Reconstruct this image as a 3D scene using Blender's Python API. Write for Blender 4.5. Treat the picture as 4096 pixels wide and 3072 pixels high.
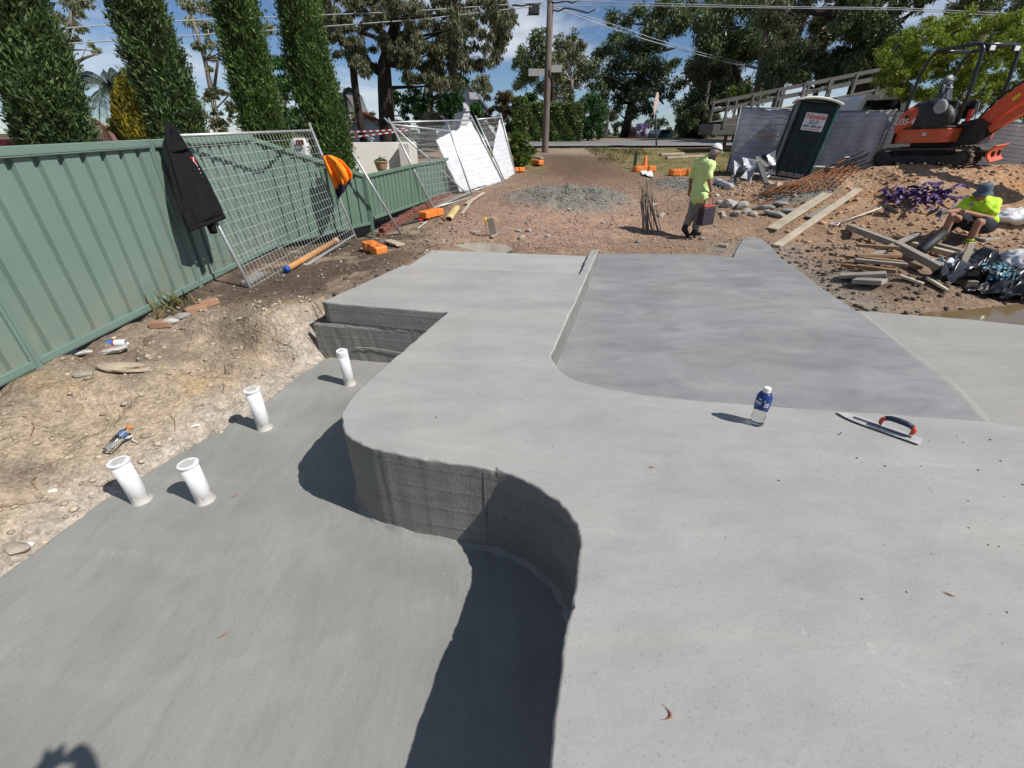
import bpy, bmesh, math, random
import numpy as np
from mathutils import Vector, Matrix, Euler, noise as mnoise
for _o in list(bpy.data.objects): bpy.data.objects.remove(_o, do_unlink=True)
scene = bpy.context.scene
COL = scene.collection
PI = math.pi
random.seed(7)
rng = np.random.default_rng(11)

# ------------------------------------------------------------------ camera
CAM_H, FPX, PITCH = 1.6, 442.0, math.atan(252/442.0)
cam_data = bpy.data.cameras.new('camera')
cam = bpy.data.objects.new('camera', cam_data); COL.objects.link(cam)
cam.location = (0, 0, CAM_H)
cam.rotation_euler = (PI/2-PITCH, 0, 0)
cam_data.sensor_fit = 'HORIZONTAL'; cam_data.sensor_width = 36.0
cam_data.lens = 36.0*FPX/1024.0
cam_data.clip_start = 0.03; cam_data.clip_end = 2000
scene.camera = cam

# ------------------------------------------------------------------ sky, sun, exposure
SUN_EL, SUN_DIR = math.radians(47.0), (0.905, -0.425)
world = bpy.data.worlds.new('World'); scene.world = world; world.use_nodes = True
def build_world():
    nt = world.node_tree; N = nt.nodes; L = nt.links; N.clear()
    out = N.new('ShaderNodeOutputWorld'); bg = N.new('ShaderNodeBackground')
    sky = N.new('ShaderNodeTexSky'); sky.sky_type = 'NISHITA'; sky.sun_disc = False
    sky.sun_elevation = SUN_EL; sky.sun_rotation = math.atan2(SUN_DIR[0], SUN_DIR[1])
    sky.altitude = 300; sky.air_density = 0.8; sky.dust_density = 0.0; sky.ozone_density = 2.0
    tc = N.new('ShaderNodeTexCoord'); mp = N.new('ShaderNodeMapping'); mp.inputs['Scale'].default_value = (1.0, 1.0, 3.2)
    n1 = N.new('ShaderNodeTexNoise'); n1.inputs['Scale'].default_value = 3.2; n1.inputs['Detail'].default_value = 9; n1.inputs['Roughness'].default_value = .58
    r1 = N.new('ShaderNodeValToRGB'); r1.color_ramp.elements[0].position = .47; r1.color_ramp.elements[1].position = .72
    r1.color_ramp.elements[0].color = (0,0,0,1); r1.color_ramp.elements[1].color = (.92,.92,.92,1)
    mx = N.new('ShaderNodeMix'); mx.data_type = 'RGBA'
    mx.inputs[7].default_value = (12.0, 12.4, 13.0, 1)
    L.new(tc.outputs['Generated'], mp.inputs['Vector']); L.new(mp.outputs['Vector'], n1.inputs['Vector'])
    L.new(n1.outputs['Fac'], r1.inputs['Fac']); L.new(r1.outputs['Color'], mx.inputs[0])
    tn = N.new('ShaderNodeMix'); tn.data_type = 'RGBA'; tn.blend_type = 'MULTIPLY'; tn.inputs[0].default_value = 1.0; tn.inputs[7].default_value = (.88,1.02,1.20,1)
    L.new(sky.outputs['Color'], tn.inputs[6]); L.new(tn.outputs[2], mx.inputs[6]); L.new(mx.outputs[2], bg.inputs['Color'])
    bg.inputs['Strength'].default_value = 0.066
    L.new(bg.outputs['Background'], out.inputs['Surface'])
build_world()
sd = bpy.data.lights.new('sun', 'SUN'); sd.energy = 5.0; sd.angle = math.radians(.53); sd.color = (1, .955, .89)
sun = bpy.data.objects.new('sun', sd); COL.objects.link(sun)
_to = Vector((SUN_DIR[0]*math.cos(SUN_EL), SUN_DIR[1]*math.cos(SUN_EL), math.sin(SUN_EL)))
sun.rotation_euler = _to.to_track_quat('Z', 'Y').to_euler(); sun.location = _to*30
vs = scene.view_settings
scene.display_settings.display_device = 'sRGB'
vs.view_transform = 'Standard'; vs.look = 'None'; vs.exposure = 0.0; vs.gamma = 1.0; vs.use_curve_mapping = False
scene.render.engine = 'CYCLES'
scene.cycles.max_bounces = 6; scene.cycles.transparent_max_bounces = 12; scene.cycles.caustics_refractive = True
scene.cycles.use_denoising = True

# ------------------------------------------------------------------ survey: measured picture points to places
_c, _s = math.cos(PITCH), math.sin(PITCH)
def ray(px, py):
    x = (px-512)/FPX; y = -(py-384)/FPX
    return Vector((x, _c+_s*y, -_s+_c*y))
def P(px, py, z=0.0):            # the point of the level z seen at that picture point
    r = ray(px, py); t = (z-CAM_H)/r.z; return Vector((r.x*t, r.y*t, z))
def at(px, py, Y):               # the point at the distance Y seen at that picture point
    r = ray(px, py); t = Y/r.y; return Vector((r.x*t, Y, CAM_H+r.z*t))
def pxm(Y):                      # metres per picture point near the top of the picture at distance Y
    return Y/FPX*0.80

# ------------------------------------------------------------------ objects
def link(o, parent=None):
    COL.objects.link(o)
    if parent is not None: o.parent = parent
    return o
def tag(o, label, cat, group=None, kind=None):
    if label: o['label'] = label
    if cat: o['category'] = cat
    if group: o['group'] = group
    if kind: o['kind'] = kind
    return o
def empty(name, loc=(0,0,0), rz=0.0, rot=None, parent=None):
    o = bpy.data.objects.new(name, None); o.location = loc
    o.rotation_euler = rot if rot is not None else (0,0,rz)
    o.empty_display_size = .1
    return link(o, parent)
def thing(name, label, cat, loc=(0,0,0), rz=0.0, group=None, rot=None):
    return tag(empty(name, loc, rz, rot), label, cat, group)
def dup(o, parent=None):
    c = o.copy(); link(c, parent)
    for ch in o.children: dup(ch, c)
    return c

class MB:
    """collects faces and links them as one mesh object"""
    def __init__(s): s.v = []; s.f = []; s.fm = []; s.cur = 0
    def m(s, i): s.cur = i; return s
    def add(s, vs, fs):
        b = len(s.v); s.v += [tuple(q) for q in vs]; s.f += [tuple(i+b for i in q) for q in fs]; s.fm += [s.cur]*len(fs); return s
    def box(s, c, d, rot=None, bev=0.0):
        hx, hy, hz = d[0]/2, d[1]/2, d[2]/2
        b = min(bev, hx*.9, hy*.9, hz*.9)
        vs = []; 
        if b <= 0:
            vs = [Vector((x,y,z)) for x in (-hx,hx) for y in (-hy,hy) for z in (-hz,hz)]
            fs = [(0,1,3,2),(4,6,7,5),(0,4,5,1),(2,3,7,6),(0,2,6,4),(1,5,7,3)]
        else:
            idx = {}
            for ix, sx in enumerate((-1,1)):
                for iy, sy in enumerate((-1,1)):
                    for iz, sz in enumerate((-1,1)):
                        for a in range(3):
                            q = [sx*(hx-b), sy*(hy-b), sz*(hz-b)]
                            q[a] = (sx*hx, sy*hy, sz*hz)[a]
                            idx[ix,iy,iz,a] = len(vs); vs.append(Vector(q))
            fs = []
            for a in range(3):
                o1, o2 = [(1,2),(0,2),(0,1)][a]
                for sgn in (0,1):
                    k = []
                    for (u,w) in ((0,0),(1,0),(1,1),(0,1)):
                        key = [0,0,0]; key[a] = sgn; key[o1] = u; key[o2] = w
                        k.append(idx[key[0],key[1],key[2],a])
                    fs.append(tuple(k))
                    for w in (0,1):
                        pass
            for a in range(3):
                o1, o2 = [(1,2),(0,2),(0,1)][a]
                for u in (0,1):
                    for w in (0,1):
                        k0 = [0,0,0]; k0[o1] = u; k0[o2] = w; k1 = list(k0); k1[a] = 1
                        fs.append((idx[k0[0],k0[1],k0[2],o1], idx[k1[0],k1[1],k1[2],o1], idx[k1[0],k1[1],k1[2],o2], idx[k0[0],k0[1],k0[2],o2]))
            for ix in (0,1):
                for iy in (0,1):
                    for iz in (0,1): fs.append(tuple(idx[ix,iy,iz,a] for a in range(3)))
        R = rot if isinstance(rot, Matrix) else (Euler(rot).to_matrix() if rot is not None else None)
        c = Vector(c)
        vs = [(R @ q if R else q)+c for q in vs]
        return s.add(vs, fs)
    def beam(s, p0, p1, w, h, up=(0,0,1), bev=0.0):
        p0, p1 = Vector(p0), Vector(p1); d = p1-p0; L = d.length; x = d.normalized(); u = Vector(up)
        y = u.cross(x); y = y.normalized() if y.length > 1e-5 else Vector((0,1,0)); z = x.cross(y)
        R = Matrix((x,y,z)).transposed()
        return s.box((p0+p1)/2, (L,w,h), R, bev)
    def tube(s, pts, r, n=8, caps=True, ell=1.0):
        pts = [Vector(p) for p in pts]; m = len(pts)
        rr = [r]*m if not hasattr(r,'__len__') else list(r)
        vs = []; prev = None
        for i, p in enumerate(pts):
            t = (pts[min(i+1,m-1)]-pts[max(i-1,0)])
            t = t.normalized() if t.length > 1e-9 else Vector((0,0,1))
            if prev is None:
                a = Vector((0,0,1)) if abs(t.z) < .9 else Vector((1,0,0)); u = t.cross(a).normalized()
            else:
                u = prev-t*prev.dot(t); u = u.normalized() if u.length > 1e-6 else t.orthogonal().normalized()
            prev = u; w = t.cross(u)
            for k in range(n):
                an = 2*PI*k/n; vs.append(p+u*(math.cos(an)*rr[i])+w*(math.sin(an)*rr[i]*ell))
        fs = [(i*n+k, i*n+(k+1)%n, (i+1)*n+(k+1)%n, (i+1)*n+k) for i in range(m-1) for k in range(n)]
        if caps: fs += [tuple(range(n))[::-1], tuple(range((m-1)*n, m*n))]
        return s.add(vs, fs)
    def lathe(s, prof, n=20, c=(0,0,0), caps=True, wob=0.0):
        c = Vector(c); vs = []
        for (r,z) in prof:
            for k in range(n):
                an = 2*PI*k/n; q = r*(1+wob*math.sin(5*an+z*9)); vs.append(c+Vector((q*math.cos(an), q*math.sin(an), z)))
        m = len(prof); fs = [(i*n+k, i*n+(k+1)%n, (i+1)*n+(k+1)%n, (i+1)*n+k) for i in range(m-1) for k in range(n)]
        if caps: fs += [tuple(range(n))[::-1], tuple(range((m-1)*n, m*n))]
        return s.add(vs, fs)
    def prism(s, out, z0, z1, axis='z'):
        n = len(out); vs = []
        for z in (z0, z1):
            for (a,b) in out: vs.append((a,b,z) if axis == 'z' else ((a,z,b) if axis == 'y' else (z,a,b)))
        fs = [(k,(k+1)%n,n+(k+1)%n,n+k) for k in range(n)]+[tuple(range(n))[::-1], tuple(range(n,2*n))]
        return s.add(vs, fs)
    def quad(s, a, b, c, d): return s.add([a,b,c,d], [(0,1,2,3)])
    def grid(s, fn, nu, nv):
        vs = [fn(i/nu, j/nv) for j in range(nv+1) for i in range(nu+1)]
        fs = [(j*(nu+1)+i, j*(nu+1)+i+1, (j+1)*(nu+1)+i+1, (j+1)*(nu+1)+i) for j in range(nv) for i in range(nu)]
        return s.add(vs, fs)
    def build(s, name, mat, parent=None, smooth=False, world=True, kind=None, fix=True):
        me = bpy.data.meshes.new(name)
        off = parent.location if (parent is not None and world) else None
        vv = [(q[0]-off[0], q[1]-off[1], q[2]-off[2]) for q in s.v] if off is not None else s.v
        me.from_pydata(vv, [], s.f)
        ms = mat if isinstance(mat, (list,tuple)) else [mat]
        for q in ms: me.materials.append(q)
        if len(ms) > 1: me.polygons.foreach_set('material_index', s.fm)
        if fix:
            bm = bmesh.new(); bm.from_mesh(me); bmesh.ops.recalc_face_normals(bm, faces=bm.faces); bm.to_mesh(me); bm.free()
        if smooth: me.polygons.foreach_set('use_smooth', [True]*len(me.polygons))
        me.update()
        o = bpy.data.objects.new(name, me)
        if kind: o['kind'] = kind
        return link(o, parent)

def np_mesh(name, V, F, mat, parent=None, smooth=False, kind=None):
    """quads or tris from numpy arrays"""
    me = bpy.data.meshes.new(name); k = F.shape[1]
    me.vertices.add(len(V)); me.vertices.foreach_set('co', np.ascontiguousarray(V, dtype=np.float32).ravel())
    me.loops.add(F.size); me.loops.foreach_set('vertex_index', F.astype(np.int32).ravel())
    me.polygons.add(len(F)); me.polygons.foreach_set('loop_start', np.arange(0, F.size, k, dtype=np.int32))
    me.polygons.foreach_set('loop_total', np.full(len(F), k, dtype=np.int32))
    if smooth: me.polygons.foreach_set('use_smooth', np.ones(len(F), dtype=bool))
    me.materials.append(mat); me.update(calc_edges=True); me.validate()
    o = bpy.data.objects.new(name, me)
    if kind: o['kind'] = kind
    return link(o, parent)

def blob(name, caps, mat, parent=None, voxel=.02, smooth=6, world=True, disp=None):
    """one continuous surface grown round tapered capsules and ellipsoids: (p0,p1,r0,r1) or (c,(rx,ry,rz),R)"""
    m = MB()
    for q in caps:
        if len(q) == 4:
            p0, p1 = Vector(q[0]), Vector(q[1]); r0, r1 = q[2], q[3]; d = p1-p0; L = max(d.length,1e-4); d = d/L
            pts = []; rr = []
            for k in range(5): a = -PI/2+PI/2*k/4; pts.append(p0+d*(r0*math.sin(a))); rr.append(max(r0*math.cos(a), r0*.03))
            for k in range(1,5): a = PI/2*k/4; pts.append(p1+d*(r1*math.sin(a))); rr.append(max(r1*math.cos(a), r1*.03))
            pts.insert(5, p1); rr.insert(5, r1)
            m.tube(pts, rr, 12)
        else:
            c, R3 = Vector(q[0]), q[1]; Rm = q[2] if len(q) > 2 and q[2] is not None else Matrix.Identity(3)
            vs = []; nn, mm = 14, 9
            for i in range(mm+1):
                th = PI*i/mm
                for k in range(nn):
                    an = 2*PI*k/nn; rs = max(math.sin(th), .02)
                    vs.append(c+Rm @ Vector((R3[0]*rs*math.cos(an), R3[1]*rs*math.sin(an), R3[2]*math.cos(th))))
            fs = [(i*nn+k, (i+1)*nn+k, (i+1)*nn+(k+1)%nn, i*nn+(k+1)%nn) for i in range(mm) for k in range(nn)]
            fs += [tuple(range(nn)), tuple(range(mm*nn,(mm+1)*nn))[::-1]]
            m.add(vs, fs)
    o = m.build(name, mat, None, world=False)
    md = o.modifiers.new('r','REMESH'); md.mode = 'VOXEL'; md.voxel_size = voxel; md.use_smooth_shade = True
    if smooth:
        sm = o.modifiers.new('s','SMOOTH'); sm.iterations = smooth; sm.factor = .5
    dg = bpy.context.evaluated_depsgraph_get(); me = bpy.data.meshes.new_from_object(o.evaluated_get(dg))
    old = o.data; o.modifiers.clear(); o.data = me; bpy.data.meshes.remove(old); me.name = name
    if disp:
        for v in me.vertices: v.co += disp(v.co, v.normal)
    off = parent.location if (parent is not None and world) else None
    if off is not None:
        me.transform(Matrix.Translation(-Vector(off)))
    if not me.materials: me.materials.append(mat)
    me.polygons.foreach_set('use_smooth', [True]*len(me.polygons)); me.update()
    if parent is not None: o.parent = parent
    return o

def text_mesh(name, body, size, mat, parent, M, extrude=.002, align='CENTER', bold=0.0, shear=0.0):
    cu = bpy.data.curves.new(name, 'FONT'); cu.body = body; cu.size = size; cu.extrude = extrude; cu.align_x = align; cu.align_y = 'CENTER'
    cu.offset = bold; cu.shear = shear; cu.resolution_u = 3
    o = bpy.data.objects.new(name, cu); COL.objects.link(o)
    dg = bpy.context.evaluated_depsgraph_get(); me = bpy.data.meshes.new_from_object(o.evaluated_get(dg)); bpy.data.objects.remove(o)
    me.transform(M); me.materials.clear(); me.materials.append(mat); me.name = name
    return link(bpy.data.objects.new(name, me), parent)

# ------------------------------------------------------------------ materials
def nodes(name):
    m = bpy.data.materials.new(name); m.use_nodes = True; nt = m.node_tree
    b = next(n for n in nt.nodes if n.type == 'BSDF_PRINCIPLED')
    return m, nt, b
def nn(nt, typ, **kw):
    n = nt.nodes.new(typ)
    for k, v in kw.items():
        if k in n.inputs.keys(): n.inputs[k].default_value = v
        else: setattr(n, k, v)
    return n
def ramp(nt, fac, stops):
    r = nt.nodes.new('ShaderNodeValToRGB'); e = r.color_ramp.elements
    while len(e) < len(stops): e.new(.5)
    for q, (p, c) in zip(e, stops): q.position = p; q.color = (*c, 1) if len(c) == 3 else c
    if fac is not None: nt.links.new(fac, r.inputs['Fac'])
    return r.outputs['Color']
def mixc(nt, fac, a, b, typ='MIX'):
    m = nt.nodes.new('ShaderNodeMix'); m.data_type = 'RGBA'; m.blend_type = typ
    for v, k in ((fac,0),(a,6),(b,7)):
        if isinstance(v, (int,float)): m.inputs[k].default_value = v
        elif isinstance(v, tuple): m.inputs[k].default_value = (*v, 1) if len(v) == 3 else v
        else: nt.links.new(v, m.inputs[k])
    return m.outputs[2]
def noise_(nt, scale, detail=4, rough=.55, stretch=None, coord='Object', dist=0.0, rot=None):
    tc = nt.nodes.new('ShaderNodeTexCoord'); n = nt.nodes.new('ShaderNodeTexNoise')
    n.inputs['Scale'].default_value = scale; n.inputs['Detail'].default_value = detail; n.inputs['Roughness'].default_value = rough; n.inputs['Distortion'].default_value = dist
    src = tc.outputs[coord]
    if stretch or rot:
        mp = nt.nodes.new('ShaderNodeMapping'); mp.inputs['Scale'].default_value = stretch or (1,1,1)
        if rot: mp.inputs['Rotation'].default_value = rot
        nt.links.new(src, mp.inputs['Vector']); src = mp.outputs['Vector']
    nt.links.new(src, n.inputs['Vector']); return n.outputs['Fac']
def bump(nt, b, h, strength=.3, dist=.01, prev=None):
    k = nt.nodes.new('ShaderNodeBump'); k.inputs['Strength'].default_value = strength; k.inputs['Distance'].default_value = dist
    nt.links.new(h, k.inputs['Height'])
    if prev is not None: nt.links.new(prev, k.inputs['Normal'])
    nt.links.new(k.outputs['Normal'], b.inputs['Normal']); return k.outputs['Normal']
def sc(c, k): return tuple(min(1, q*k) for q in c)
def M(name, col, rough=.75, var=.2, scale=6., col2=None, bmp=.15, bscale=60., bdist=.004, metal=0., spec=.4, island=0., stretch=None, trans=0., coord='Object'):
    m, nt, b = nodes(name)
    f = noise_(nt, scale, 5, .6, stretch, coord)
    c = ramp(nt, f, [(.3, sc(col, 1-var)), (.7, col2 if col2 else sc(col, 1+var))])
    if island:
        g = nt.nodes.new('ShaderNodeNewGeometry')
        k = ramp(nt, g.outputs['Random Per Island'], [(0, (1-island,)*3), (1, (1+island,)*3)])
        c = mixc(nt, 1.0, c, k, 'MULTIPLY')
    nt.links.new(c, b.inputs['Base Color'])
    b.inputs['Roughness'].default_value = rough; b.inputs['Metallic'].default_value = metal; b.inputs['Specular IOR Level'].default_value = spec
    if bmp: bump(nt, b, noise_(nt, bscale, 4, .6, stretch, coord), bmp, bdist)
    return m
def leafmat(name, cols, trans=.35, rough=.5, nscale=1.2, hue=.25):
    """foliage: colour differs leaf by leaf and clump by clump; light comes through"""
    m, nt, b = nodes(name); g = nt.nodes.new('ShaderNodeNewGeometry')
    c1 = ramp(nt, g.outputs['Random Per Island'], [(i/(len(cols)-1), c) for i, c in enumerate(cols)])
    f = noise_(nt, nscale, 3, .6)
    k = ramp(nt, f, [(.3, (1-hue,)*3), (.7, (1+hue*.8,)*3)])
    c = mixc(nt, 1.0, c1, k, 'MULTIPLY')
    nt.links.new(c, b.inputs['Base Color']); b.inputs['Roughness'].default_value = rough; b.inputs['Specular IOR Level'].default_value = .35
    t = nt.nodes.new('ShaderNodeBsdfTranslucent'); nt.links.new(c, t.inputs['Color'])
    mx = nt.nodes.new('ShaderNodeMixShader'); mx.inputs['Fac'].default_value = trans
    out = next(n for n in nt.nodes if n.type == 'OUTPUT_MATERIAL')
    nt.links.new(b.outputs['BSDF'], mx.inputs[1]); nt.links.new(t.outputs['BSDF'], mx.inputs[2]); nt.links.new(mx.outputs['Shader'], out.inputs['Surface'])
    return m
# ------------------------------------------------------------------ outlines of the concrete (metres)
def catmull(pts, n=6, closed=False):
    q = [Vector((p[0],p[1],0)) for p in pts]; out = []
    m = len(q)
    for i in range(m if closed else m-1):
        a = q[(i-1)%m] if closed or i > 0 else q[0]; b = q[i]; c = q[(i+1)%m]; d = q[(i+2)%m] if closed or i+2 < m else q[-1]
        for k in range(n):
            t = k/n
            out.append(.5*((2*b)+(c-a)*t+(2*a-5*b+4*c-d)*t*t+(3*b-a-3*c+d)*t**3))
    if not closed: out.append(q[-1])
    return [(v.x,v.y) for v in out]
def line(a, b, n): return [(a[0]+(b[0]-a[0])*k/n, a[1]+(b[1]-a[1])*k/n) for k in range(n)]
Z_LOW, Z_BASIN, Z_STRIP = -.65, -.26, -.05
S_CURVE = catmull([P(*p)[:2] for p in ((408.4,345.8),(392,360),(372,377),(353,395),(344,409),(342,419),(345,431),(357,440.5),(376,448),(405,454.5),(440,460.5),(484.4,467),(510.5,473.4),(533.6,484),(556.7,499.5),(572,516.4),(579.7,533),(580.5,550),(577.4,579.4),(570.5,610),(567,630),(557,700),(548,768))], 8)
BASIN_NEAR = catmull([P(*p)[:2] for p in ((553.4,350),(551.5,355),(552.5,360),(557,367.5),(565,374),(576,379.5),(592,385),(612,389),(650,395),(700,400.3),(755,405),(850,411),(983,421),(1024,427))], 4)
STRIP_L, STRIP_R = P(403,265)[:2], P(584,275)[:2]
CURB_FAR_R, CURB_FAR_L = P(598.8,248.8)[:2], P(590.6,250)[:2]
CURB_NEAR_L = P(579.5,274.2)[:2]
SLAB_L, SLAB_C = P(322.5,301.5)[:2], P(447.3,312.4)[:2]
SLAB = ([SLAB_L] + line(SLAB_L, SLAB_C, 24)[1:] + line(SLAB_C, S_CURVE[0], 12) + S_CURVE
        + [(.06,.3),(.02,0),(0,-.6),(0,-2.2),(7,-2.2),(7,1.2)]
        + BASIN_NEAR[::-1] + line(BASIN_NEAR[0], CURB_FAR_R, 40)[1:] + [CURB_FAR_R, CURB_FAR_L] + line(CURB_FAR_L, CURB_NEAR_L, 10)[1:] + [CURB_NEAR_L]
        + line(CURB_NEAR_L, STRIP_L, 20)[1:] + line(STRIP_L, SLAB_L, 14))
STRIP = [P(432,250,Z_STRIP)[:2], P(403,265)[:2], (STRIP_R[0]-.02,STRIP_R[1]), P(587,256,Z_STRIP)[:2]]
BASIN = [(1.42,7.9),(3.3,7.87)] + [P(*p,Z_BASIN)[:2] for p in ((733,257.5),(738,246),(743,239),(750,236.5),(760,238),(769,244),(774,250),(780,257),(800,271),(820,286.5),(838,299),(858,311))]
RIDGE = [P(*p,Z_BASIN)[:2] for p in ((858,311),(878,327),(898.7,344),(923,362),(948,381.5),(968,402),(987,424))]
BASIN = BASIN + RIDGE + [(3.5,2.2),(.2,2.5),(.2,3.3)]
APRON = RIDGE + [(3.5,2.0),(9,1.0)] + [(9.0,3.75)] + [P(*p,Z_BASIN)[:2] for p in ((1023,324.5),(960,318),(900,313.5),(870,311))]
LOW_EDGE = [(-3.1,-1.0),(-3.05,.6),(-2.98,1.68),(-2.88,2.27),(-2.71,2.75),(-2.41,3.41),(-2.26,4.14),(-2.12,4.6)]
LOW = LOW_EDGE + [(-2.0,4.75),(.6,4.6),(.7,-2),(-3.1,-2)]

# ------------------------------------------------------------------ terrain height
def vnoise(x, y, seed=0):
    xi = np.floor(x).astype(np.int64); yi = np.floor(y).astype(np.int64); xf = x-xi; yf = y-yi
    def h(a, b):
        n = (a*374761393+b*668265263+seed*1442695041) & 0x7fffffff
        n = ((n ^ (n >> 13))*1274126177) & 0x7fffffff
        return ((n ^ (n >> 16)) & 0xffff)/65535.0
    u = xf*xf*(3-2*xf); v = yf*yf*(3-2*yf)
    return (h(xi,yi)*(1-u)+h(xi+1,yi)*u)*(1-v)+(h(xi,yi+1)*(1-u)+h(xi+1,yi+1)*u)*v
def fbm(x, y, sc_, oct=4, seed=0):
    s = 0; a = 1; t = 0
    for i in range(oct): s = s+a*vnoise(x*sc_*2**i+i*17.3, y*sc_*2**i-i*9.1, seed+i); t += a; a *= .5
    return s/t-.5
def sdist(x, y, poly):
    """signed distance to a polygon, negative inside"""
    p = np.array(poly, float); q = np.roll(p, -1, 0); d2 = np.full(x.shape, 1e9); ins = np.zeros(x.shape, bool)
    for (ax,ay),(bx,by) in zip(p, q):
        ex, ey = bx-ax, by-ay; L = ex*ex+ey*ey+1e-12
        t = np.clip(((x-ax)*ex+(y-ay)*ey)/L, 0, 1); d2 = np.minimum(d2, (x-ax-t*ex)**2+(y-ay-t*ey)**2)
        c = ((ay > y) != (by > y)); 
        with np.errstate(divide='ignore', invalid='ignore'): xx = ax+(y-ay)*(bx-ax)/(by-ay if abs(by-ay) > 1e-12 else 1e-12)
        ins ^= c & (x < xx)
    d = np.sqrt(d2); return np.where(ins, -d, d)
def sstep(a, b, x): t = np.clip((x-a)/(b-a), 0, 1); return t*t*(3-2*t)
SLAB_OUT = [(-2.06,4.62),(-1.25,7.05),(1.25,7.05),(1.4,7.1),(1.4,3),(6,1),(6,-2),(-1,-2),(-1,3)]
def mound_h(x, y):
    a = np.where(x < 10.6, (x-10.6)/3.9, (x-10.6)/7.0); b = np.where(y < 11.9, (y-11.9)/2.6, (y-11.9)/2.4)
    return .96*np.exp(-(a*a+b*b)**1.25)
def natural_h(x, y):
    h = -.30+.075*np.clip(y-9.2, 0, 15.8)+.02*np.clip(y-25, 0, 15)-.006*np.clip(y-48, 0, 60)
    # excavation: bank falling from the fence to the lower floor
    xe = np.interp(y, [q[1] for q in LOW_EDGE], [q[0] for q in LOW_EDGE])
    t = np.clip((xe-x)/np.maximum(xe+4.15, .3), 0, 1.2)
    bank = Z_LOW-.015+(.40)*np.clip(t, 0, 1)**.75
    pit = (1-sstep(4.30, 4.52, y+.35*fbm(x, y, 1.7, 3, 5)-.16*np.clip(-2.5-x, 0, 2)))
    # soil beside the raised slab
    ed = np.interp(y, [4.62,7.05], [-2.06,-1.25]); side = np.clip((ed-x)/1.9, 0, 1)
    soil = -.05-.20*side**.9
    w = (1-sstep(7.2, 9.5, y))*(1-sstep(-1.25, .0, x))
    h = h*(1-w)+soil*w
    left = (1-sstep(-2.0, -1.0, x))
    h = np.where(y < 5.2, h*(1-pit*left)+bank*pit*left, h)
    m = mound_h(x, y); h = h+m+.17*np.exp(-(((x-9.7)/1.3)**2+((y-11.0)/.7)**2))
    # heap of mud beside the puddle, heaps of dumped concrete, mud hollow
    h = h+.24*np.exp(-(((x-5.35)/.62)**2+((y-5.75)/.38)**2))
    h = h+.16*np.exp(-(((x-5.0)/.5)**2+((y-6.35)/.3)**2))
    h = h+.28*np.exp(-((((x-1.45)/1.75)**2+((y-13.0)/1.5)**2)**2))*(.8+1.2*fbm(x,y,2.6,4,31))
    h = h+.16*np.exp(-((((x-5.4)/.9)**2+((y-15.0)/1.1)**2)**2))*(.8+.8*fbm(x,y,2.2,3,33))
    h = h+.20*np.exp(-((((x-6.9)/.8)**2+((y-11.6)/.7)**2)**2))
    h = h-.16*np.exp(-((((x+.62)/.75)**2+((y-8.75)/.75)**2)**2))
    # puddle bed
    h = h-.10*np.exp(-((((x-6.6)/1.6)**2+((y-4.95)/.42)**2)**2))
    return h
def ground_h(x, y):
    x = np.asarray(x, float); y = np.asarray(y, float); h = natural_h(x, y)
    far = sstep(16, 30, np.hypot(x, y))
    amp = .045*(1-far)+.05*far
    bankz = (1-sstep(-2.2,-1.4,x))*(1-sstep(4.6,5.2,y))
    churn = sstep(7.6,9.0,y)*(1-sstep(17,22,y))*(x > -2.6)
    h = h+.085*churn*fbm(x, y, .8, 4, 51)+.05*churn*np.abs(fbm(x, y, 2.4, 4, 52))-.07*churn*sstep(.10,.2,fbm(x*.55, y*1.6, 1.1, 3, 53))
    h = h+amp*fbm(x, y, 1.1, 4, 2)+(.030+.035*bankz)*(1-far)*fbm(x, y, 5.0, 4, 3)
    mm = np.clip(mound_h(x, y)*1.6, 0, 1)
    h = h+mm*(.16*fbm(x, y, 2.6, 3, 8)+.10*np.abs(fbm(x, y, 6.0, 3, 9)))
    # cut bank edge: ragged hollows
    h = h-.11*bankz*sstep(.03,.22,fbm(x, y, 2.3, 3, 12))+.05*bankz*np.abs(fbm(x*1.0, y*1.0, 3.7, 3, 14))+.03*bankz*np.abs(fbm(x+y, y-x, 7.5, 3, 15))
    # concrete footprints
    for poly, zc in ((LOW, Z_LOW), (SLAB_OUT, -.06), (STRIP, Z_STRIP), (BASIN, Z_BASIN), (APRON, Z_BASIN)):
        near = (x > -4) & (x < 9.5) & (y > -2.5) & (y < 10)
        if not near.any(): continue
        d = np.full(x.shape, 9.0); d[near] = sdist(x[near], y[near], poly)
        lim = zc-.014 if poly is not SLAB_OUT else -.05
        cl = np.where(d < .03, lim, lim+(d-.03)*1.6)
        h = np.where(d < .4, np.minimum(h, cl), h)
        if poly is BASIN or poly is APRON or poly is LOW:   # earth lies up to the edge of the sheet
            h = np.where((d >= 0) & (d < .25), np.maximum(h, zc-.05-d*.2), h)
        h = np.where(d < -.16, np.minimum(h, -1.05), h)
    return h
def gh(x, y): return float(ground_h(np.array([x]), np.array([y]))[0])
def G(px, py, lift=0.0):         # the point of the ground seen at that picture point
    r = ray(px, py); ts = np.concatenate([np.arange(1.5, 25, .03), np.arange(25, 90, .2)]); k = ts/r.y
    xs = r.x*k; ys = ts; zs = CAM_H+r.z*k; hh = ground_h(xs, ys)
    hit = np.nonzero((zs <= hh) & (hh > -1))[0]; i = hit[0] if len(hit) else -1
    return Vector((xs[i], ys[i], hh[i]+lift))

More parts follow.
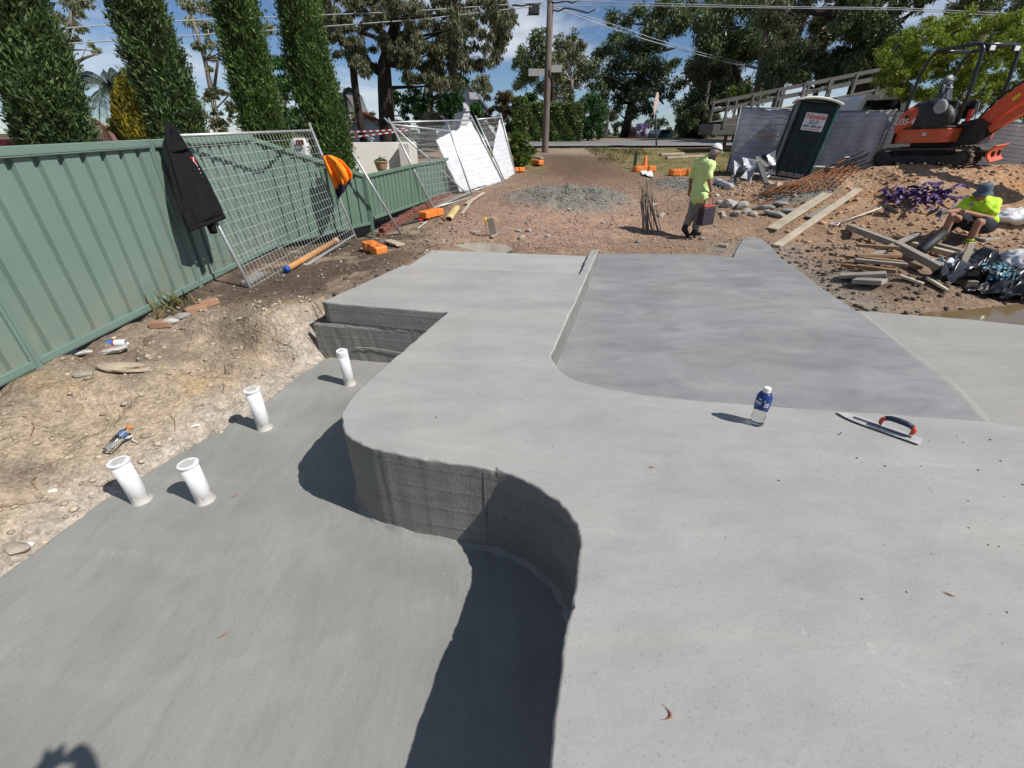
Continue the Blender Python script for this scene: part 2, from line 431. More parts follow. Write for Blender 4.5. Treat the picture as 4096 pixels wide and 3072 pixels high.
def axis(segs):
    out = []
    for a, b, d in segs: out += list(np.arange(a, b-1e-6, d))
    return np.array(out+[segs[-1][1]])
def build_ground():
    xs = axis([(-260,-60,20),(-60,-20,4),(-20,-5,.6),(-5,9,.05),(9,14,.08),(14,24,.5),(24,70,4),(70,260,20)])
    ys = axis([(-30,-2,3),(-2,1,.3),(1,10,.05),(10,15,.08),(15,26,.2),(26,44,.5),(44,100,4),(100,400,25)])
    X, Y = np.meshgrid(xs, ys); H = ground_h(X.ravel(), Y.ravel()); n, m = len(xs), len(ys)
    V = np.stack([X.ravel(), Y.ravel(), H], 1)
    i = np.arange(n-1)[None,:]+np.arange(m-1)[:,None]*n
    F = np.stack([i, i+1, i+1+n, i+n], -1).reshape(-1, 4)
    # earth kinds as real colours
    x, y = X.ravel(), Y.ravel()
    nz = fbm(x, y, .9, 4, 21); n2 = fbm(x, y, 3.1, 3, 22)
    C = np.tile(np.array([.27,.19,.138]), (len(x),1))                      # brown earth
    def lay(w, c):
        w = np.clip(w, 0, 1)[:,None]; C[:] = C*(1-w)+np.array(c)*w
    lay(sstep(.0,.25,nz+n2*.5)*.6, (.34,.25,.185))
    lay(np.exp(-((((x-1.2)/2.6)**2+((y-11.2)/2.6)**2)**2))*(.75+n2), (.40,.265,.205))  # crushed brick gravel
    lay(sstep(14.0,17.5,y+nz*3)*(1-sstep(23,26,y))*np.exp(-((x-2.5)/2.2)**2), (.15,.10,.075))
    lay(sstep(21.5,24,y+nz*2)*np.exp(-((x-3)/3.0)**2), (.33,.26,.20))
    bankw = (1-sstep(-2.0,-1.3,x))*(1-sstep(4.5,5.6,y+nz))
    lay(bankw, (.405,.33,.248))
    lay(bankw*.55*sstep(.10,.28,fbm(x,y,2.4,5,41)), (.48,.335,.17))
    lay(bankw*sstep(.02,.25,fbm(x,y,1.7,4,42)), (.265,.215,.17))
    xe = np.interp(y, [q[1] for q in LOW_EDGE], [q[0] for q in LOW_EDGE])
    lay(bankw*(1-sstep(.0,.45,(xe-x)+.5*nz)), (.42,.375,.33))
    dark = (1-sstep(-2.2,-1.2,x+nz))*sstep(4.6,5.6,y)*(1-sstep(11,14,y))
    lay(dark*.9, (.105,.082,.064))
    lay(dark*sstep(.08,.25,n2+nz*.5)*.8, (.34,.27,.20))
    lay((1-sstep(-4.2,-3.7,x))*.5*(y < 9), (.12,.09,.07))
    mm = np.clip(mound_h(x,y)*2.2, 0, 1)
    lay(mm, (.40,.255,.155)); lay(mm*sstep(.0,.25,n2), (.46,.33,.23)); lay(mm*sstep(.05,.3,nz)*.8, (.42,.225,.10))
    for cx, cy, rx, ry in ((1.55,13.0,1.7,1.6),(5.4,15.0,1.0,1.2),(6.9,11.6,.9,.75)):
        lay(np.exp(-((((x-cx)/rx)**2+((y-cy)/ry)**2)**3))*(1.1+nz), (.215,.208,.188))       # dumped concrete
    lay(np.exp(-(((x-5.35)/.8)**2+((y-5.7)/.5)**2)*1.2), (.19,.14,.10))
    rightlow = (1-sstep(.35,.7,sdist(x,y,BASIN)))*(x > 3.5)*(y < 9)*(y > 4.4)
    lay(rightlow*.8*(x < 9), (.27,.235,.195))
    # verge and neighbour's grass
    verge = sstep(16.6,18.2,y+nz*2)*(1-sstep(24.6,25.4,y))*(sstep(3.6,5.0,x+nz)*(1-sstep(20,22,x))+(1-sstep(.6,1.4,x+nz))*(x > -1.2))
    lay(verge*.9, (.225,.185,.085)); lay(verge*sstep(.0,.2,n2), (.13,.14,.045))
    lay((x < -4.5)*sstep(9,10,y)*1.0, (.12,.165,.04))
    lay((y > 42)*1.0, (.10,.11,.05))
    o = np_mesh('ground', V, F, ground_mat(), smooth=True)
    ca = o.data.color_attributes.new('earth', 'FLOAT_COLOR', 'POINT')
    ca.data.foreach_set('color', np.concatenate([C, np.ones((len(C),1))], 1).astype(np.float32).ravel())
    o['kind'] = 'structure'; return o
def ground_mat():
    m, nt, b = nodes('earth')
    a = nt.nodes.new('ShaderNodeAttribute'); a.attribute_name = 'earth'
    f1 = ramp(nt, noise_(nt, 9, 6, .65), [(.32,(.72,.72,.72)),(.68,(1.25,1.24,1.22))])
    f2 = ramp(nt, noise_(nt, 55, 4, .7), [(.34,(.76,.75,.74)),(.66,(1.17,1.17,1.17))])
    c = mixc(nt, 1., mixc(nt, 1., a.outputs['Color'], f1, 'MULTIPLY'), f2, 'MULTIPLY')
    v = nt.nodes.new('ShaderNodeTexVoronoi'); v.inputs['Scale'].default_value = 38
    tc = nt.nodes.new('ShaderNodeTexCoord'); nt.links.new(tc.outputs['Object'], v.inputs['Vector'])
    peb = ramp(nt, v.outputs['Color'], [(.1,(.75,.74,.72)),(.9,(1.22,1.2,1.16))])
    c = mixc(nt, .8, c, mixc(nt, 1., c, peb, 'MULTIPLY'))
    nt.links.new(c, b.inputs['Base Color']); b.inputs['Roughness'].default_value = .95; b.inputs['Specular IOR Level'].default_value = .15
    n1 = bump(nt, b, noise_(nt, 15, 6, .62), .6, .04)
    v2 = nt.nodes.new('ShaderNodeTexVoronoi'); v2.feature = 'DISTANCE_TO_EDGE'; v2.inputs['Scale'].default_value = 9
    wn = nt.nodes.new('ShaderNodeTexNoise'); wn.inputs['Scale'].default_value = 6; wn.inputs['Detail'].default_value = 4; nt.links.new(tc.outputs['Object'], wn.inputs['Vector'])
    va = nt.nodes.new('ShaderNodeVectorMath'); va.operation = 'MULTIPLY_ADD'; va.inputs[1].default_value = (.25,.25,.25); nt.links.new(wn.outputs['Color'], va.inputs[0]); nt.links.new(tc.outputs['Object'], va.inputs[2]); nt.links.new(va.outputs['Vector'], v2.inputs['Vector'])
    n2b = bump(nt, b, ramp(nt, v2.outputs['Distance'], [(.0,(0,0,0)),(.12,(1,1,1))]), .35, .02, n1)
    bump(nt, b, v.outputs['Distance'], .35, .012, n2b)
    return m
build_ground()

# ------------------------------------------------------------------ concrete
def concrete_mat(name, col, tint, streak=(1.4,5.0,1), srot=.3, sp=.5, rough=.72, wet=0.0, pits=.0, blotch=.1):
    m, nt, b = nodes(name)
    big = noise_(nt, .9, 5, .6, None, 'Object', .6)
    c = ramp(nt, big, [(.25, sc(col,1-blotch)), (.55, col), (.8, tint)])
    st = noise_(nt, 2.2, 6, .62, streak, 'Object', .8, (0,0,srot))
    c = mixc(nt, 1., c, ramp(nt, st, [(.3,(1-.16*sp,)*3),(.5,(1,1,1)),(.72,(1+.14*sp,)*3)]), 'MULTIPLY')
    sp2 = noise_(nt, 16, 5, .7)
    pal = noise_(nt, 1.7, 3, .5)
    spots = ramp(nt, sp2, [(.60,(0,0,0)),(.70,(1,1,1))]); zone = ramp(nt, pal, [(.53,(0,0,0)),(.66,(.62,.61,.60))])
    fz = mixc(nt, 1., spots, zone, 'MULTIPLY')
    c = mixc(nt, fz, c, sc(col,1.42))
    dots = nt.nodes.new('ShaderNodeTexVoronoi'); dots.inputs['Scale'].default_value = 41; dots.inputs['Randomness'].default_value = 1
    tc = nt.nodes.new('ShaderNodeTexCoord'); nt.links.new(tc.outputs['Object'], dots.inputs['Vector'])
    dk = ramp(nt, dots.outputs['Distance'], [(.10,(.85,.845,.84)),(.24,(1,1,1))]); c = mixc(nt, 1., c, dk, 'MULTIPLY')
    wv = nt.nodes.new('ShaderNodeTexWave'); wv.wave_type = 'RINGS'; wv.inputs['Scale'].default_value = .55; wv.inputs['Distortion'].default_value = 7.0; wv.inputs['Detail'].default_value = 3; wv.inputs['Detail Scale'].default_value = .7
    nt.links.new(tc.outputs['Object'], wv.inputs['Vector']); c = mixc(nt, 1., c, ramp(nt, wv.outputs['Fac'], [(.0,(.965,.965,.968)),(.5,(1,1,1)),(.95,(1.0,1.0,1.0)),(1.0,(1.04,1.037,1.03))]), 'MULTIPLY')
    stn = noise_(nt, .55, 4, .55, None, 'Object', 1.2); c = mixc(nt, 1., c, ramp(nt, stn, [(.3,(.93,.945,.94)),(.5,(1,1,1)),(.7,(1.05,1.03,1.0))]), 'MULTIPLY')
    fine = noise_(nt, 160, 3, .7); c = mixc(nt, 1., c, ramp(nt, fine, [(.3,(.93,.93,.93)),(.7,(1.06,1.06,1.06))]), 'MULTIPLY')
    if pits:
        pv = nt.nodes.new('ShaderNodeTexVoronoi'); pv.inputs['Scale'].default_value = 34; nt.links.new(tc.outputs['Object'], pv.inputs['Vector'])
        sel = noise_(nt, 5, 3, .6); pm = mixc(nt, 1., ramp(nt, pv.outputs['Distance'], [(.1,(1,1,1)),(.24,(0,0,0))]), ramp(nt, sel, [(.46,(0,0,0)),(.6,(1,1,1))]), 'MULTIPLY')
        c = mixc(nt, pm, c, sc(col,.45))
    nt.links.new(c, b.inputs['Base Color']); b.inputs['Roughness'].default_value = rough; b.inputs['Specular IOR Level'].default_value = .35+wet*.3
    if wet:
        rr = ramp(nt, st, [(.3,(rough-.16,)*3),(.7,(rough+.1,)*3)]); nt.links.new(rr, b.inputs['Roughness'])
    n1 = bump(nt, b, noise_(nt, 7, 5, .6, streak, 'Object', .5, (0,0,srot)), .18, .02)
    n2_ = bump(nt, b, fine, .12, .003, n1)
    if pits:
        bw = nt.nodes.new('ShaderNodeTexWave'); bw.wave_type = 'BANDS'; bw.bands_direction = 'Z'; bw.inputs['Scale'].default_value = 2.1; bw.inputs['Distortion'].default_value = .35; bw.inputs['Detail'].default_value = 2; nt.links.new(tc.outputs['Object'], bw.inputs['Vector'])
        n3 = bump(nt, b, ramp(nt, bw.outputs['Fac'], [(.90,(0,0,0)),(.985,(1,1,1))]), .4, .008, n2_)
        bump(nt, b, noise_(nt, 42, 5, .8, (1,1,.35)), .9, .02, n3)
    return m
MC_SLAB = concrete_mat('trowelled concrete', (.372,.368,.350), (.410,.402,.378), (1.2,2.6,1), .25, .5, blotch=.13)
MC_LOW = concrete_mat('floated concrete', (.285,.286,.268), (.322,.314,.292), (2.6,1.0,1), .5, .6, blotch=.14)
MC_WET = concrete_mat('damp burnished concrete', (.276,.277,.278), (.338,.336,.330), (.8,2.0,1), .08, .8, .55, .4, blotch=.20)
MC_DRY = concrete_mat('dry pale concrete', (.41,.405,.385), (.43,.42,.395), (1,3,1), .1, .35)
MC_APR = concrete_mat('apron concrete', (.325,.318,.292), (.35,.34,.31), (1,3,1), .3, .4)
MC_WALL = concrete_mat('formed concrete', (.255,.252,.238), (.310,.304,.286), (.6,.6,5.0), 0, 1.1, .85, 0, 1.0)
MC_LIP = concrete_mat('chipped concrete lip', (.40,.39,.365), (.46,.45,.42), (3,3,3), 0, .8, .9)

def outline_slab(name, pts, zt, zb, mats, parent, lip=.02, jit=.006, drop=.010, seed=1, lipmat=True):
    """flat-topped slab: top inset, ragged arris, side wall"""
    q = []
    for a, b in zip(pts, pts[1:]+pts[:1]):
        if not q or (Vector((a[0],a[1]))-Vector((q[-1][0],q[-1][1]))).length > .012: q.append((a[0],a[1]))
        L = math.hypot(b[0]-a[0], b[1]-a[1])
        if L > .05 and a[1] > .4 and b[1] > .4:
            k = int(L/.03)
            for i in range(1, k): q.append((a[0]+(b[0]-a[0])*i/k, a[1]+(b[1]-a[1])*i/k))
    n = len(q); ar = sum(q[i][0]*q[(i+1)%n][1]-q[(i+1)%n][0]*q[i][1] for i in range(n))
    if ar < 0: q = q[::-1]
    N = []
    for i in range(n):
        a = Vector(q[i-1]); b = Vector(q[i]); c = Vector(q[(i+1)%n]); t = (c-a); t = t.normalized() if t.length > 1e-6 else Vector((1,0)); N.append(Vector((-t.y, t.x)))
    R = random.Random(seed); m = MB(); vs = []
    lv = [(lip*1.0, 0.0), (lip*.35, -drop*.25), (0.0, -drop), (-.002, -drop*2.6)]
    zz = [zt-.05, zt-.15, (zt*2+zb)/3-.1, (zt+zb*2)/3-.1, zb]
    jx = [0.0]*n; w = 0
    chip = [0.0]*n; cc = 0
    for i in range(n):
        w = .75*w+R.uniform(-1,1)*jit*.7; jx[i] = w
        if cc <= 0 and R.random() < .07: cc = R.randint(1,3); cv = R.uniform(.4,1.4)
        chip[i] = cv*jit if cc > 0 else 0.0; cc -= 1
    for li, (ins, dz) in enumerate(lv):
        for i in range(n):
            j = jx[i]*(.5 if li == 0 else 1)+(R.uniform(-jit,jit)*.35 if li in (1,2) else 0)
            p = Vector(q[i])+N[i]*(ins+j+chip[i]*(1.3 if li in (1,2) else (.6 if li == 0 else .2))); vs.append((p.x, p.y, zt+dz+((R.uniform(-.5,.4)*drop*.5-chip[i]*.8) if li in (1,2) else 0)))
    for z in zz:
        for i in range(n):
            p = Vector(q[i])+N[i]*(jx[i]*.5+R.uniform(-.0015,.0015)); vs.append((p.x,p.y,z))
    tot = len(lv)+len(zz); fs = []; fm = []
    for l in range(tot-1):
        for i in range(n):
            fs.append((l*n+i, (l+1)*n+i, (l+1)*n+(i+1)%n, l*n+(i+1)%n)); fm.append(1 if l >= len(lv)-1 else (2 if l >= 1 else 0))
    me = bpy.data.meshes.new(name); me.from_pydata(vs, [], fs)
    for k in mats: me.materials.append(k)
    me.polygons.foreach_set('material_index', fm)
    me.polygons.foreach_set('use_smooth', [True]*len(fs))
    bm = bmesh.new(); bm.from_mesh(me); bm.verts.ensure_lookup_table()
    f = bm.faces.new([bm.verts[i] for i in range(n)]); f.material_index = 0; f.smooth = False; f.normal_update()
    bmesh.ops.triangulate(bm, faces=[f], quad_method='BEAUTY', ngon_method='BEAUTY'); bm.to_mesh(me); bm.free(); me.update()
    return link(bpy.data.objects.new(name, me), parent)
pool = thing('concrete_pool_shell', 'freshly poured grey concrete pool shell with S-curved step and sunken floor', 'pool')
outline_slab('bench_slab', SLAB, 0, -1.0, [MC_SLAB, MC_WALL, MC_LIP], pool, .011, .006, .006, 1)
outline_slab('far_step', STRIP, Z_STRIP, -.95, [MC_DRY, MC_WALL, MC_DRY], pool, .012, .003, .006, 2)
def flat_sheet(name, pts, z, mat, parent, th=.12, slope=None):
    o = outline_slab(name, pts, z, z-th, [mat, mat, mat], parent, .015, .004, .006, 5)
    if slope:
        for v in o.data.vertices: v.co.z += slope(v.co.x, v.co.y)
    return o
flat_sheet('basin_floor', BASIN, Z_BASIN, MC_WET, pool)['label'] = 'dark damp trowelled floor of the shallow basin'
flat_sheet('side_apron', APRON, Z_BASIN-.004, MC_APR, pool)
flat_sheet('lower_floor', LOW, Z_LOW, MC_LOW, pool)
def ridge():
    m = MB(); pts = catmull(RIDGE, 6); R = random.Random(3)
    def fn(u, v):
        i = min(int(u*(len(pts)-1)), len(pts)-2); t = u*(len(pts)-1)-i
        x = pts[i][0]*(1-t)+pts[i+1][0]*t; y = pts[i][1]*(1-t)+pts[i+1][1]*t
        w = .045+.02*u
        prof = [-.006, .001, .004, .001, -.006][int(round(v*4))]
        return Vector((x+(v-.5)*w*2+R.uniform(-.004,.004), y+(v-.5)*.02, Z_BASIN+prof*(.7+.3*math.sin(u*9))))
    m.grid(fn, 60, 4); return m.build('float_ridge', MC_APR, pool, smooth=True)
ridge()
# footing that steps out below the far bench, and the fillet of slurry at the foot of the S-curve
def footing():
    m = MB(); R = random.Random(4); a = Vector((-2.20,4.60,0)); b = Vector((-.70,4.24,0)); d = (b-a).normalized(); nrm = Vector((d.y,-d.x,0))
    prof = [(.0,-.235),(.030,-.25),(.038,-.262),(.036,-.45),(.03,-.68),(-.1,-.68)]
    n = 26; vs = []
    for i in range(n+1):
        t = i/n; fade = 1-sstep(.15,.6,t)
        for (o, z) in prof:
            p = a+(b-a)*t+nrm*(o*fade-.02+R.uniform(-.004,.004)); vs.append((p.x,p.y,z+R.uniform(-.005,.005)))
    k = len(prof); m.add(vs, [(i*k+j,(i+1)*k+j,(i+1)*k+j+1,i*k+j+1) for i in range(n) for j in range(k-1)]+[tuple(range(k))])
    m.build('footing', MC_WALL, pool, smooth=False)
    s = MB()
    for (z, o, t0, t1) in ((-.485,.012,.30,1.0),(-.13,.004,.0,.0)):
        if t1 > t0:
            pts = [a+(b-a)*(t0+(t1-t0)*k/14)+nrm*(.036*(1-sstep(.15,.6,t0+(t1-t0)*k/14))-.018+o) for k in range(15)]
            s.tube([(p.x,p.y,z+.012*math.sin(i*.7)) for i, p in enumerate(pts)], .004, 5)
    s.build('form_seam', MC_LIP, pool)
footing()
def seam():
    p = P(484.4,466.6); m = MB(); m.tube([(p.x-.004,p.y-.004,-.012),(p.x-.002,p.y-.006,-.3),(p.x+.003,p.y-.004,-.62)], .0025, 5); m.build('form_joint', MC_WALL, pool)
seam()
def fillet():
    pts = [Vector((x,y,0)) for x, y in S_CURVE[12:140]]; R = random.Random(8); m = MB(); vs = []; n = len(pts)
    for i, p in enumerate(pts):
        t = (pts[min(i+1,n-1)]-pts[max(i-1,0)]).normalized(); nr = Vector((t.y,-t.x,0))
        w = .018+.02*abs(math.sin(i*.37))+R.uniform(0,.008)
        for (o, z) in ((-.01,.03+.012*math.sin(i*.5)),(w*.5,.010),(w,-.003)): q = p+nr*o; vs.append((q.x,q.y,Z_LOW+z))
    m.add(vs, [(i*3+j,(i+1)*3+j,(i+1)*3+j+1,i*3+j+1) for i in range(n-1) for j in range(2)]); m.build('slurry_fillet', MC_LOW, pool, smooth=True)
fillet()

# ------------------------------------------------------------------ road
M_ASPH = M('asphalt', (.20,.195,.19), .9, .12, 3., bmp=.3, bscale=90, bdist=.01)
M_LINE = M('road paint', (.78,.77,.74), .7, .08, 5.)
def road():
    m = MB(); 
    def fn(u, v):
        x = -60+150*u; yc = 25.3+.055*max(x-1,0)**1.05+(.02*min(x,0)**2*.02 if x < 0 else 0); y = yc+v*7.5
        return Vector((x, y, float(natural_h(np.array([x]), np.array([y]))[0])+.09))
    m.grid(fn, 150, 6); o = m.build('road', M_ASPH, smooth=True); o['kind'] = 'structure'
    l = MB()
    def fl(u, v):
        x = 1.2+21*u; q = fn((x+60)/150, .16+.018*v); return q+Vector((0,0,.012))
    l.grid(fl, 60, 1); o = l.build('edge_line', M_LINE); o['kind'] = 'structure'
road()
# ------------------------------------------------------------------ green sheet-steel boundary fence
M_GREEN = M('green powder-coated steel', (.170,.245,.205), .48, .07, 1.5, bmp=.03, bscale=200, spec=.5)
M_GREEN_R = M('green fence rail steel', (.160,.235,.195), .45, .06, 2., bmp=.02, spec=.5)
M_GREEN_D = M('dull green fence steel', (.125,.20,.15), .55, .1, 2., bmp=.03, spec=.4)
M_GALV = M('galvanised steel', (.52,.53,.54), .42, .15, 14., bmp=.1, bscale=120, metal=.55)
M_YELLOW = M('yellow plastic cap', (.75,.56,.03), .5, .12, 9.)
M_ORANGE = M('orange plastic', (.78,.23,.045), .5, .16, 7., bmp=.1, bscale=40, spec=.4)
M_BRICK = M('clay brick', (.36,.20,.13), .9, .22, 9., bmp=.4, bscale=70)
M_BRICKR = M('dark red brick', (.19,.075,.055), .85, .3, 7., bmp=.4, bscale=60)
M_WOOD = M('weathered pale timber', (.48,.41,.31), .8, .18, 3., bmp=.25, bscale=40, stretch=(1,1,1))
M_WOODG = M('grey weathered timber', (.30,.27,.23), .85, .2, 4., bmp=.3, bscale=40)
M_WOODB = M('brown stained timber', (.27,.165,.09), .8, .25, 5., bmp=.3, bscale=50)
M_BLACK = M('black cotton fleece', (.011,.011,.013), .95, .25, 30., bmp=.35, bscale=260, bdist=.002, spec=.15)
M_HIVIS = M('orange hi-vis fabric', (.95,.26,.012), .75, .08, 8., bmp=.12, bscale=150, spec=.3)
M_NAVY = M('navy fabric', (.028,.018,.045), .85, .2, 12., bmp=.2, bscale=150, spec=.2)
M_WHITEP = M('white plastic', (.80,.80,.79), .45, .05, 9., bmp=.05, spec=.45)
M_CLOTH = M('white woven shade cloth', (.66,.67,.70), .8, .05, 4., bmp=.15, bscale=120)
M_ROCK = M('grey sandstone', (.34,.30,.25), .95, .3, 5., bmp=.6, bscale=24, bdist=.02)
M_ROCKW = M('pale broken concrete', (.44,.42,.385), .95, .3, 7., bmp=.6, bscale=26, bdist=.02)
M_CONCG = M('set grey mortar', (.25,.245,.225), .9, .2, 9., bmp=.6, bscale=30, bdist=.02)

def rib_sheet(name, p0, p1, zb, zt, parent, mat, pitch=.252, depth=.045, phase=0.0):
    """corrugated sheet between two posts; zb, zt are (start, end) heights; faces +x side"""
    p0, p1 = Vector(p0), Vector(p1); L = (p1-p0).length; t = (p1-p0)/L; nr = Vector((t.y,-t.x))
    cs = [(0,0)]; s = -phase
    while s < L:
        for (a, d) in ((.162,0),(.170,-depth),(.234,-depth),(.244,0)):
            q = s+a
            if .02 < q < L-.02: cs.append((q,d))
        s += pitch
    cs.append((L,0)); m = MB()
    lay = []
    for off in (0,-.0025):
        for (q,d) in cs:
            k = q/L; b = zb[0]+(zb[1]-zb[0])*k; e = zt[0]+(zt[1]-zt[0])*k; p = p0+t*q+nr*(d+off)
            lay += [(p.x,p.y,b),(p.x,p.y,e)]
    n = len(cs); fs = []
    for o in (0, 2*n):
        for i in range(n-1): fs.append((o+2*i, o+2*i+2, o+2*i+3, o+2*i+1))
    for i in range(n-1):
        fs += [(2*i+1,2*i+3,2*n+2*i+3,2*n+2*i+1),(2*i,2*n+2*i,2*n+2*i+2,2*i+2)]
    m.add(lay, fs); return m.build(name, mat, parent)
def rail(name, p0, p1, z0, z1, parent, mat, h=.085, w=.05, off=.006):
    p0, p1 = Vector((*p0,z0)), Vector((*p1,z1)); d = (p1-p0).normalized(); nr = Vector((d.y,-d.x,0))
    m = MB(); m.beam(p0+nr*off, p1+nr*off, w, h, (0,0,1), .006)
    m.beam(p0+nr*(off+w/2+.002)+Vector((0,0,-h*.1)), p1+nr*(off+w/2+.002)+Vector((0,0,-h*.1)), .006, h*.35)
    return m.build(name, mat, parent)
def post(p, zb, zt, parent, mat, w=.075, d=.07):
    m = MB(); m.box((p[0]-.005,p[1],(zb+zt)/2), (d,w,zt-zb), None, .006)
    m.box((p[0]+d/2-.002,p[1],(zb+zt)/2), (.01,w*.42,zt-zb-.01)); return m.build('post', mat, parent)
def dusty(mat, z0, z1, col=(.30,.26,.20)):
    nt = mat.node_tree; b = next(n for n in nt.nodes if n.type == 'BSDF_PRINCIPLED'); src = b.inputs['Base Color'].links[0].from_socket
    tc = nt.nodes.new('ShaderNodeTexCoord'); sx = nt.nodes.new('ShaderNodeSeparateXYZ'); nt.links.new(tc.outputs['Object'], sx.inputs['Vector'])
    mr = nt.nodes.new('ShaderNodeMapRange'); mr.inputs['From Min'].default_value = z1; mr.inputs['From Max'].default_value = z0; nt.links.new(sx.outputs['Z'], mr.inputs['Value'])
    f = mixc(nt, 1., mr.outputs['Result'], ramp(nt, noise_(nt, 5, 6, .7), [(.38,(.0,.0,.0)),(.70,(.75,.75,.75))]), 'MULTIPLY')
    sp = ramp(nt, noise_(nt, 60, 2, .5), [(.70,(0,0,0)),(.74,(.35,.35,.35))])
    nt.links.new(mixc(nt, sp, mixc(nt, f, src, col), (.38,.38,.33)), b.inputs['Base Color'])
dusty(M_GREEN, 0.0, .75)
fence = thing('steel_fence', 'green corrugated steel boundary fence down the left side', 'fence', (-4.3,4,-.3))
FX = -4.3; fy = [-1.25,1.15,3.55,5.95,8.32]
ztop = lambda y: 1.475+.016*(y-3.5); zbot = lambda y: -.24+.006*(y-3.5)
for a, b in zip(fy, fy[1:]):
    rib_sheet('fence_sheet', (FX,a+.03), (FX,b-.03), (zbot(a),zbot(b)), (ztop(a)-.03,ztop(b)-.03), fence, M_GREEN, phase=.07)
    rail('top_rail', (FX+.004,a+.035), (FX+.004,b-.035), ztop(a)-.035, ztop(b)-.035, fence, M_GREEN_R, .09, .056)
    rail('bottom_rail', (FX+.004,a+.035), (FX+.004,b-.035), zbot(a)+.03, zbot(b)+.03, fence, M_GREEN_R, .075, .05)
for y in fy: post((FX,y), -.5, ztop(y)+.012, fence, M_GREEN_R)
low = thing('low_steel_fence', 'lower raked section of green steel fence above a brick footing', 'fence', (-2.8,9.4,-.2))
segs = [((-4.3,8.36),(-2.86,9.36),-.22,-.02,1.52,.90),((-2.82,9.42),(-2.45,11.6),.06,.02,.88,.91),((-2.44,11.66),(-1.8,13.9),.02,.08,.91,.97),((-1.79,13.95),(-1.15,16.0),.10,.20,.97,1.05)]
for (a,b,b0,b1,t0,t1) in segs:
    rib_sheet('fence_sheet', a, b, (b0,b1), (t0-.02,t1-.02), low, M_GREEN_D, .20, .026, .05)
    rail('top_rail', a, b, t0-.025, t1-.025, low, M_GREEN_D, .07, .05); rail('bottom_rail', a, b, b0+.02, b1+.02, low, M_GREEN_D, .06, .045)
for p, b, t in (((-2.84,9.39),-.3,.90),((-2.445,11.63),-.3,.93),((-1.795,13.92),-.2,.99),((-1.15,16.02),-.1,1.07)): post(p, b, t, low, M_GREEN_D, .06, .06)
# brick footing of the low fence: brick by brick
foot = thing('brick_footing', 'row of old dark red bricks under the low green fence', 'wall', (-2.7,10,-.2))
m = MB(); m.box((0,0,0),(.23,.11,.076),None,.006); _b0 = m.build('brick', M_BRICKR, foot, world=False)
_first = True
for row in range(2):
    for k in range(22):
        t = (k+.5*(row%2))/22; a = Vector((-2.74,9.55)); b = Vector((-1.75,14.0)); p = a+(b-a)*t
        if random.random() < .12 and row == 2: continue
        zz = gh(p.x+.1,p.y)+.02+row*.082
        if zz > .08: continue
        o = _b0 if _first else link(_b0.copy(), foot); _first = False
        d = (b-a).normalized()
        o.location = Vector((p.x+random.uniform(-.008,.02),p.y,zz))-foot.location; o.rotation_euler = (0,0,math.atan2(d.y,d.x)+random.uniform(-.03,.03))

# ------------------------------------------------------------------ temporary mesh fence panels
M_WIREM = M('thin galvanised wire', (.52,.54,.53), .6, .1, 14.)
def fence_panel(name, label, bl, br, tl, tr, group, ext=.18, wires=(40,14), mat=None, r=.02, over=.10):
    kw = 2.2 if mat is not None else 1.0
    """bl, br, tl, tr: corners where the rails meet the poles"""
    bl, br, tl, tr = [Vector(q) for q in (bl,br,tl,tr)]
    t = thing(name, label, 'fence panel', tuple(bl), group=group); mat = mat or M_GALV
    for a, b in ((bl,tl),(br,tr)):
        d = (b-a).normalized(); m = MB(); m.tube([a-d*ext, b+d*over], r, 10); m.build('pole', mat, t, smooth=True)
    for a, b in ((bl,br),(tl,tr)):
        m = MB(); m.tube([a,b], r*.95, 10); m.build('rail', mat, t, smooth=True)
    w = MB(); nv, nh = wires
    for i in range(1, nv):
        u = i/nv; a = bl+(br-bl)*u; b = tl+(tr-tl)*u; w.tube([a, a+(b-a)*.5+Vector((random.uniform(-.004,.004),random.uniform(-.004,.004),0)), b], .0017*kw, 4, False)
    for j in range(1, nh):
        v = j/nh; a = bl+(tl-bl)*v; b = br+(tr-br)*v; w.tube([a,b], .0021*kw, 4, False)
    w.build('wire_mesh', M_WIREM if mat is M_GALV else mat, t, kind='stuff'); return t
GF = 'temporary mesh fence panels along the green fence'
pa_bl, pa_tl = at(255.5,297.5,5.85), at(172,136,6.30)
pa_br, pa_tr = at(354.5,235,8.75), at(312,130.5,9.05)
fence_panel('mesh_fence_panel', 'galvanised mesh fence panel leaning on the tall green fence, nearest panel', pa_bl, pa_br, pa_tl, pa_tr, GF, .12, (38,15), None, .022, .12)
pb_bl, pb_tl = at(433,208,11.9), at(391.5,124.5,11.9)
pb_br, pb_tr = at(472.5,197,13.4), at(450,131,13.4)
fence_panel('mesh_fence_panel', 'bare mesh fence panel leaning over the brick footing', pb_bl, pb_br, pb_tl, pb_tr, GF, .1, (38,14), None, .022, .14)
pc_bl, pc_tl = at(466,193,13.9), at(389,122.5,12.6)
pc_br, pc_tr = at(503,181.5,15.6), at(473,120,15.6)
fence_panel('mesh_fence_panel', 'mesh fence panel carrying the nearer white shade cloth', pc_bl, pc_br, pc_tl, pc_tr, GF, .08, (38,14), None, .022, .14)
pd_bl, pd_tl = at(505,182,15.8), at(477,119.5,15.8)
pd_br, pd_tr = at(516.5,176.5,17.4), at(501.5,117,17.4)
fence_panel('mesh_fence_panel', 'last mesh fence panel beside the leafy bush, white cloth half torn down', pd_bl, pd_br, pd_tl, pd_tr, GF, .06, (28,14), None, .022, .12)
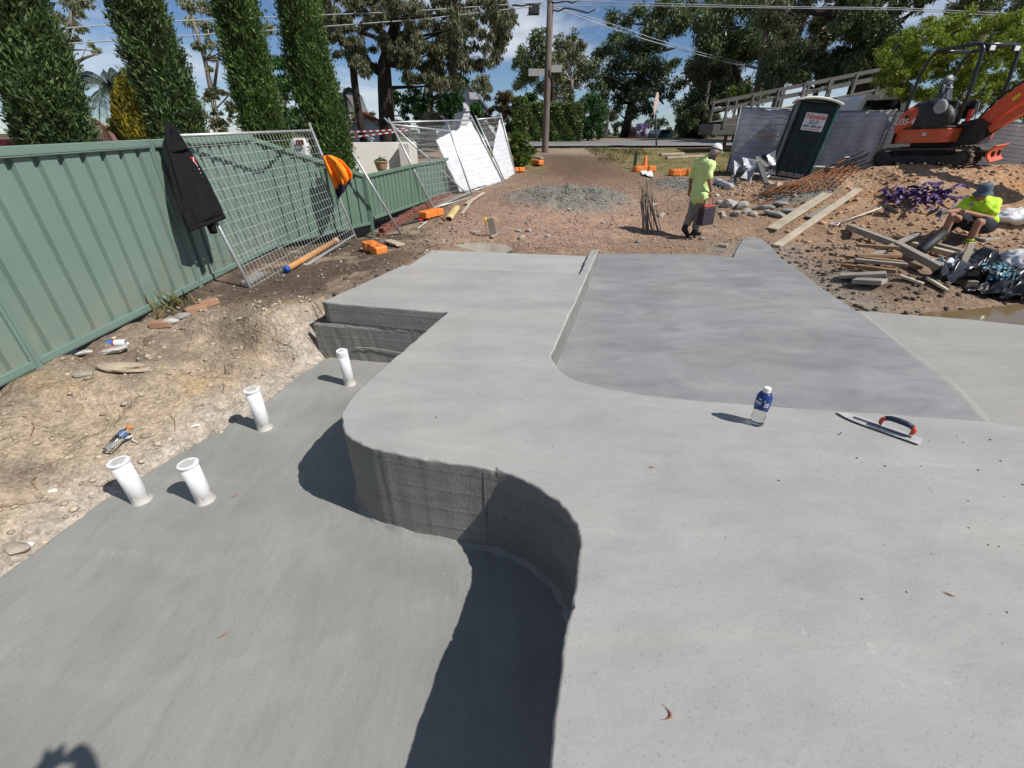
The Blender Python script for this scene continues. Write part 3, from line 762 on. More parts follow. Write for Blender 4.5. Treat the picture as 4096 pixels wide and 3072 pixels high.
def cloth(name, label, A, B, C_, D, nu=26, nv=22, cut=None, mat=None, group=None, wav=.03, off=.03):
    """draped sheet between corners A (bottom left) B (bottom right) C (top right) D (top left)"""
    A, B, C_, D = [Vector(q) for q in (A,B,C_,D)]; nrm = (B-A).cross(D-A).normalized()
    if nrm.dot(Vector((0,0,CAM_H))-A) < 0: nrm = -nrm
    def fn(u, v):
        if cut: v = v*cut(u)
        p = (A*(1-u)+B*u)*(1-v)+(D*(1-u)+C_*u)*v
        w = math.sin(u*17+v*5)*math.sin(v*9+u*3)*wav*.6+mnoise.noise(Vector((u*5,v*7,3)))*wav*1.3+mnoise.noise(Vector((u*15,v*11,8)))*wav*.5; p = p+Vector((0,0,.06*mnoise.noise(Vector((u*8,3,v*2)))*(1 if v < .1 or v > .9 else 0)))
        return p+nrm*(off+w)
    m = MB(); m.grid(fn, nu, nv); o = m.build(name, mat or M_CLOTH, smooth=True); o.modifiers.new('t','SOLIDIFY').thickness = .004
    return tag(o, label, 'shade cloth', group)
cloth('shade_cloth', 'white woven shade cloth tied over the third mesh fence panel', at(461,192,13.7), at(503,181.5,15.55), at(473,121.5,15.55), at(437,139,13.7), 30, 26, wav=.022, off=-.05)
cloth('shade_cloth', 'torn white shade cloth hanging as a triangle on the last fence panel', pd_bl+Vector((-.05,0,0)), pd_br, pd_tr, pd_tl, cut=lambda u: .38+.61*u, wav=.022, off=-.05)
def prop_pole():
    t = thing('fence_pole', 'loose galvanised pole leaning on the low green fence', 'pole', tuple(at(404,240,9.6)))
    m = MB(); m.tube([at(405,241,9.6), at(352.5,152.5,9.0)], .021, 10); m.build('pipe', M_GALV, t, smooth=True)
prop_pole()
def ball(p, label, r=.045):
    m = MB(); m.lathe([(r*math.sin(a),-r*math.cos(a)*1.1) for a in [PI*k/8 for k in range(9)]], 12, p); o = m.build('rebar_cap', M_YELLOW, smooth=True); tag(o, label, 'safety cap')
ball(at(260,302.5,5.7), 'yellow plastic cap on the ground at the foot of the nearest fence pole', .03)
ball(at(400.5,238.5,9.6), 'yellow plastic cap at the foot of the leaning pole', .05)

def fence_foot(name_, label, p, rz, s=1.0, tilt=(0,0), group='orange fence feet'):
    """blow-moulded orange fence foot with waisted sides, pole sockets and a carry slot"""
    t = thing('barrier_block', label, 'barrier block', tuple(p), group=group, rot=(tilt[0],tilt[1],rz))
    L, W, H = .60*s, .22*s, .13*s
    out = [(-L/2,-W/2*.8),(-L/2+.04*s,-W/2),(-L*.16,-W/2),(-L*.1,-W/2*.7),(L*.1,-W/2*.7),(L*.16,-W/2),(L/2-.04*s,-W/2),(L/2,-W/2*.8),(L/2,W/2*.8),(L/2-.04*s,W/2),(L*.16,W/2),(L*.1,W/2*.7),(-L*.1,W/2*.7),(-L*.16,W/2),(-L/2+.04*s,W/2),(-L/2,W/2*.8)]
    m = MB(); vs = []; n = len(out)
    for (k, z) in ((.93,0),(1,.015*s),(1,H-.02*s),(.94,H)): vs += [(x*k,y*k,z) for x, y in out]
    m.add(vs, [(i*n+j,i*n+(j+1)%n,(i+1)*n+(j+1)%n,(i+1)*n+j) for i in range(3) for j in range(n)]+[tuple(range(n))[::-1],tuple(range(3*n,4*n))])
    m.build('body', M_ORANGE, t, world=False)
    for x in (-L*.33,-L*.2,L*.2,L*.33):
        c = MB(); c.lathe([(.036*s,H-.002),(.036*s,H+.012*s),(.022*s,H+.012*s),(.022*s,H-.02*s)], 12, (x,0,0)); c.build('socket', M_ORANGE, t, world=False)
    h = MB(); h.box((0,0,H-.005),(L*.16,W*.34,.03*s),None,.008); h.build('handle', M_ORANGE, t, world=False)
    return t
def gpt(px, py): return G(px, py)
def ang(a, b): a = G(*a); b = G(*b); return math.atan2(b.y-a.y, b.x-a.x)
fence_foot('block', 'orange plastic fence foot on dark soil beside the nearest mesh panel', G(375,252,.0), ang((360,246),(391,253)), 1.05)
fence_foot('block', 'orange plastic fence foot lying below the second mesh panel', G(432,217.5,.02), ang((418,220),(445,212)), 1.15)
fence_foot('block', 'orange plastic fence foot in the dirt beside the leafy bush', G(536,165,.02), ang((529,164),(542,167)), 1.2)
fence_foot('block', 'small-looking orange fence foot under the last torn cloth panel', G(516.5,172.5,.02), .4, 1.0)
fence_foot('block', 'orange fence foot with a traffic cone standing on it', G(644,171.5,.0), .2, 1.35)
fence_foot('block', 'orange fence foot at the verge left of the walking man', G(682,175.5,.0), .1, 1.5)
# cone
def cone():
    p = G(644,171); p.z += .15; t = thing('traffic_cone', 'orange traffic cone standing on a fence foot at the verge', 'traffic cone', tuple(p))
    m = MB(); m.box((0,0,.012),(.26,.26,.024),None,.01); m.build('base', M_ORANGE, t, world=False)
    m = MB(); m.lathe([(.095,.02),(.09,.05),(.03,.36),(.025,.37),(.012,.37)], 18); m.build('body', M_ORANGE, t, smooth=True, world=False)
cone()

# ------------------------------------------------------------------ clothing on the fence
def hoodie():
    t = thing('hoodie', 'black hooded sweatshirt hung over the corner of the nearest mesh panel', 'hoodie', tuple(at(175,135,6.25)))
    # axis from the peaked hood down to the hem, in the leaning plane of the panel
    ax = [(166.5,122.5,.025),(169,130,.06),(172,140,.10),(177,152,.135),(184,168,.17),(191,185,.20),(198,202,.225),(203,214,.235),(206,221,.225)]
    pts = [at(x, y, 6.14-.22*i/8) for i, (x, y, r) in enumerate(ax)]
    side = (pa_br-pa_bl).normalized(); d = (pts[-1]-pts[0]).normalized(); out = side.cross(d).normalized()
    if out.dot(-pts[4]) < 0: out = -out
    m = MB(); vs = []; n = 36
    for i, p in enumerate(pts):
        R = ax[i][2]*1.38
        for k in range(n):
            a = 2*PI*k/n; fold = 1+.10*math.sin(a*5+i*.55)+.07*math.sin(a*9-i*.8)
            sag = Vector((0,0,-.02*math.sin(a*3)*(i/8)))
            vs.append(p+side*(R*.95*math.cos(a)*fold)+out*(R*.27*math.sin(a)*fold+.02)+sag)
    m.add(vs, [(i*n+k,i*n+(k+1)%n,(i+1)*n+(k+1)%n,(i+1)*n+k) for i in range(len(pts)-1) for k in range(n)]+[tuple(range(n))[::-1]])
    o = m.build('body', M_BLACK, t, smooth=True); s = o.modifiers.new('s','SUBSURF'); s.levels = s.render_levels = 1; o.modifiers.new('t','SOLIDIFY').thickness = .01
    # ribbed hem band
    h = MB(); vs = []
    for j, q in enumerate((0,.02,.05)):
        for k in range(n):
            a = 2*PI*k/n; fold = 1+.06*math.sin(a*5+4.4); R = .315
            vs.append(pts[-1]+d*q+side*(R*.96*math.cos(a)*fold)+out*(R*.28*math.sin(a)*fold+.02))
    h.add(vs, [(i*n+k,i*n+(k+1)%n,(i+1)*n+(k+1)%n,(i+1)*n+k) for i in range(2) for k in range(n)]); q = h.build('hem', M_BLACK, t, smooth=True); q.modifiers.new('t','SOLIDIFY').thickness = .012
    # sleeve hanging out below the hem
    s0 = pts[5]+out*.05-side*.02; m = MB(); m.tube([s0, pts[-1]+out*.03+side*.02, pts[-1]+d*.10+side*.03+out*.02, pts[-1]+d*.16+side*.045], [.07,.06,.05,.045], 12); m.build('sleeve', M_BLACK, t, smooth=True)
    # hood fold and zip line
    hd = MB(); hd.grid(lambda u, v: pts[1]*(1-v)+pts[3]*v+side*((u-.5)*.22*(v+.25))+out*(.05+.06*math.sin(u*PI)+.015*math.sin(v*7)), 12, 8); q = hd.build('hood', M_BLACK, t, smooth=True); q.modifiers.new('t','SOLIDIFY').thickness = .008
    # red and white chest print
    M_RED = M('red print', (.62,.03,.02), .7, .05, 9.); M_PW = M('white print', (.8,.8,.8), .7, .05, 9.)
    c = pts[4]+(pts[5]-pts[4])*-.2; px_ = lambda s_, d_: c+side*s_+d*d_+out*(.085-.55*max(0,s_-.02)**1.6)
    lg = MB(); lg.grid(lambda u, v: px_(.075+.075*u, -.06+.11*v+.03*u), 6, 6); lg.build('logo_patch', M_RED, t, smooth=True)
    lw = MB(); lw.tube([px_(.128,-.05)+out*.006, px_(.098,-.005)+out*.006, px_(.145,.055)+out*.006], .0045, 5); lw.build('logo_stroke', M_PW, t)
    for k in range(3): lw = MB(); q = px_(.148-.004*k,.09+.045*k)+out*.004; lw.box(q, (.012,.012,.012)); lw.build('print_letter', M_PW, t)
hoodie()
def hivis():
    t = thing('work_jacket', 'orange hi-vis jacket with navy hem draped over the far pole of the mesh panel', 'jacket', tuple(at(330,160,8.7)))
    Y = 8.62
    # outline stations: left edge and right edge of the draped cloth, from the top down
    L = [(322.5,156),(325,165),(329,176),(333.5,185),(336,192),(338,199.5)]; Rr = [(331,155),(342,160),(349,168),(352,175),(350.5,181),(347,187)]
    def fn(u, v, y0=Y):
        k = v*(len(L)-1); i = min(int(k), len(L)-2); f = k-i
        a = at(L[i][0]*(1-f)+L[i+1][0]*f, L[i][1]*(1-f)+L[i+1][1]*f, y0); b = at(Rr[i][0]*(1-f)+Rr[i+1][0]*f, Rr[i][1]*(1-f)+Rr[i+1][1]*f, y0)
        p = a*(1-u)+b*u; w = .055*math.sin(u*12+v*2.4)+.03*math.sin(u*23-v*4)+.10*math.sin(u*PI)
        return p+Vector((.35,-1,.1)).normalized()*w*(.35+.65*min(1,v*2.5))
    def band(name, v0, v1, mat, back=0.0):
        m = MB(); m.grid(lambda u, v: fn(u, v0+(v1-v0)*v)+Vector((0,back,0)), 34, 14); o = m.build(name, mat, t, smooth=True); o.modifiers.new('t','SOLIDIFY').thickness = .012; return o
    band('body', 0, .74, M_HIVIS); band('hem', .742, 1.0, M_NAVY)
    m = MB(); m.grid(lambda u, v: fn(u*.9+.02, v*.86)+Vector((-.06,.16,0)), 20, 12); o = m.build('lining', M_NAVY, t, smooth=True); o.modifiers.new('t','SOLIDIFY').thickness = .008
    s = MB(); s.tube([at(338,164,Y-.1), at(343,171,Y-.12), at(346,178,Y-.1), at(343.5,184,Y-.08)], [.055,.06,.055,.05], 12); s.build('sleeve', M_HIVIS, t, smooth=True)
    s = MB(); s.tube([at(343.5,184,Y-.08), at(340,190,Y-.08)], [.052,.05], 12); s.build('cuff', M_NAVY, t, smooth=True)
hivis()

# ------------------------------------------------------------------ small things on the bank
def lump(seed, s, n=2, rough=.3):
    bm = bmesh.new(); bmesh.ops.create_icosphere(bm, subdivisions=n, radius=1.0); sd_ = Vector((seed*3.1,seed*1.7,seed*.9))
    for v in bm.verts:
        k = 1+rough*1.4*mnoise.noise(v.co*1.1+sd_)+rough*.6*mnoise.noise(v.co*2.6+sd_); v.co = Vector((v.co.x*s[0],v.co.y*s[1],v.co.z*s[2]))*k
    me = bpy.data.meshes.new('rock'); bm.to_mesh(me); bm.free(); return me
def rock(label, p, s, mat, seed, rz=0.0, group=None, name='rock', cat='rock', sub=2, flat=True):
    me = lump(seed, s, sub); me.materials.append(mat)
    if not flat: me.polygons.foreach_set('use_smooth',[True]*len(me.polygons))
    o = bpy.data.objects.new(name, me); o.location = (p[0],p[1],p[2]+s[2]*.45); o.rotation_euler = (random.uniform(-.2,.2),random.uniform(-.2,.2),rz); link(o); return tag(o, label, cat, group)
def brick_at(label, px, py, rz, tilt=0.0, mat=None, d=(.22,.105,.07)):
    p = G(px, py); m = MB(); m.box((0,0,d[2]/2), d, None, .008); o = m.build('brick', mat or M_BRICK); o.location = p+Vector((0,0,-.008)); o.rotation_euler = (tilt,0,rz); tag(o, label, 'brick')
brick_at('loose clay brick lying on rubble below the green fence', 162.5, 326, .2)
brick_at('clay brick half buried at the fence foot, right of the loose brick', 196, 311.5, .95, .05)
brick_at('clay brick at the fence foot nearest the mesh panel', 209, 305, 1.05)
rock('flat pale stone slab under the bottom rail of the green fence', G(80,357), (.17,.09,.03), M_ROCKW, 3, .7)
rock('pale broken slab beside the spray can', G(112,352), (.15,.07,.03), M_ROCKW, 5, .3)
rock('buried sandstone lump on the bank below the spray can', G(123,372), (.20,.10,.05), M('sandy rock',(.40,.325,.24),.95,.2,6.,bmp=.5,bscale=30), 9, .2)
rock('small sandstone lump left of the buried lump', G(84,376), (.08,.05,.03), M_ROCK, 14, .2)
rock('rubble lump against the loose clay brick', G(172,324), (.10,.07,.05), M_ROCKW, 21, .2)
rock('angular grey stone right of the loose clay brick', G(182,318), (.10,.06,.04), M_CONCG, 24, 1.2)
def spray_can():
    p = G(121,346.5); t = thing('spray_can', 'white and blue spray can lying open end out below the green fence', 'spray can', tuple(p+Vector((0,0,.036))), rot=(0,PI/2,.12))
    m = MB(); m.lathe([(.0,-.10),(.028,-.10),(.034,-.09),(.034,.06),(.031,.068)], 18, caps=False); m.build('can', M_WHITEP, t, smooth=True, world=False)
    m = MB(); m.lathe([(.0355,-.105),(.0355,-.055),(.0345,-.05)], 18, caps=False); m.build('cap', M('blue plastic',(.03,.16,.55),.4,.05), t, smooth=True, world=False)
    m = MB(); m.lathe([(.0352,-.052),(.0352,-.035)], 18, caps=False); m.build('red_band', M('red ink',(.35,.03,.05),.5,.05), t, smooth=True, world=False)
    m = MB(); m.lathe([(.031,.068),(.024,.058),(.0,.052)], 18, caps=False); m.build('base_dish', M_GALV, t, smooth=True, world=False)
spray_can()
M_CLEAR, _nt, _b = nodes('clear plastic'); _b.inputs['Transmission Weight'].default_value = 1; _b.inputs['Roughness'].default_value = .12; _b.inputs['IOR'].default_value = 1.3; _b.inputs['Base Color'].default_value = (.93,.95,.96,1)
def sport_bottle():
    p = G(106,455); t = thing('sports_drink_bottle', 'empty drink bottle with orange cap lying on the bank behind the white pipes', 'bottle', tuple(p+Vector((.02,0,.03))), rot=(-1.15,0,-.35))
    m = MB(); m.lathe([(.0,0),(.03,0),(.034,.01),(.034,.12),(.030,.135),(.033,.15),(.03,.175),(.016,.20),(.016,.21)], 18, caps=False); m.build('body', M_CLEAR, t, smooth=True, world=False)
    m = MB(); m.lathe([(.0345,.13),(.0338,.15),(.0312,.176)], 18, caps=False); m.build('label', M('blue label',(.08,.13,.26),.4,.3), t, smooth=True, world=False)
    m = MB(); m.lathe([(.02,.205),(.02,.225),(.017,.23),(0,.23)], 16); m.build('cap', M_ORANGE, t, smooth=True, world=False)
sport_bottle()
def wrap():
    m = MB(); c = G(122,447); e = G(134,443.5)
    pts = [c+Vector((-.05,-.06,.02)), c+Vector((0,0,.06)), c+Vector((.05,.08,.05)), e+Vector((0,0,.03)), e+Vector((.04,-.01,.01))]
    m.tube(pts, [.03,.02,.012,.014,.01], 7, ell=.4); o = m.build('plastic_wrap', M('milky plastic',(.72,.70,.66),.3,.1), smooth=True); tag(o, 'twist of milky plastic wrap lying beside the empty bottle', 'plastic wrap')
wrap()
for i, (x, y, s, lb) in enumerate(((195,428,.05,'white paint flake on the bank above the second white pipe'),(29,550,.055,'white plaster scrap at the lower left of the bank'),(54,493,.03,'small white scrap on the bank left of the nearest pipes'))):
    rock(lb, G(x,y), (s,s*.6,.008), M_WHITEP, 40+i, .4, None, 'plaster_scrap', 'scrap', 1)
rock('rounded pebble lump by the white plaster scrap', G(24,557), (.07,.05,.03), M_ROCK, 44, .3)
# sewer pipe along the fence foot
def drain():
    a = G(288,273,.06); b = G(336,245,.07); t = thing('drain_pipe', 'orange clay drain pipe lying behind the nearest mesh panel', 'pipe', tuple(a))
    m = MB(); m.tube([a,b], .045, 14); m.build('pipe', M('orange clay',(.52,.25,.085),.7,.2,6.), t, smooth=True)
    m = MB(); d = (b-a).normalized(); m.tube([b-d*.02,b+d*.07], .058, 14); m.build('socket', M('pale clay',(.55,.36,.2),.7,.2,6.), t, smooth=True)
    m = MB(); m.tube([a-d*.03,a+d*.02], .047, 14); m.build('blue_tape', M('blue tape',(.02,.09,.42),.5,.1), t, smooth=True)
drain()
def plank(label, a, b, w=.1, th=.03, mat=None, name='timber_plank', cat='plank', up=(0,0,1), group=None):
    a, b = Vector(a), Vector(b); c = (a+b)/2; m = MB(); m.beam(a-c, b-c, w, th, up, .004); o = m.build(name, mat or M_WOOD, world=False); o.location = c; return tag(o, label, cat, group)
plank('short pale timber offcut behind the nearest orange fence foot', G(388,243.5,.05), G(401,248,.05), .16, .035)
plank('concrete sleeper offcut under the nearest mesh panel', G(245,286,.03), G(262,276,.03), .12, .05, M_CONCG)
plank('grey timber wedge standing in the mud hollow', G(494,236,.02)+Vector((0,0,-.05)), at(490,218,9.55), .14, .035, M_WOODG, up=(0,1,0))
plank('wet timber offcut lying at the mud hollow', G(491,239,.03), G(500,234,.03), .1, .03, M_WOODG)
plank('long pale batten lying under the second mesh panel', G(420,228,.03)*.0+G(437,209,.06), G(475,193,.07), .07, .03, M_WOODG)
plank('thin pale batten beside the gravel heap', G(462,215,.03), G(474,200,.05), .06, .025, M_WOOD)
plank('pale board lying in front of the last cloth panel', G(466,206,.05), G(484,195,.06), .09, .03, M_WOOD)
def stake():
    p = G(486,237); t = thing('survey_stake', 'steel stake with yellow safety cap standing in the mud hollow', 'stake', tuple(p))
    m = MB(); m.tube([(0,0,-.1),(0,0,.32)], .009, 6); m.build('rod', M_WOODB, t, world=False)
    m = MB(); m.lathe([(.028,.30),(.032,.31),(.032,.37),(.02,.38)], 12); m.build('cap', M_YELLOW, t, smooth=True, world=False)
stake()
def recip():
    p = G(404,219,.07); t = thing('reciprocating_saw', 'dark green power saw lying against the brick footing', 'power saw', tuple(p), rot=(0,.0,ang((396,221),(413,215))))
    blob('motor_body', [((-.14,0,0),(.06,0,.01),.045,.055),((.06,0,.01),(.16,0,.0),.05,.035)], M('dark teal plastic',(.02,.05,.055),.5,.2), t, .012, 4, world=False)
    m = MB(); m.box((.21,0,-.02),(.09,.07,.11),None,.012); m.build('battery', M('red battery plastic',(.25,.03,.03),.5,.2), t, world=False)
    m = MB(); m.box((-.26,0,-.01),(.18,.003,.025)); m.build('blade', M_GALV, t, world=False)
recip()
def handsaw():
    a = G(402,226,.03); b = G(425,220,.03); t = thing('hand_saw', 'hand saw with red grip on the dark soil', 'saw', tuple(a))
    m = MB(); m.beam(a, a+(b-a)*.7, .10, .004); m.build('blade', M('dark saw steel',(.12,.12,.13),.4,.2,metal=.6), t)
    m = MB(); m.beam(a+(b-a)*.7, b, .09, .03, bev=.01); m.build('grip', M('red grip',(.45,.03,.04),.5,.1), t)
handsaw()
tag(MB().add(*(lambda q: (q.v,q.f))(MB().lathe([(.0,0),(.05,.0),(.06,.02),(.05,.035),(0,.04)],14,G(426.5,219.5)))).build('lid', M_WHITEP, smooth=True), 'white plastic lid on the soil beside the power saw', 'lid')
plank('thin white strip lying below the hand saw', G(418,229,.02), G(427,222.5,.02), .02, .01, M_WHITEP, 'trim_strip', 'strip')
def bamboo():
    a = G(448.5,222,.05); b = G(457,210,.06); t = thing('bark_roll', 'curled sheet of pale yellow bark beside the second fence foot', 'bark', tuple(a))
    m = MB(); d = (b-a).normalized(); s = d.cross(Vector((0,0,1))).normalized()
    m.grid(lambda u, v: a+(b-a)*v+s*(.09*math.cos(u*PI*1.3-.4))+Vector((0,0,.06*math.sin(u*PI*1.3-.4))), 10, 6); o = m.build('sheet', M('yellow bark',(.55,.43,.2),.8,.2), t, smooth=True); o.modifiers.new('t','SOLIDIFY').thickness = .012
bamboo()
for i, (x, y, s, mt, lb) in enumerate(((474,233,.06,M_ROCK,'stone at the left rim of the mud hollow'),(522,238.5,.07,M_ROCK,'oblong stone in front of the mud hollow'),(529,231,.06,M_ROCKW,'upright pale stone between mud hollow and gravel'),(527,224,.05,M_ROCK,'tan stone behind the upright pale stone'),(518,232,.055,M_ROCKW,'flat tan stone left of the upright pale stone'),(548,237,.05,M_ROCKW,'white stone lump before the gravel heap'),(603,223,.045,M_ROCKW,'white stone on the red gravel'),(569,210.5,.05,M_ROCKW,'pale stone at the front of the dumped concrete'),(638,243,.05,M_CONCG,'dark stone near the far edge of the slab'))):
    rock(lb, G(x,y), (s*1.25,s*.8,s*.7), mt, 60+i, i*.7)
# ------------------------------------------------------------------ white PVC pipes standing in the lower floor
M_PVC = M('white pvc', (.80,.80,.82), .38, .03, 9., bmp=.03, spec=.5)
M_SPLAT = M('dried slurry', (.50,.48,.45), .9, .2, 12., bmp=.5, bscale=50, bdist=.008)
def pvc(label, base, top, r, flange, seed, tall=.38):
    b = P(*base, Z_LOW); t = thing('pvc_pipe', label, 'pipe', tuple(b), group='white pipes standing in the lower floor')
    r_ = ray(*top); k = math.hypot(b.x,b.y)/math.hypot(r_.x,r_.y); q = Vector((0,0,CAM_H))+r_*k; L = q.z-Z_LOW
    tilt = (q-b); m = MB(); R = random.Random(seed)
    d = tilt.normalized(); m.tube([Vector((0,0,-.03)), d*(L*.5), d*(L-.01)], r, 28); m.build('pipe', M_PVC, t, smooth=True, world=False)
    if flange:   # flat push-on cap with a wide rim, smeared with slurry
        u = d.orthogonal().normalized(); Rm = d.to_track_quat('Z','Y').to_matrix()
        c = MB(); c.lathe([(r*1.02,-.022),(r*1.02,-.004),(r*1.15,-.003),(r*1.16,.004),(r*1.10,.006),(0,.006)], 32); c.v = [tuple(Rm @ Vector(v)+d*(L-.004)) for v in c.v]
        cap = c.build('cap', M_PVC, t, world=False)
        s = MB(); n = 26; s.add([Rm @ Vector((r*(.55+.4*R.random())*math.cos(2*PI*k/n), r*(.55+.4*R.random())*math.sin(2*PI*k/n), .0082)) for k in range(n)], [tuple(range(n))]); s.v = [tuple(Vector(v)+d*(L-.004)) for v in s.v]
        s.build('slurry_smear', M_SPLAT, t, world=False)
    else:        # domed screw cap
        Rm = d.to_track_quat('Z','Y').to_matrix(); c = MB(); c.lathe([(r*1.0,-.055),(r*1.07,-.054),(r*1.07,-.006),(r*1.0,.002),(r*.9,.003),(r*.85,-.002),(0,-.001)], 28); c.v = [tuple(Rm @ Vector(v)+d*L) for v in c.v]; c.build('cap', M_PVC, t, world=False)
        s = MB(); n = 20; s.add([Rm @ Vector((r*(.25+.35*R.random())*math.cos(2*PI*k/n), r*(.25+.3*R.random())*math.sin(2*PI*k/n), .0022)) for k in range(n)], [tuple(range(n))]); s.v = [tuple(Vector(v)+d*L) for v in s.v]; s.build('slurry_smear', M_SPLAT, t, world=False)
    # collar of splashed slurry round the foot, higher on the shaded side
    sp = MB(); n = 30; vs = []
    hh = [(.035+.05*R.random())*(1+ (1.3 if seed == 4 and 12 < k < 25 else 0)) for k in range(n)]
    for lev in range(4):
        for k in range(n):
            a = 2*PI*k/n; z = (-.004, .004, hh[k]*.6, hh[k])[lev]; rr = (r+.012, r+.005, r+.003, r+.0012)[lev]; p = d*max(z,0)+Vector((0,0,min(z,0))); Rm2 = d.to_track_quat('Z','Y').to_matrix(); vs.append(p+Rm2 @ Vector((rr*math.cos(a), rr*math.sin(a), 0)))
    sp.add(vs, [(i*n+k,i*n+(k+1)%n,(i+1)*n+(k+1)%n,(i+1)*n+k) for i in range(3) for k in range(n)]); sp.build('slurry_collar', M_SPLAT, t, smooth=True, world=False)
pvc('nearest white pvc pipe with flanged cap, closest to the earth bank', (142,500), (118,461.5), .055, True, 1)
pvc('white pvc pipe with flanged cap, second from the lower left', (205.5,500), (187.5,463.5), .055, True, 2)
pvc('slurry-stained white pvc pipe with flanged cap at the middle of the row', (265,428), (251.5,389.5), .055, True, 4)
pvc('slim white pvc pipe with screw cap in front of the dark bench wall', (350,384), (341.5,350.5), .052, False, 3)

# ------------------------------------------------------------------ water bottle
M_WATER, _nt, _b = nodes('water bottle plastic'); _b.inputs['Transmission Weight'].default_value = 1; _b.inputs['Roughness'].default_value = .04; _b.inputs['IOR'].default_value = 1.28; _b.inputs['Base Color'].default_value = (.97,.985,.99,1)
def water_bottle():
    b = P(756,423.5); t = thing('water_bottle', 'clear water bottle with blue label and white cap standing on the slab', 'bottle', tuple(b))
    m = MB(); prof = [(0,.006),(.018,.004),(.026,0),(.032,.004),(.0345,.012),(.0345,.02),(.0325,.035),(.0335,.06),(.0315,.085),(.0325,.10),(.035,.118),(.0362,.14),(.0365,.165),(.0362,.19),(.034,.205),(.028,.222),(.019,.232),(.0145,.236),(.0145,.245)]
    BS = 1.2
    m.lathe([(r*BS,z) for r,z in prof], 32, caps=False); o = m.build('body', M_WATER, t, smooth=True, world=False)
    w = MB(); w.lathe([(r*BS,z) for r,z in [(0,.009),(.031,.009),(.0322,.02),(.0303,.035),(.0313,.06),(.0295,.085),(.0305,.10),(.0325,.115),(0,.115)]], 32); 
    mw, nt_, b_ = nodes('water'); b_.inputs['Transmission Weight'].default_value = 1; b_.inputs['Roughness'].default_value = 0; b_.inputs['IOR'].default_value = 1.33
    w.build('water', mw, t, smooth=True, world=False)
    M_LAB = M('blue bottle label', (.016,.045,.20), .35, .15, 30., bmp=.0)
    l = MB(); l.lathe([(r*BS,z) for r,z in [(.0357,.121),(.0370,.14),(.0373,.165),(.0370,.19),(.0348,.2055),(.0290,.2225),(.0235,.2285)]], 32, caps=False); lab = l.build('label', M_LAB, t, smooth=True, world=False)
    MW = M('white ink', (.75,.76,.8), .5, .05); MCY = M('cyan ink', (.06,.35,.75), .4, .05)
    def patch(name, a0, a1, z0, z1, mat):
        q = MB(); q.grid(lambda u, v: Vector((.0383*BS*math.cos(a0+(a1-a0)*u), .0383*BS*math.sin(a0+(a1-a0)*u), z0+(z1-z0)*v)), 8, 2); q.build(name, mat, lab, smooth=True, world=False)
    fa = math.atan2(-b.y,-b.x)     # the side towards the photographer
    # outlined nameplate with blocky letters
    for (z0,z1) in ((.176,.178),(.159,.161)): patch('nameplate_line', fa-1.15, fa-.12, z0, z1, MW)
    for k in range(7): patch('letter_block', fa-1.10+.135*k, fa-1.00+.135*k, .163+.001*(k%2), .174, MW)
    patch('cyan_strip', fa-1.0, fa-.45, .145, .151, MCY)
    for k in range(9): patch('barcode_bar', fa+.25, fa+.85, .146+.0035*k, .148+.0035*k, MW)
    patch('small_mark', fa+.12, fa+.3, .185, .193, MW); patch('painted_glint', fa-.55, fa-.2, .192, .198, MW)  # the glint is a highlight painted on the label in white
    c = MB(); c.lathe([(r*BS,z) for r,z in [(.0168,.238),(.0178,.240),(.0178,.258),(.0165,.262),(.012,.2635),(0,.2635)]], 28); c.build('cap', M_WHITEP, t, world=False)
    for k in range(24): pass
    r = MB(); r.lathe([(q*BS,z) for q,z in [(.0185,.233),(.0185,.237),(.0165,.2375)]], 28, caps=False); r.build('tamper_ring', M_WHITEP, t, world=False)
water_bottle()

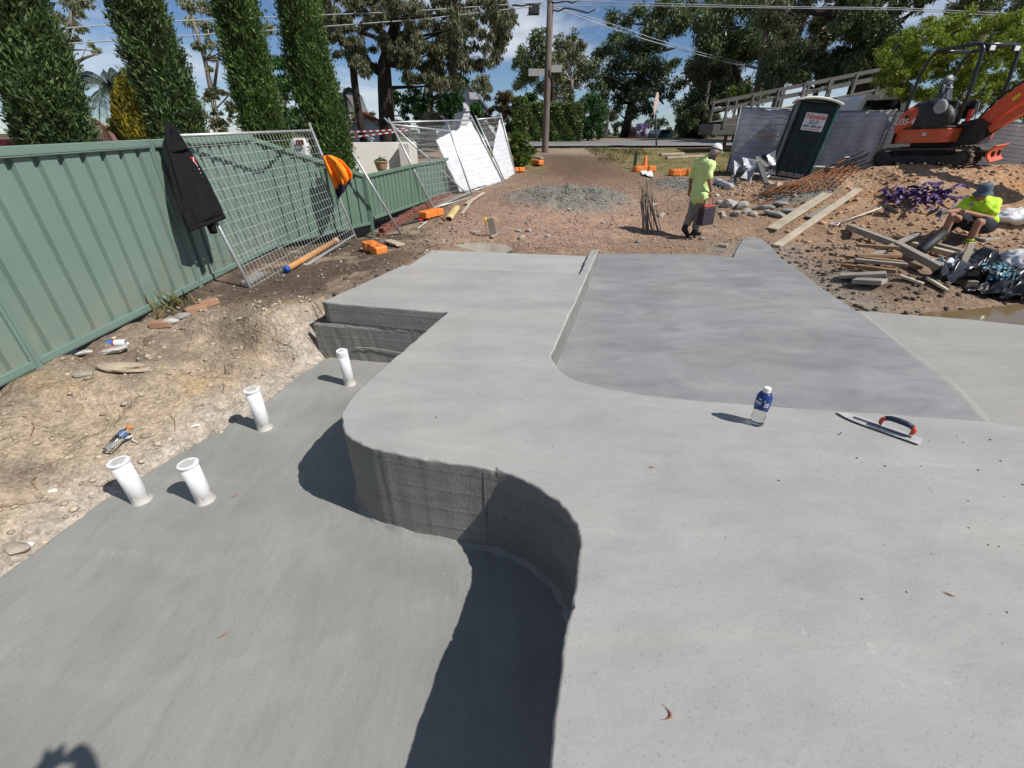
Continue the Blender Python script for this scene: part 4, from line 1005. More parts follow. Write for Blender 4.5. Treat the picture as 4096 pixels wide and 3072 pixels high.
# ------------------------------------------------------------------ pool trowel
def trowel():
    a = P(836.5,413.5); b = P(921,443.5); d = (b-a); L = d.length; rz = math.atan2(d.y,d.x)
    t = thing('steel_trowel', 'pointed steel pool trowel with red and navy grip lying on the slab', 'trowel', tuple((a+b)/2+Vector((0,0,.012))), rz)
    W = .094; out = []
    n = 14
    for k in range(n+1):
        u = k/n*.32; w = W/2*math.sin(min(1,u/.32)*PI/2)**.62; out.append((-L/2+u*L, w))
    out += [(L/2-.012, W/2*.94),(L/2,W/2*.8)]
    full = out+[(x,-y) for x, y in out[::-1] if y > 1e-6]
    m = MB(); m.prism(full, 0, .0018); M_STEEL = M('mud-smeared steel', (.62,.60,.57), .38, .22, 14., col2=(.72,.71,.70), bmp=.2, bscale=60, metal=.35)
    m.build('blade', M_STEEL, t, world=False)
    m = MB(); m.box((.02,.0,.006),(L*.68,.017,.008),None,.003); m.build('mounting_bar', M('grey alloy',(.17,.175,.18),.45,.15,metal=.5), t, world=False)
    x0, x1 = .0, .165
    m = MB(); m.tube([(x0+.012,0,.01),(x0+.010,0,.035)], .006, 8); m.build('shank', M_GALV, t, world=False)
    m = MB(); m.tube([(x1-.012,0,.01),(x1-.010,0,.035)], .006, 8); m.build('shank', M_GALV, t, world=False)
    M_RG = M('red rubber grip', (.62,.07,.035), .55, .1); M_NG = M('navy rubber grip', (.022,.03,.06), .5, .15)
    def arc(u): 
        x = x0+.005+(x1-x0-.01)*u; z = .03+.048*math.sin(min(1,max(0,u))*PI)**.38 if 0 < u < 1 else .03
        return Vector((x,0,z))
    m = MB(); m.tube([(x0+.008,0,.022),(x0+.004,0,.035),(x0+.008,0,.055),(x0+.022,0,.071)], [.009,.011,.013,.0145], 12); m.build('grip_end', M_RG, t, smooth=True, world=False)
    m = MB(); m.tube([(x1-.008,0,.022),(x1-.002,0,.035),(x1-.003,0,.053),(x1-.016,0,.069)], [.009,.012,.0145,.015], 12); m.build('grip_end', M_RG, t, smooth=True, world=False)
    m = MB(); m.tube([(x0+.02,0,.0695),(x0+.04,0,.078),(x0+.08,0,.0805),(x0+.12,0,.078),(x1-.014,0,.0685)], [.0145,.0165,.0175,.0172,.015], 14); m.build('grip', M_NG, t, smooth=True, world=False)
trowel()
# slab crumbs: few bits of mud, leaves
M_CRUMB = M('dark crumb', (.10,.085,.07), .9, .3, 20.)
M_DRYLEAF = M('dry leaf', (.33,.14,.08), .8, .25, 20.)
def crumbs():
    V = []; F = []; R = random.Random(5)
    spots = [(651+R.uniform(-1,1)*0,467)]
    ps = [(808,471),(834,475),(850,477),(929,441),(820,456),(857,458),(905,469),(885,466),(921,466),(932,491),(930,488),(899,478),(955,478),(978,470),(963,405),(957,389),(953,392)]
    for k in range(70): ps.append((R.uniform(590,1024), R.uniform(430,768)))
    for k in range(30): ps.append((R.uniform(360,640), R.uniform(300,450)))
    for (x, y) in ps:
        p = P(x, y, .001) if not (950 < x and y < 410) else P(x,y,Z_BASIN+.002)
        if 540 < x < 590 and y > 470: continue
        if x < 345 + max(0,(y-440))*3 and y > 440 : continue
        if x > 552 and 300 < y < 432: continue
        s = R.choice([.0025,.003,.004,.006,.009]); a = R.uniform(0,6); b0 = len(V)
        for k in range(5): q = a+2*PI*k/5; V.append((p.x+s*R.uniform(.6,1.2)*math.cos(q), p.y+s*.7*math.sin(q), p.z))
        V.append((p.x,p.y,p.z+s*.6))
        F += [(b0+k,b0+(k+1)%5,b0+5) for k in range(5)]
    m = MB(); m.add(V, F); o = m.build('mud_crumbs', M_CRUMB); tag(o, 'scattered dark crumbs of mud on the pale slab', 'crumbs', kind='stuff')
crumbs()
def leaf(label, px, py, z, L, rz, bend=.3):
    p = P(px, py, z); m = MB(); m.grid(lambda u, v: Vector((L*(u-.5), L*bend*(u-.5)**2*3+(v-.5)*.17*L*math.sin(PI*min(max(u,.02),.98)), .003+.03*L*math.sin(u*PI)+.01*L*abs(v-.5))), 10, 2)
    o = m.build('gum_leaf', M_DRYLEAF, smooth=True, world=False); o.location = p; o.rotation_euler = (0,0,rz); o.modifiers.new('t','SOLIDIFY').thickness = .0006; tag(o, label, 'leaf')
leaf('curled red-brown gum leaf lying near the bottom of the slab', 671, 716, .001, .048, 1.2, .8)
leaf('brown bark chip lying on the slab above the S-curve', 651.5, 467.5, .001, .035, -.05, .05)
leaf('red-brown leaf on the lower floor beside the second white pipe', 235, 496, Z_LOW+.001, .06, 1.3, .2)
leaf('thin twig on the sunlit lower floor', 223, 636, Z_LOW+.001, .05, .7, .1)
leaf('dry leaf on the slab near the right edge', 949.5, 595, .001, .04, -.7, .1)
# ------------------------------------------------------------------ portable toilet
M_LOO = M('dark green moulded plastic', (.012,.030,.032), .55, .3, 4., bmp=.1, bscale=30, spec=.35)
M_LOOT = M('teal moulded plastic', (.02,.085,.075), .5, .2, 5., bmp=.1)
M_LOOD = M('dusty moulded plastic', (.20,.195,.185), .9, .3, 3., bmp=.15)
M_ROOF = M('cream roof plastic', (.80,.82,.72), .5, .06, 5.)
def toilet():
    b0 = at(772,182,15.9); b1 = at(808,179,16.4)
    p = at(788,181,15.9); rz = -.42; W = 1.16; H = 2.16
    # the cabin leans with the ground it stands on
    t = thing('portable_toilet', 'dark green portable toilet with cream roof, leaning in front of the mesh fence', 'portable toilet', tuple(p+Vector((.2,.5,-.06))), rot=(-.02,.12,rz))
    D = W
    m = MB(); m.box((0,0,H/2+.08),(W,D,H),None,.07); m.build('cabin', M_LOO, t, world=False)
    m = MB(); m.box((0,-.01,.06),(W*1.04,D*1.06,.14),None,.02); m.build('skid', M_LOOD, t, world=False)
    for sx in (-1,1):
        for sy in (-1,1):
            m = MB(); m.box((sx*(W/2-.05),sy*(D/2-.05),H/2+.09),(.12,.12,H*.985),None,.045); m.build('corner_post', M_LOOD if sx < 0 else M_LOOT, t, world=False)
    m = MB(); m.box((0,-D/2-.012,H/2+.06),(W*.74,.03,H*.93),None,.012); m.build('back_panel', M_LOO, t, world=False)
    for k in range(4): m = MB(); m.box((-W*.26+W*.175*k,-D/2-.03,H*.33),(.03,.012,H*.46),None,.005); m.build('panel_rib', M_LOO, t, world=False)
    m = MB(); m.box((-W*.37-.012,-D/2-.022,H/2+.06),(.012,.02,H*.93)); m.build('panel_groove', M('black gap',(.004,.004,.004),.9,.1), t, world=False)
    m = MB(); m.box((0,-D/2-.02,.24),(W*.62,.03,.12),None,.01); m.build('dusty_foot_panel', M_LOOD, t, world=False)
    # domed roof
    r = MB(); n = 12
    def fr(u, v):
        x = (u-.5)*W*1.12; y = (v-.5)*D*1.12; z = H+.10+.17*max(0,1-(2*u-1)**2)**.8*(1-.35*(2*v-1)**2); return Vector((x,y,z))
    r.grid(fr, 16, 10); roof = r.build('roof', M_ROOF, t, smooth=True, world=False); roof.modifiers.new('t','SOLIDIFY').thickness = .06
    v = MB(); v.lathe([(.05,0),(.05,.05),(.07,.06),(.07,.075),(0,.085)], 12, (W*.33,-D*.25,H+.17)); v.build('vent_cap', M_LOO, roof, world=False)
    # sign
    M_SIGN = M('white sign board', (.80,.80,.80), .5, .03); M_SR = M('red sign ink', (.62,.05,.02), .5, .05); M_SK = M('black sign ink', (.01,.01,.012), .5, .05)
    sy = -D/2-.045; cz = H*.80; cx = W*.05
    m = MB(); m.box((cx,sy,cz),(.50*W,.012,.47),None,.004); sg = m.build('sign', M_SIGN, t, world=False)
    def put(body, size, x, z, mat, y=.009, bold=.0, shear=0): text_mesh('lettering', body, size, mat, sg, Matrix.Translation((cx+x,sy-y,cz+z)) @ Euler((PI/2,0,0)).to_matrix().to_4x4(), .001, 'CENTER', bold, shear)
    put('Nimble', .155*W, 0, .135, M_SR, bold=.004, shear=.1)
    m = MB(); m.box((cx+.0,sy-.008,cz+.005),(.235*W,.006,.105)); m.build('sign_block', M_SK, sg, world=False)
    put('HIRE', .115*W, 0, .005, M_SIGN, .0135, .003)
    put('0421 590 694', .082*W, 0, -.12, M_SK, bold=.002)
    m = MB(); m.box((cx,sy-.008,cz-.19),(.40*W,.004,.012)); m.build('sign_rule', M_SR, sg, world=False)
toilet()

# ------------------------------------------------------------------ temporary fence on the right with grey banner cloth
def banner_mat(name, col, tr=.45):
    m, nt, b = nodes(name); f = noise_(nt, 3, 5, .6, (1,1,.4)); c = ramp(nt, f, [(.3,sc(col,.8)),(.7,sc(col,1.15))])
    nt.links.new(c, b.inputs['Base Color']); b.inputs['Roughness'].default_value = .55
    t = nt.nodes.new('ShaderNodeBsdfTranslucent'); nt.links.new(c, t.inputs['Color']); mx = nt.nodes.new('ShaderNodeMixShader'); mx.inputs['Fac'].default_value = tr
    out = next(n for n in nt.nodes if n.type == 'OUTPUT_MATERIAL'); nt.links.new(b.outputs['BSDF'], mx.inputs[1]); nt.links.new(t.outputs['BSDF'], mx.inputs[2]); nt.links.new(mx.outputs['Shader'], out.inputs['Surface'])
    return m
M_BAN = banner_mat('blue-grey banner cloth', (.72,.75,.82)); M_BANL = banner_mat('pale grey banner cloth', (.68,.69,.71))
M_GALVD = M('dull galvanised steel', (.22,.22,.225), .55, .2, 14., metal=.4)
GR = 'mesh fence panels with banners at the right'
def rpanel(label, lab2, bl, br, tr_, tl, mat, name='banner_cloth'):
    fence_panel('mesh_fence_panel', label, bl, br, tl, tr_, GR, .05, (40,13), M_GALVD, .022, .05)
    cloth(name, lab2, bl, br, tr_, tl, 14, 10, None, mat, None, .012, .035 if False else -.03)
rA = [at(725,179,17.6), at(772,181,17.2), at(800,109,17.2), at(741,107.5,17.6)]
rpanel('mesh fence panel left of the portable toilet', 'blue-grey banner cloth on the fence left of the portable toilet', rA[0], rA[1], rA[2], rA[3], M_BAN)
rB = [at(806,182,17.2), at(868,170,16.6), at(895,110.5,16.6), at(828,111.5,17.2)]
rpanel('mesh fence panel just right of the portable toilet', 'blue-grey banner cloth just right of the portable toilet', rB[0], rB[1], rB[2], rB[3], M_BAN)
rC = [at(870,170,16.5), at(920,168,15.6), at(935,112,15.6), at(896,111,16.5)]
rpanel('mesh fence panel behind the excavator counterweight', 'pale grey banner cloth behind the excavator counterweight', rC[0], rC[1], rC[2], rC[3], M_BANL)
rD = [at(955,170,15.2), at(1060,185,13.6), at(1075,128,13.6), at(975,119,15.2)]
rpanel('mesh fence panel behind the excavator boom', 'pale grey banner cloth sagging behind the excavator boom', rD[0], rD[1], rD[2], rD[3], M_BANL)
# marks that show through the left banner
def banner_print():
    mo = M('orange banner ink', (.62,.40,.16), .7, .1); A, B, C_, D = rA; n = (B-A).cross(D-A).normalized()
    if n.dot(-A) < 0: n = -n
    t = thing('banner_print', 'mirrored orange lettering showing through the left banner', 'lettering', tuple(A))
    X = (B-A).normalized(); Zu = (D-A).normalized(); c = A+(B-A)*.62+(D-A)*.62+n*.06
    Mx = Matrix.Translation(c-A) @ Matrix((-X, Zu, n)).transposed().to_4x4()
    text_mesh('lettering', 'lloyd', .30, mo, t, Mx, .002, 'CENTER')
banner_print()

# ------------------------------------------------------------------ timber ramp with handrail behind the fence
def ramp_():
    t = thing('timber_ramp', 'long grey timber access ramp with handrail climbing behind the fence', 'ramp', tuple(at(730,130,23)))
    a0, a1 = at(722,122,23), at(905,86,23); n = 24
    def along(u, dz=0, dy=0): q = a0*(1-u)+a1*u; return q+Vector((0,dy,dz))
    wm = M('grey ramp timber', (.15,.14,.125), .85, .2, 3., bmp=.25)
    L = (a1-a0).length; nb = int(L/.3); x = (a1-a0).normalized()
    proto = None
    for k in range(nb):
        c = along((k+.5)/nb)+Vector((0,.8,0))
        if proto is None:
            m = MB(); m.box((0,0,0),(.27,1.6,.045)); proto = m.build('deck_board', wm, t, world=False); o = proto
        else: o = link(proto.copy(), t)
        o.location = c-t.location; o.rotation_euler = (0,-math.asin(x.z),0)
    for dy in (0,1.6):
        m = MB(); m.beam(along(0,-.16,dy), along(1,-.16,dy), .06, .28); m.build('stringer', wm, t)
        for dz in (.80,.48): m = MB(); m.beam(along(-.01,dz,dy), along(1,dz,dy), .05, .12); m.build('handrail', wm, t)
        for k in range(8):
            u = k/7.2+.01; m = MB(); m.beam(along(u,-.25,dy-.04), along(u,.82,dy-.04), .09, .09, (1,0,0)); m.build('rail_post', wm, t)
    for k in range(5):
        u = .08+.21*k; q = along(u,-.3,.7); m = MB(); m.beam(Vector((q.x,q.y,gh(q.x,q.y)-.1)), q, .12, .12, (1,0,0)); m.build('support_post', wm, t)
    # landing box at the low end
    m = MB(); m.box(at(722,124,23)+Vector((.35,.8,-.22)),(1.5,1.7,.42),None,.02); m.build('landing', M('off-white fascia',(.13,.125,.115),.8,.15), t)
ramp_()

# ------------------------------------------------------------------ van parked behind the fence
def van():
    t = thing('white_van', 'white van roof and dark windscreen showing above the right fence', 'van', tuple(at(875,125,19)+Vector((0,0,-1.2))))
    a = at(853,113,18.6); b = at(905,113,18.6); W = (b-a).x; H = 1.0; o = t.location
    Mw = M('white van paint', (.62,.62,.62), .35, .05, spec=.5); Mg = M('dark window glass', (.008,.010,.014), .06, .1, bmp=0, spec=.6)
    z0 = a.z-1.5; z1 = at(870,95,18.6).z
    prof = [(-W*.52,z0),(-W*.52,z1-.75),(-W*.40,z1-.12),(-W*.34,z1),(W*.36,z1+.03),(W*.50,z1-.12),(W*.52,z1-.8),(W*.52,z0)]
    cx = (a.x+b.x)/2; m = MB(); m.prism([(cx+x,z) for x,z in prof], 18.6, 22.6, 'y'); m.build('body', Mw, t)
    m = MB(); m.prism([(cx-W*.41,z1-.75),(cx-W*.31,z1-.16),(cx+W*.33,z1-.13),(cx+W*.42,z1-.75)], 18.575, 18.6, 'y'); m.build('rear_window', Mg, t)
    for s in (-1,1):
        m = MB(); m.box((cx+s*W*.455,18.58,z1-.9),(.1,.04,.4),None,.01); m.build('tail_light', M('red lamp lens',(.3,.02,.02),.3,.1), t)
    m = MB(); m.box((cx+W*.45,18.6,z1+.02),(.5,.3,.05)); m.build('roof_rack', M('dusty metal',(.4,.38,.34),.7,.2), t)
van()

# ------------------------------------------------------------------ excavator
def excavator():
    MO = M('orange machine paint', (.72,.085,.015), .42, .12, 5., bmp=.05, spec=.5); MK = M('black machine plastic', (.016,.018,.020), .5, .3, 8., bmp=.1)
    MD = M('dusty dark steel', (.045,.040,.036), .8, .4, 6., bmp=.3); MT = M('muddy track rubber', (.11,.085,.06), .95, .35, 7., bmp=.6, bscale=25, bdist=.02)
    MH = M('pale hydraulic rod', (.6,.6,.6), .2, .05, metal=.9); MWH = M('decal white', (.72,.72,.72), .5, .05); MR = M('black roll bar paint', (.010,.014,.016), .32, .2, spec=.6)
    MDU = M('dust-worn plastic', (.33,.34,.34), .7, .2, 9.)
    dusty(MO, .3, 1.5, (.36,.22,.13)); dusty(MK, .3, 1.6, (.16,.12,.085))
    c = at(930,172,12.3); zg = c.z
    t = thing('mini_excavator', 'orange mini excavator with open roll bar canopy on top of the spoil heap', 'excavator', (10.55,12.6,gh(10.55,12.6)-.04), rot=(.03,-.03,math.radians(-72))); t.scale = (.93,.93,.93)
    # +x forward (boom), +y left
    def B(name, mb, mat, parent=None, smooth=False): return mb.build(name, mat, parent or t, smooth, world=False)
    # undercarriage, slewed against the house
    ur = math.radians(20); Rm = Matrix.Rotation(ur, 3, 'Z')
    def U(v): return Rm @ Vector(v)
    for s in (-1,1):
        y0 = s*.62; L = 2.05; hgt = .47; w = .30; n = 44; prof = []
        for k in range(n):
            u = k/n*(2*(L-hgt)+PI*hgt); st = L-hgt
            if u < st: x = -st/2+u; z = .0
            elif u < st+PI*hgt/2: a = (u-st)/(hgt/2); x = st/2+hgt/2*math.sin(a); z = hgt/2-hgt/2*math.cos(a)
            elif u < 2*st+PI*hgt/2: x = st/2-(u-st-PI*hgt/2); z = hgt
            else: a = (u-2*st-PI*hgt/2)/(hgt/2); x = -st/2-hgt/2*math.sin(a); z = hgt/2+hgt/2*math.cos(a)
            prof.append((x,z))
        tr = MB(); vs = []
        for (yy) in (-w/2,w/2):
            for sc_ in (1.0,.86):
                for (x,z) in prof: vs.append(U((x*1.0 if sc_ == 1 else x*.965, y0+yy, hgt/2+(z-hgt/2)*sc_)))
        N = n; A, I, C_, J = 0, N, 2*N, 3*N; fs = []
        for k in range(N):
            q = (k+1)%N; fs += [(A+k,A+q,C_+q,C_+k),(I+k,J+k,J+q,I+q),(A+k,I+k,I+q,A+q),(C_+k,C_+q,J+q,J+k)]
        tr.add(vs, fs); crawler = B('crawler_track', tr, MT)
        pad = None
        for k in range(0,N):
            x, z = prof[k]; x2, z2 = prof[(k+1)%N]; ang_ = math.atan2(z2-z, x2-x)
            if pad is None: q = MB(); q.box((0,0,0),(.045,w,.03)); pad = B('grouser', q, MT, crawler); o = pad
            else: o = link(pad.copy(), crawler)
            o.location = U((x,y0,z)); o.rotation_euler = (Rm @ Euler((0,-ang_,0)).to_matrix()).to_euler()
        fr = MB(); fr.box(U((0,y0,hgt*.48)),(L*.72,w*.8,.17),Rm,.02); B('track_frame', fr, MD)
        for x in (-.62,-.3,0,.3,.62):
            r = MB(); r.lathe([(.07,-w*.42),(.085,-w*.40),(.085,w*.40),(.07,w*.42)], 14); r.v = [tuple(U((v[0]+x, y0+v[2], v[1]+.10))) for v in r.v]; B('roller', r, MD)
        for x in (-L/2+hgt/2,L/2-hgt/2):
            r = MB(); r.lathe([(.12,-w*.45),(.17,-w*.40),(.17,w*.40),(.12,w*.45)], 18); r.v = [tuple(U((v[0]+x, y0+v[2], v[1]+hgt/2))) for v in r.v]; B('idler_wheel', r, MD)
    x = MB(); x.box(U((0,0,.36)),(.9,1.0,.26),Rm,.03); B('centre_frame', x, MD)
    # dozer blade with arms
    bl = MB(); bl.grid(lambda u, v: U((1.40-.10*math.sin(v*PI), -.80+1.6*u, .16+.34*v)), 6, 6); q = B('dozer_blade', bl, MO); q.modifiers.new('t','SOLIDIFY').thickness = .03
    for s in (-.35,.35): a = MB(); a.beam(U((.4,s,.3)),U((1.36,s,.32)),.09,.12); B('blade_arm', a, MD)
    sl = MB(); sl.lathe([(.42,.47),(.46,.50),(.46,.58),(.40,.60)], 24); B('slew_ring', sl, MD)
    # house: lower skirt
    def ring(pts, z0, z1, mat, name, taper=1.0):
        m = MB(); n = len(pts); m.add([(x,y,z0) for x,y in pts]+[(x*taper,y*taper,z1) for x,y in pts], [(k,(k+1)%n,n+(k+1)%n,n+k) for k in range(n)]+[tuple(range(n))[::-1],tuple(range(n,2*n))]); o = B(name, m, mat); bv = o.modifiers.new('b','BEVEL'); bv.width = .025; bv.segments = 2; bv.limit_method = 'ANGLE'; return o
    back = [(-.85*math.cos(a),.85*math.sin(a)) for a in [math.radians(d) for d in (62,45,28,12,-12,-28,-45,-62)]]
    skirt = [(.55,.78),(.2,.80),(-.2,.80)]+back+[(-.2,-.80),(.2,-.80),(.55,-.74),(.68,-.5)]+[(.68,.5)]
    ring(skirt, .60, .92, MO, 'lower_skirt')
    ring([(x*.99,y*.99) for x, y in skirt], .925, .97, MK, 'deck')
    # counterweight bumper, black
    bm_ = [(-.90*math.cos(a),.90*math.sin(a)) for a in [math.radians(d) for d in (50,30,10,-10,-30,-50)]]
    ring(bm_+[(-.60,-.66),(-.70,-.3),(-.72,.3),(-.60,.66)], .58, 1.02, MK, 'rear_bumper')
    # rear hood, orange, rounded
    hood = [((-.42,0,1.18),(.42,.74,.36)),((-.30,-.35,1.15),(.48,.42,.34)),((-.62,0,1.1),(.22,.6,.30))]
    blob('engine_hood', hood+[((-.45,-.5,1.0),(-.45,.5,1.0),.28,.28)], MO, t, .035, 5, world=False)
    tank = [((.12,-.52,1.12),(.50,.26,.40)),((.0,-.45,1.36),(.34,.26,.24)),((.30,-.52,1.0),(.26,.24,.30))]
    tk = blob('side_tank_cover', tank, MK, t, .03, 5, world=False)
    dm = blob('worn_dome_panel', [((.30,-.66,1.36),(.16,.09,.20))], MDU, t, .02, 3, world=False)
    top = blob('hood_top', [((-.22,-.05,1.44),(.42,.55,.16))], MK, t, .03, 4, world=False)
    g = MB(); g.box((-.83,-.18,1.16),(.05,.30,.34),Euler((0,0,.2)).to_matrix(),.02); B('grille', g, MK)
    cap = MB(); cap.lathe([(.04,0),(.04,.03),(.0,.035)], 12); cap.v = [(v[0]-.35,-.775-v[2],v[1]+1.22) for v in cap.v]; B('latch', cap, MK)
    text_mesh('lettering', 'U35-4', .20, MWH, t, Matrix.Translation((-.36,-.792,1.10)) @ Euler((PI/2,0,-.05)).to_matrix().to_4x4(), .004, 'CENTER', .003, .2)
    dc = MB(); dc.box((.25,-.812,.80),(.09,.006,.07)); B('decal', dc, MWH)
    # floor, seat, consoles
    f = MB(); f.box((.45,.15,.98),(.9,1.1,.05),None,.01); B('floor_plate', f, MK)
    sb = MB(); sb.box((.02,.16,1.20),(.46,.48,.40),None,.05); B('seat_base', sb, MK)
    seat = empty('operator_seat', (.04,.16,1.42), parent=t)
    blob('cushion', [((-.16,-.18,0),(.24,-.16,.02),.07,.07),((-.16,.18,0),(.24,.16,.02),.07,.07),((-.1,0,0),(.22,0,.01),.09,.08)], MK, seat, .025, 4, world=False)
    blob('backrest', [((-.22,-.18,.06),(-.30,-.14,.46),.07,.06),((-.22,.18,.06),(-.30,.14,.46),.07,.06),((-.22,0,.1),(-.30,0,.46),.10,.08)], M('grey seat vinyl',(.06,.075,.085),.45,.2), seat, .025, 4, world=False)
    hr = blob('headrest', [((-.30,-.08,.60),(-.30,.08,.60),.085,.085),((-.30,0,.5),(-.30,0,.64),.09,.08)], M('pale seat vinyl',(.20,.22,.235),.4,.1), seat, .022, 4, world=False)
    text_mesh('lettering', 'Kubota', .055, MWH, hr, Matrix.Translation((-.205,0,.60)) @ Euler((PI/2,0,PI/2)).to_matrix().to_4x4(), .003)
    st = MB(); st.box((-.20,0,.42),(.03,.20,.03),None,.01); B('strap_trim', st, MWH, seat)
    for s in (-1,1):
        cn = MB(); cn.box((.18,.16+s*.36,1.32),(.42,.14,.42),None,.03); con = B('control_console', cn, MK)
        lv = MB(); lv.tube([(.36,.16+s*.36,1.5),(.40,.16+s*.35,1.72)], .014, 8); B('lever', lv, MK, con)
        kn = MB(); kn.lathe([(.0,0),(.028,.01),(.034,.05),(.024,.08),(0,.085)], 10, (.405,.16+s*.35,1.70)); B('knob', kn, MK, con)
    for s in (-.1,.1): lv = MB(); lv.tube([(.72,.16+s,1.0),(.70,.16+s,1.45)], .012, 8); B('travel_lever', lv, MH)
    # roll bar canopy frame
    fz, r = 2.62, .042
    yL, yR, xr, xf = .70, -.56, -.42, .70
    def rb(pts, name='roll_bar'): m = MB(); m.tube(pts, r, 10); return B(name, m, MR, smooth=True)
    for y in (yR,yL): rb([(xr-.10,y,1.05),(xr-.16,y,1.45),(xr-.10,y,2.1),(xr+.0,y,2.46),(xr+.14,y,fz),(xf-.2,y,fz+.01),(xf-.05,y,fz-.03),(xf,y,fz-.12),(xf+.05,y,1.8),(xf+.02,y,1.0)])
    rb([(xf-.04,yR,fz-.02),(xf-.04,yL,fz-.02)], 'front_cross_bar'); rb([(xr+.12,yR,fz-.01),(xr+.12,yL,fz-.01)], 'rear_cross_bar')
    for y in (-.38,.48):
        m = MB(); m.box((xf+.04,y,fz-.10),(.07,.20,.12),None,.015); wl = B('work_light', m, MR); m = MB(); m.box((xf+.078,y,fz-.10),(.006,.17,.09),None,.0); B('lens', m, MWH, wl)
    am = MB(); am.box((-.55,.72,1.42),(.12,.06,.05),None,.01); B('amber_lamp', am, M('amber lens',(.6,.22,.02),.4,.1))
    # swing bracket, boom, rams
    sb = MB(); sb.prism([(.62,.50),(1.12,.55),(1.18,.98),(.98,1.10),(.62,1.05)], -.20, .20, 'y'); B('swing_bracket', sb, MD)
    bp = [(1.02,1.02),(1.28,1.34),(1.80,1.80),(2.40,2.30),(2.95,2.62)]   # boom centre line in the (x,z) plane
    hw = [.13,.17,.19,.17,.13]
    bmv = MB(); vs = []
    for i, (x,z) in enumerate(bp):
        a = Vector(bp[min(i+1,4)])-Vector(bp[max(i-1,0)]); a.normalize(); nx, nz = -a.y, a.x
        for (sy, k) in ((-.115,1),(.115,1),(.115,-1),(-.115,-1)): vs.append((x+nx*hw[i]*k, sy, z+nz*hw[i]*k))
    bmv.add(vs, [(i*4+k,i*4+(k+1)%4,(i+1)*4+(k+1)%4,(i+1)*4+k) for i in range(4) for k in range(4)]+[(0,1,2,3),(16,17,18,19)])
    boom = B('boom', bmv, MO); bv = boom.modifiers.new('b','BEVEL'); bv.width = .012; bv.segments = 2
    m = MB(); m.box((2.05,-.118,2.02),(.14,.006,.26),Euler((0,-.78,0)).to_matrix()); B('decal', m, MWH, boom)
    m = MB(); m.box((1.48,-.118,1.50),(.16,.006,.07),Euler((0,-.82,0)).to_matrix()); B('warning_decal', m, M_YELLOW, boom)
    rod = MB(); rod.tube([(1.12,0,.72),(1.66,0,1.24)], .055, 12); B('ram_barrel', rod, MD, smooth=True)
    rod = MB(); rod.tube([(1.66,0,1.24),(2.06,0,1.76)], .03, 10); B('ram_rod', rod, MH, smooth=True)
    rg = MB(); rg.beam((1.20,-.02,.86),(2.02,-.02,1.50),.20,.16); B('ram_guard', rg, MO)
    hz = MB(); hz.tube([(.9,.1,1.1),(1.15,.14,1.52),(1.8,.14,2.02),(2.5,.12,2.55)], .022, 8); B('hydraulic_hose', hz, MK, smooth=True)
    hz = MB(); hz.tube([(.9,-.1,1.1),(1.1,-.05,1.52),(1.75,-.04,2.05),(2.5,-.04,2.60)], .022, 8); B('hydraulic_hose', hz, MK, smooth=True)
    # dipper arm and bucket beyond the frame
    am = MB(); am.beam((2.98,0,2.72),(3.55,0,1.35),.16,.22); B('dipper_arm', am, MO)
    bk = MB(); bk.grid(lambda u, v: Vector((3.55-.30*math.cos(u*PI*1.1)*1.0, -.3+.6*v, 1.15-.33*math.sin(u*PI*1.1))), 10, 4); q = B('bucket', bk, MD); q.modifiers.new('t','SOLIDIFY').thickness = .03
    sp = MB(); sp.tube([(.86,-.42,1.05),(.86,-.42,1.30)], .05, 14); B('coil_cover', sp, M('red spring',(.5,.04,.03),.5,.1))
    bx = MB(); bx.box((.70,.62,.76),(.34,.34,.30),None,.03); B('step_box', bx, MO)
excavator()

# ------------------------------------------------------------------ timber, rubbish and rubble on the right
def pl(label, a, b, w=.1, th=.04, mat=None, la=.03, lb=.03, **k): return plank(label, G(*a)+Vector((0,0,la)), G(*b)+Vector((0,0,lb)), w, th, mat, **k)
pl('pale mud-smeared board lying left of the long straight board', (771,232), (826,197), .22, .035, M_WOOD, .05, .07)
pl('long straight pale board on the heap, nearest the concrete', (776,248), (856,195.5), .14, .05, M_WOOD, .03, .12)
pl('short grey board between the two pale boards', (807,220), (831,208), .16, .03, M_WOODG, .05, .06)
pl('upper long green-grey beam pointing down to the puddle', (847,231), (896,253), .12, .10, M_WOODG, .08, .12)
pl('lower long green-grey beam ending at the puddle', (893,254), (969,291), .12, .10, M_WOODG, .16, .08)
pl('grey plank propped across the beams', (868,263), (913,245), .10, .04, M_WOODG, .10, .22)
pl('pale beam lying behind the clear plastic', (910,249), (952,260), .12, .08, M_WOOD, .08, .08)
pl('dark plank lying behind the pale beam', (921,247), (960,258), .12, .06, M_WOODG, .10, .10)
for i, (a, b, w, mt, la) in enumerate((((852,257),(893,260),.09,M_WOODB,.20),((842,262.5),(899,269),.10,M_WOODB,.10),((853,264),(897,264.5),.08,M_WOODB,.13),((852,266.5),(904,272),.09,M_WOODG,.10),((842,269),(886,275.5),.09,M_WOODB,.05),((855,270.5),(895,276),.08,M_WOODB,.06),((899,265),(918,272),.10,M_WOODB,.06))):
    pl(('topmost brown stud of the timber pile','long brown stud under the topmost stud','thin brown stud in the middle of the pile','grey-topped stud at the right of the pile','lowest front stud of the timber pile','dark stud second from the front of the pile','short wide stud at the right end of the pile')[i], a, b, w, .05, mt, la, la, name='timber_stud', cat='timber', group='pile of brown studs')
pl('weathered board lying flat on the mud heap', (838,280.5), (884,279), .16, .05, M_WOODG, .05, .06)
pl('short thick board in front of the weathered board', (853,285), (882,288), .20, .06, M_WOODG, .06, .06)
pl('pale split batten below the lower long beam', (898,279.5), (922,287), .07, .03, M_WOOD, .05, .03)
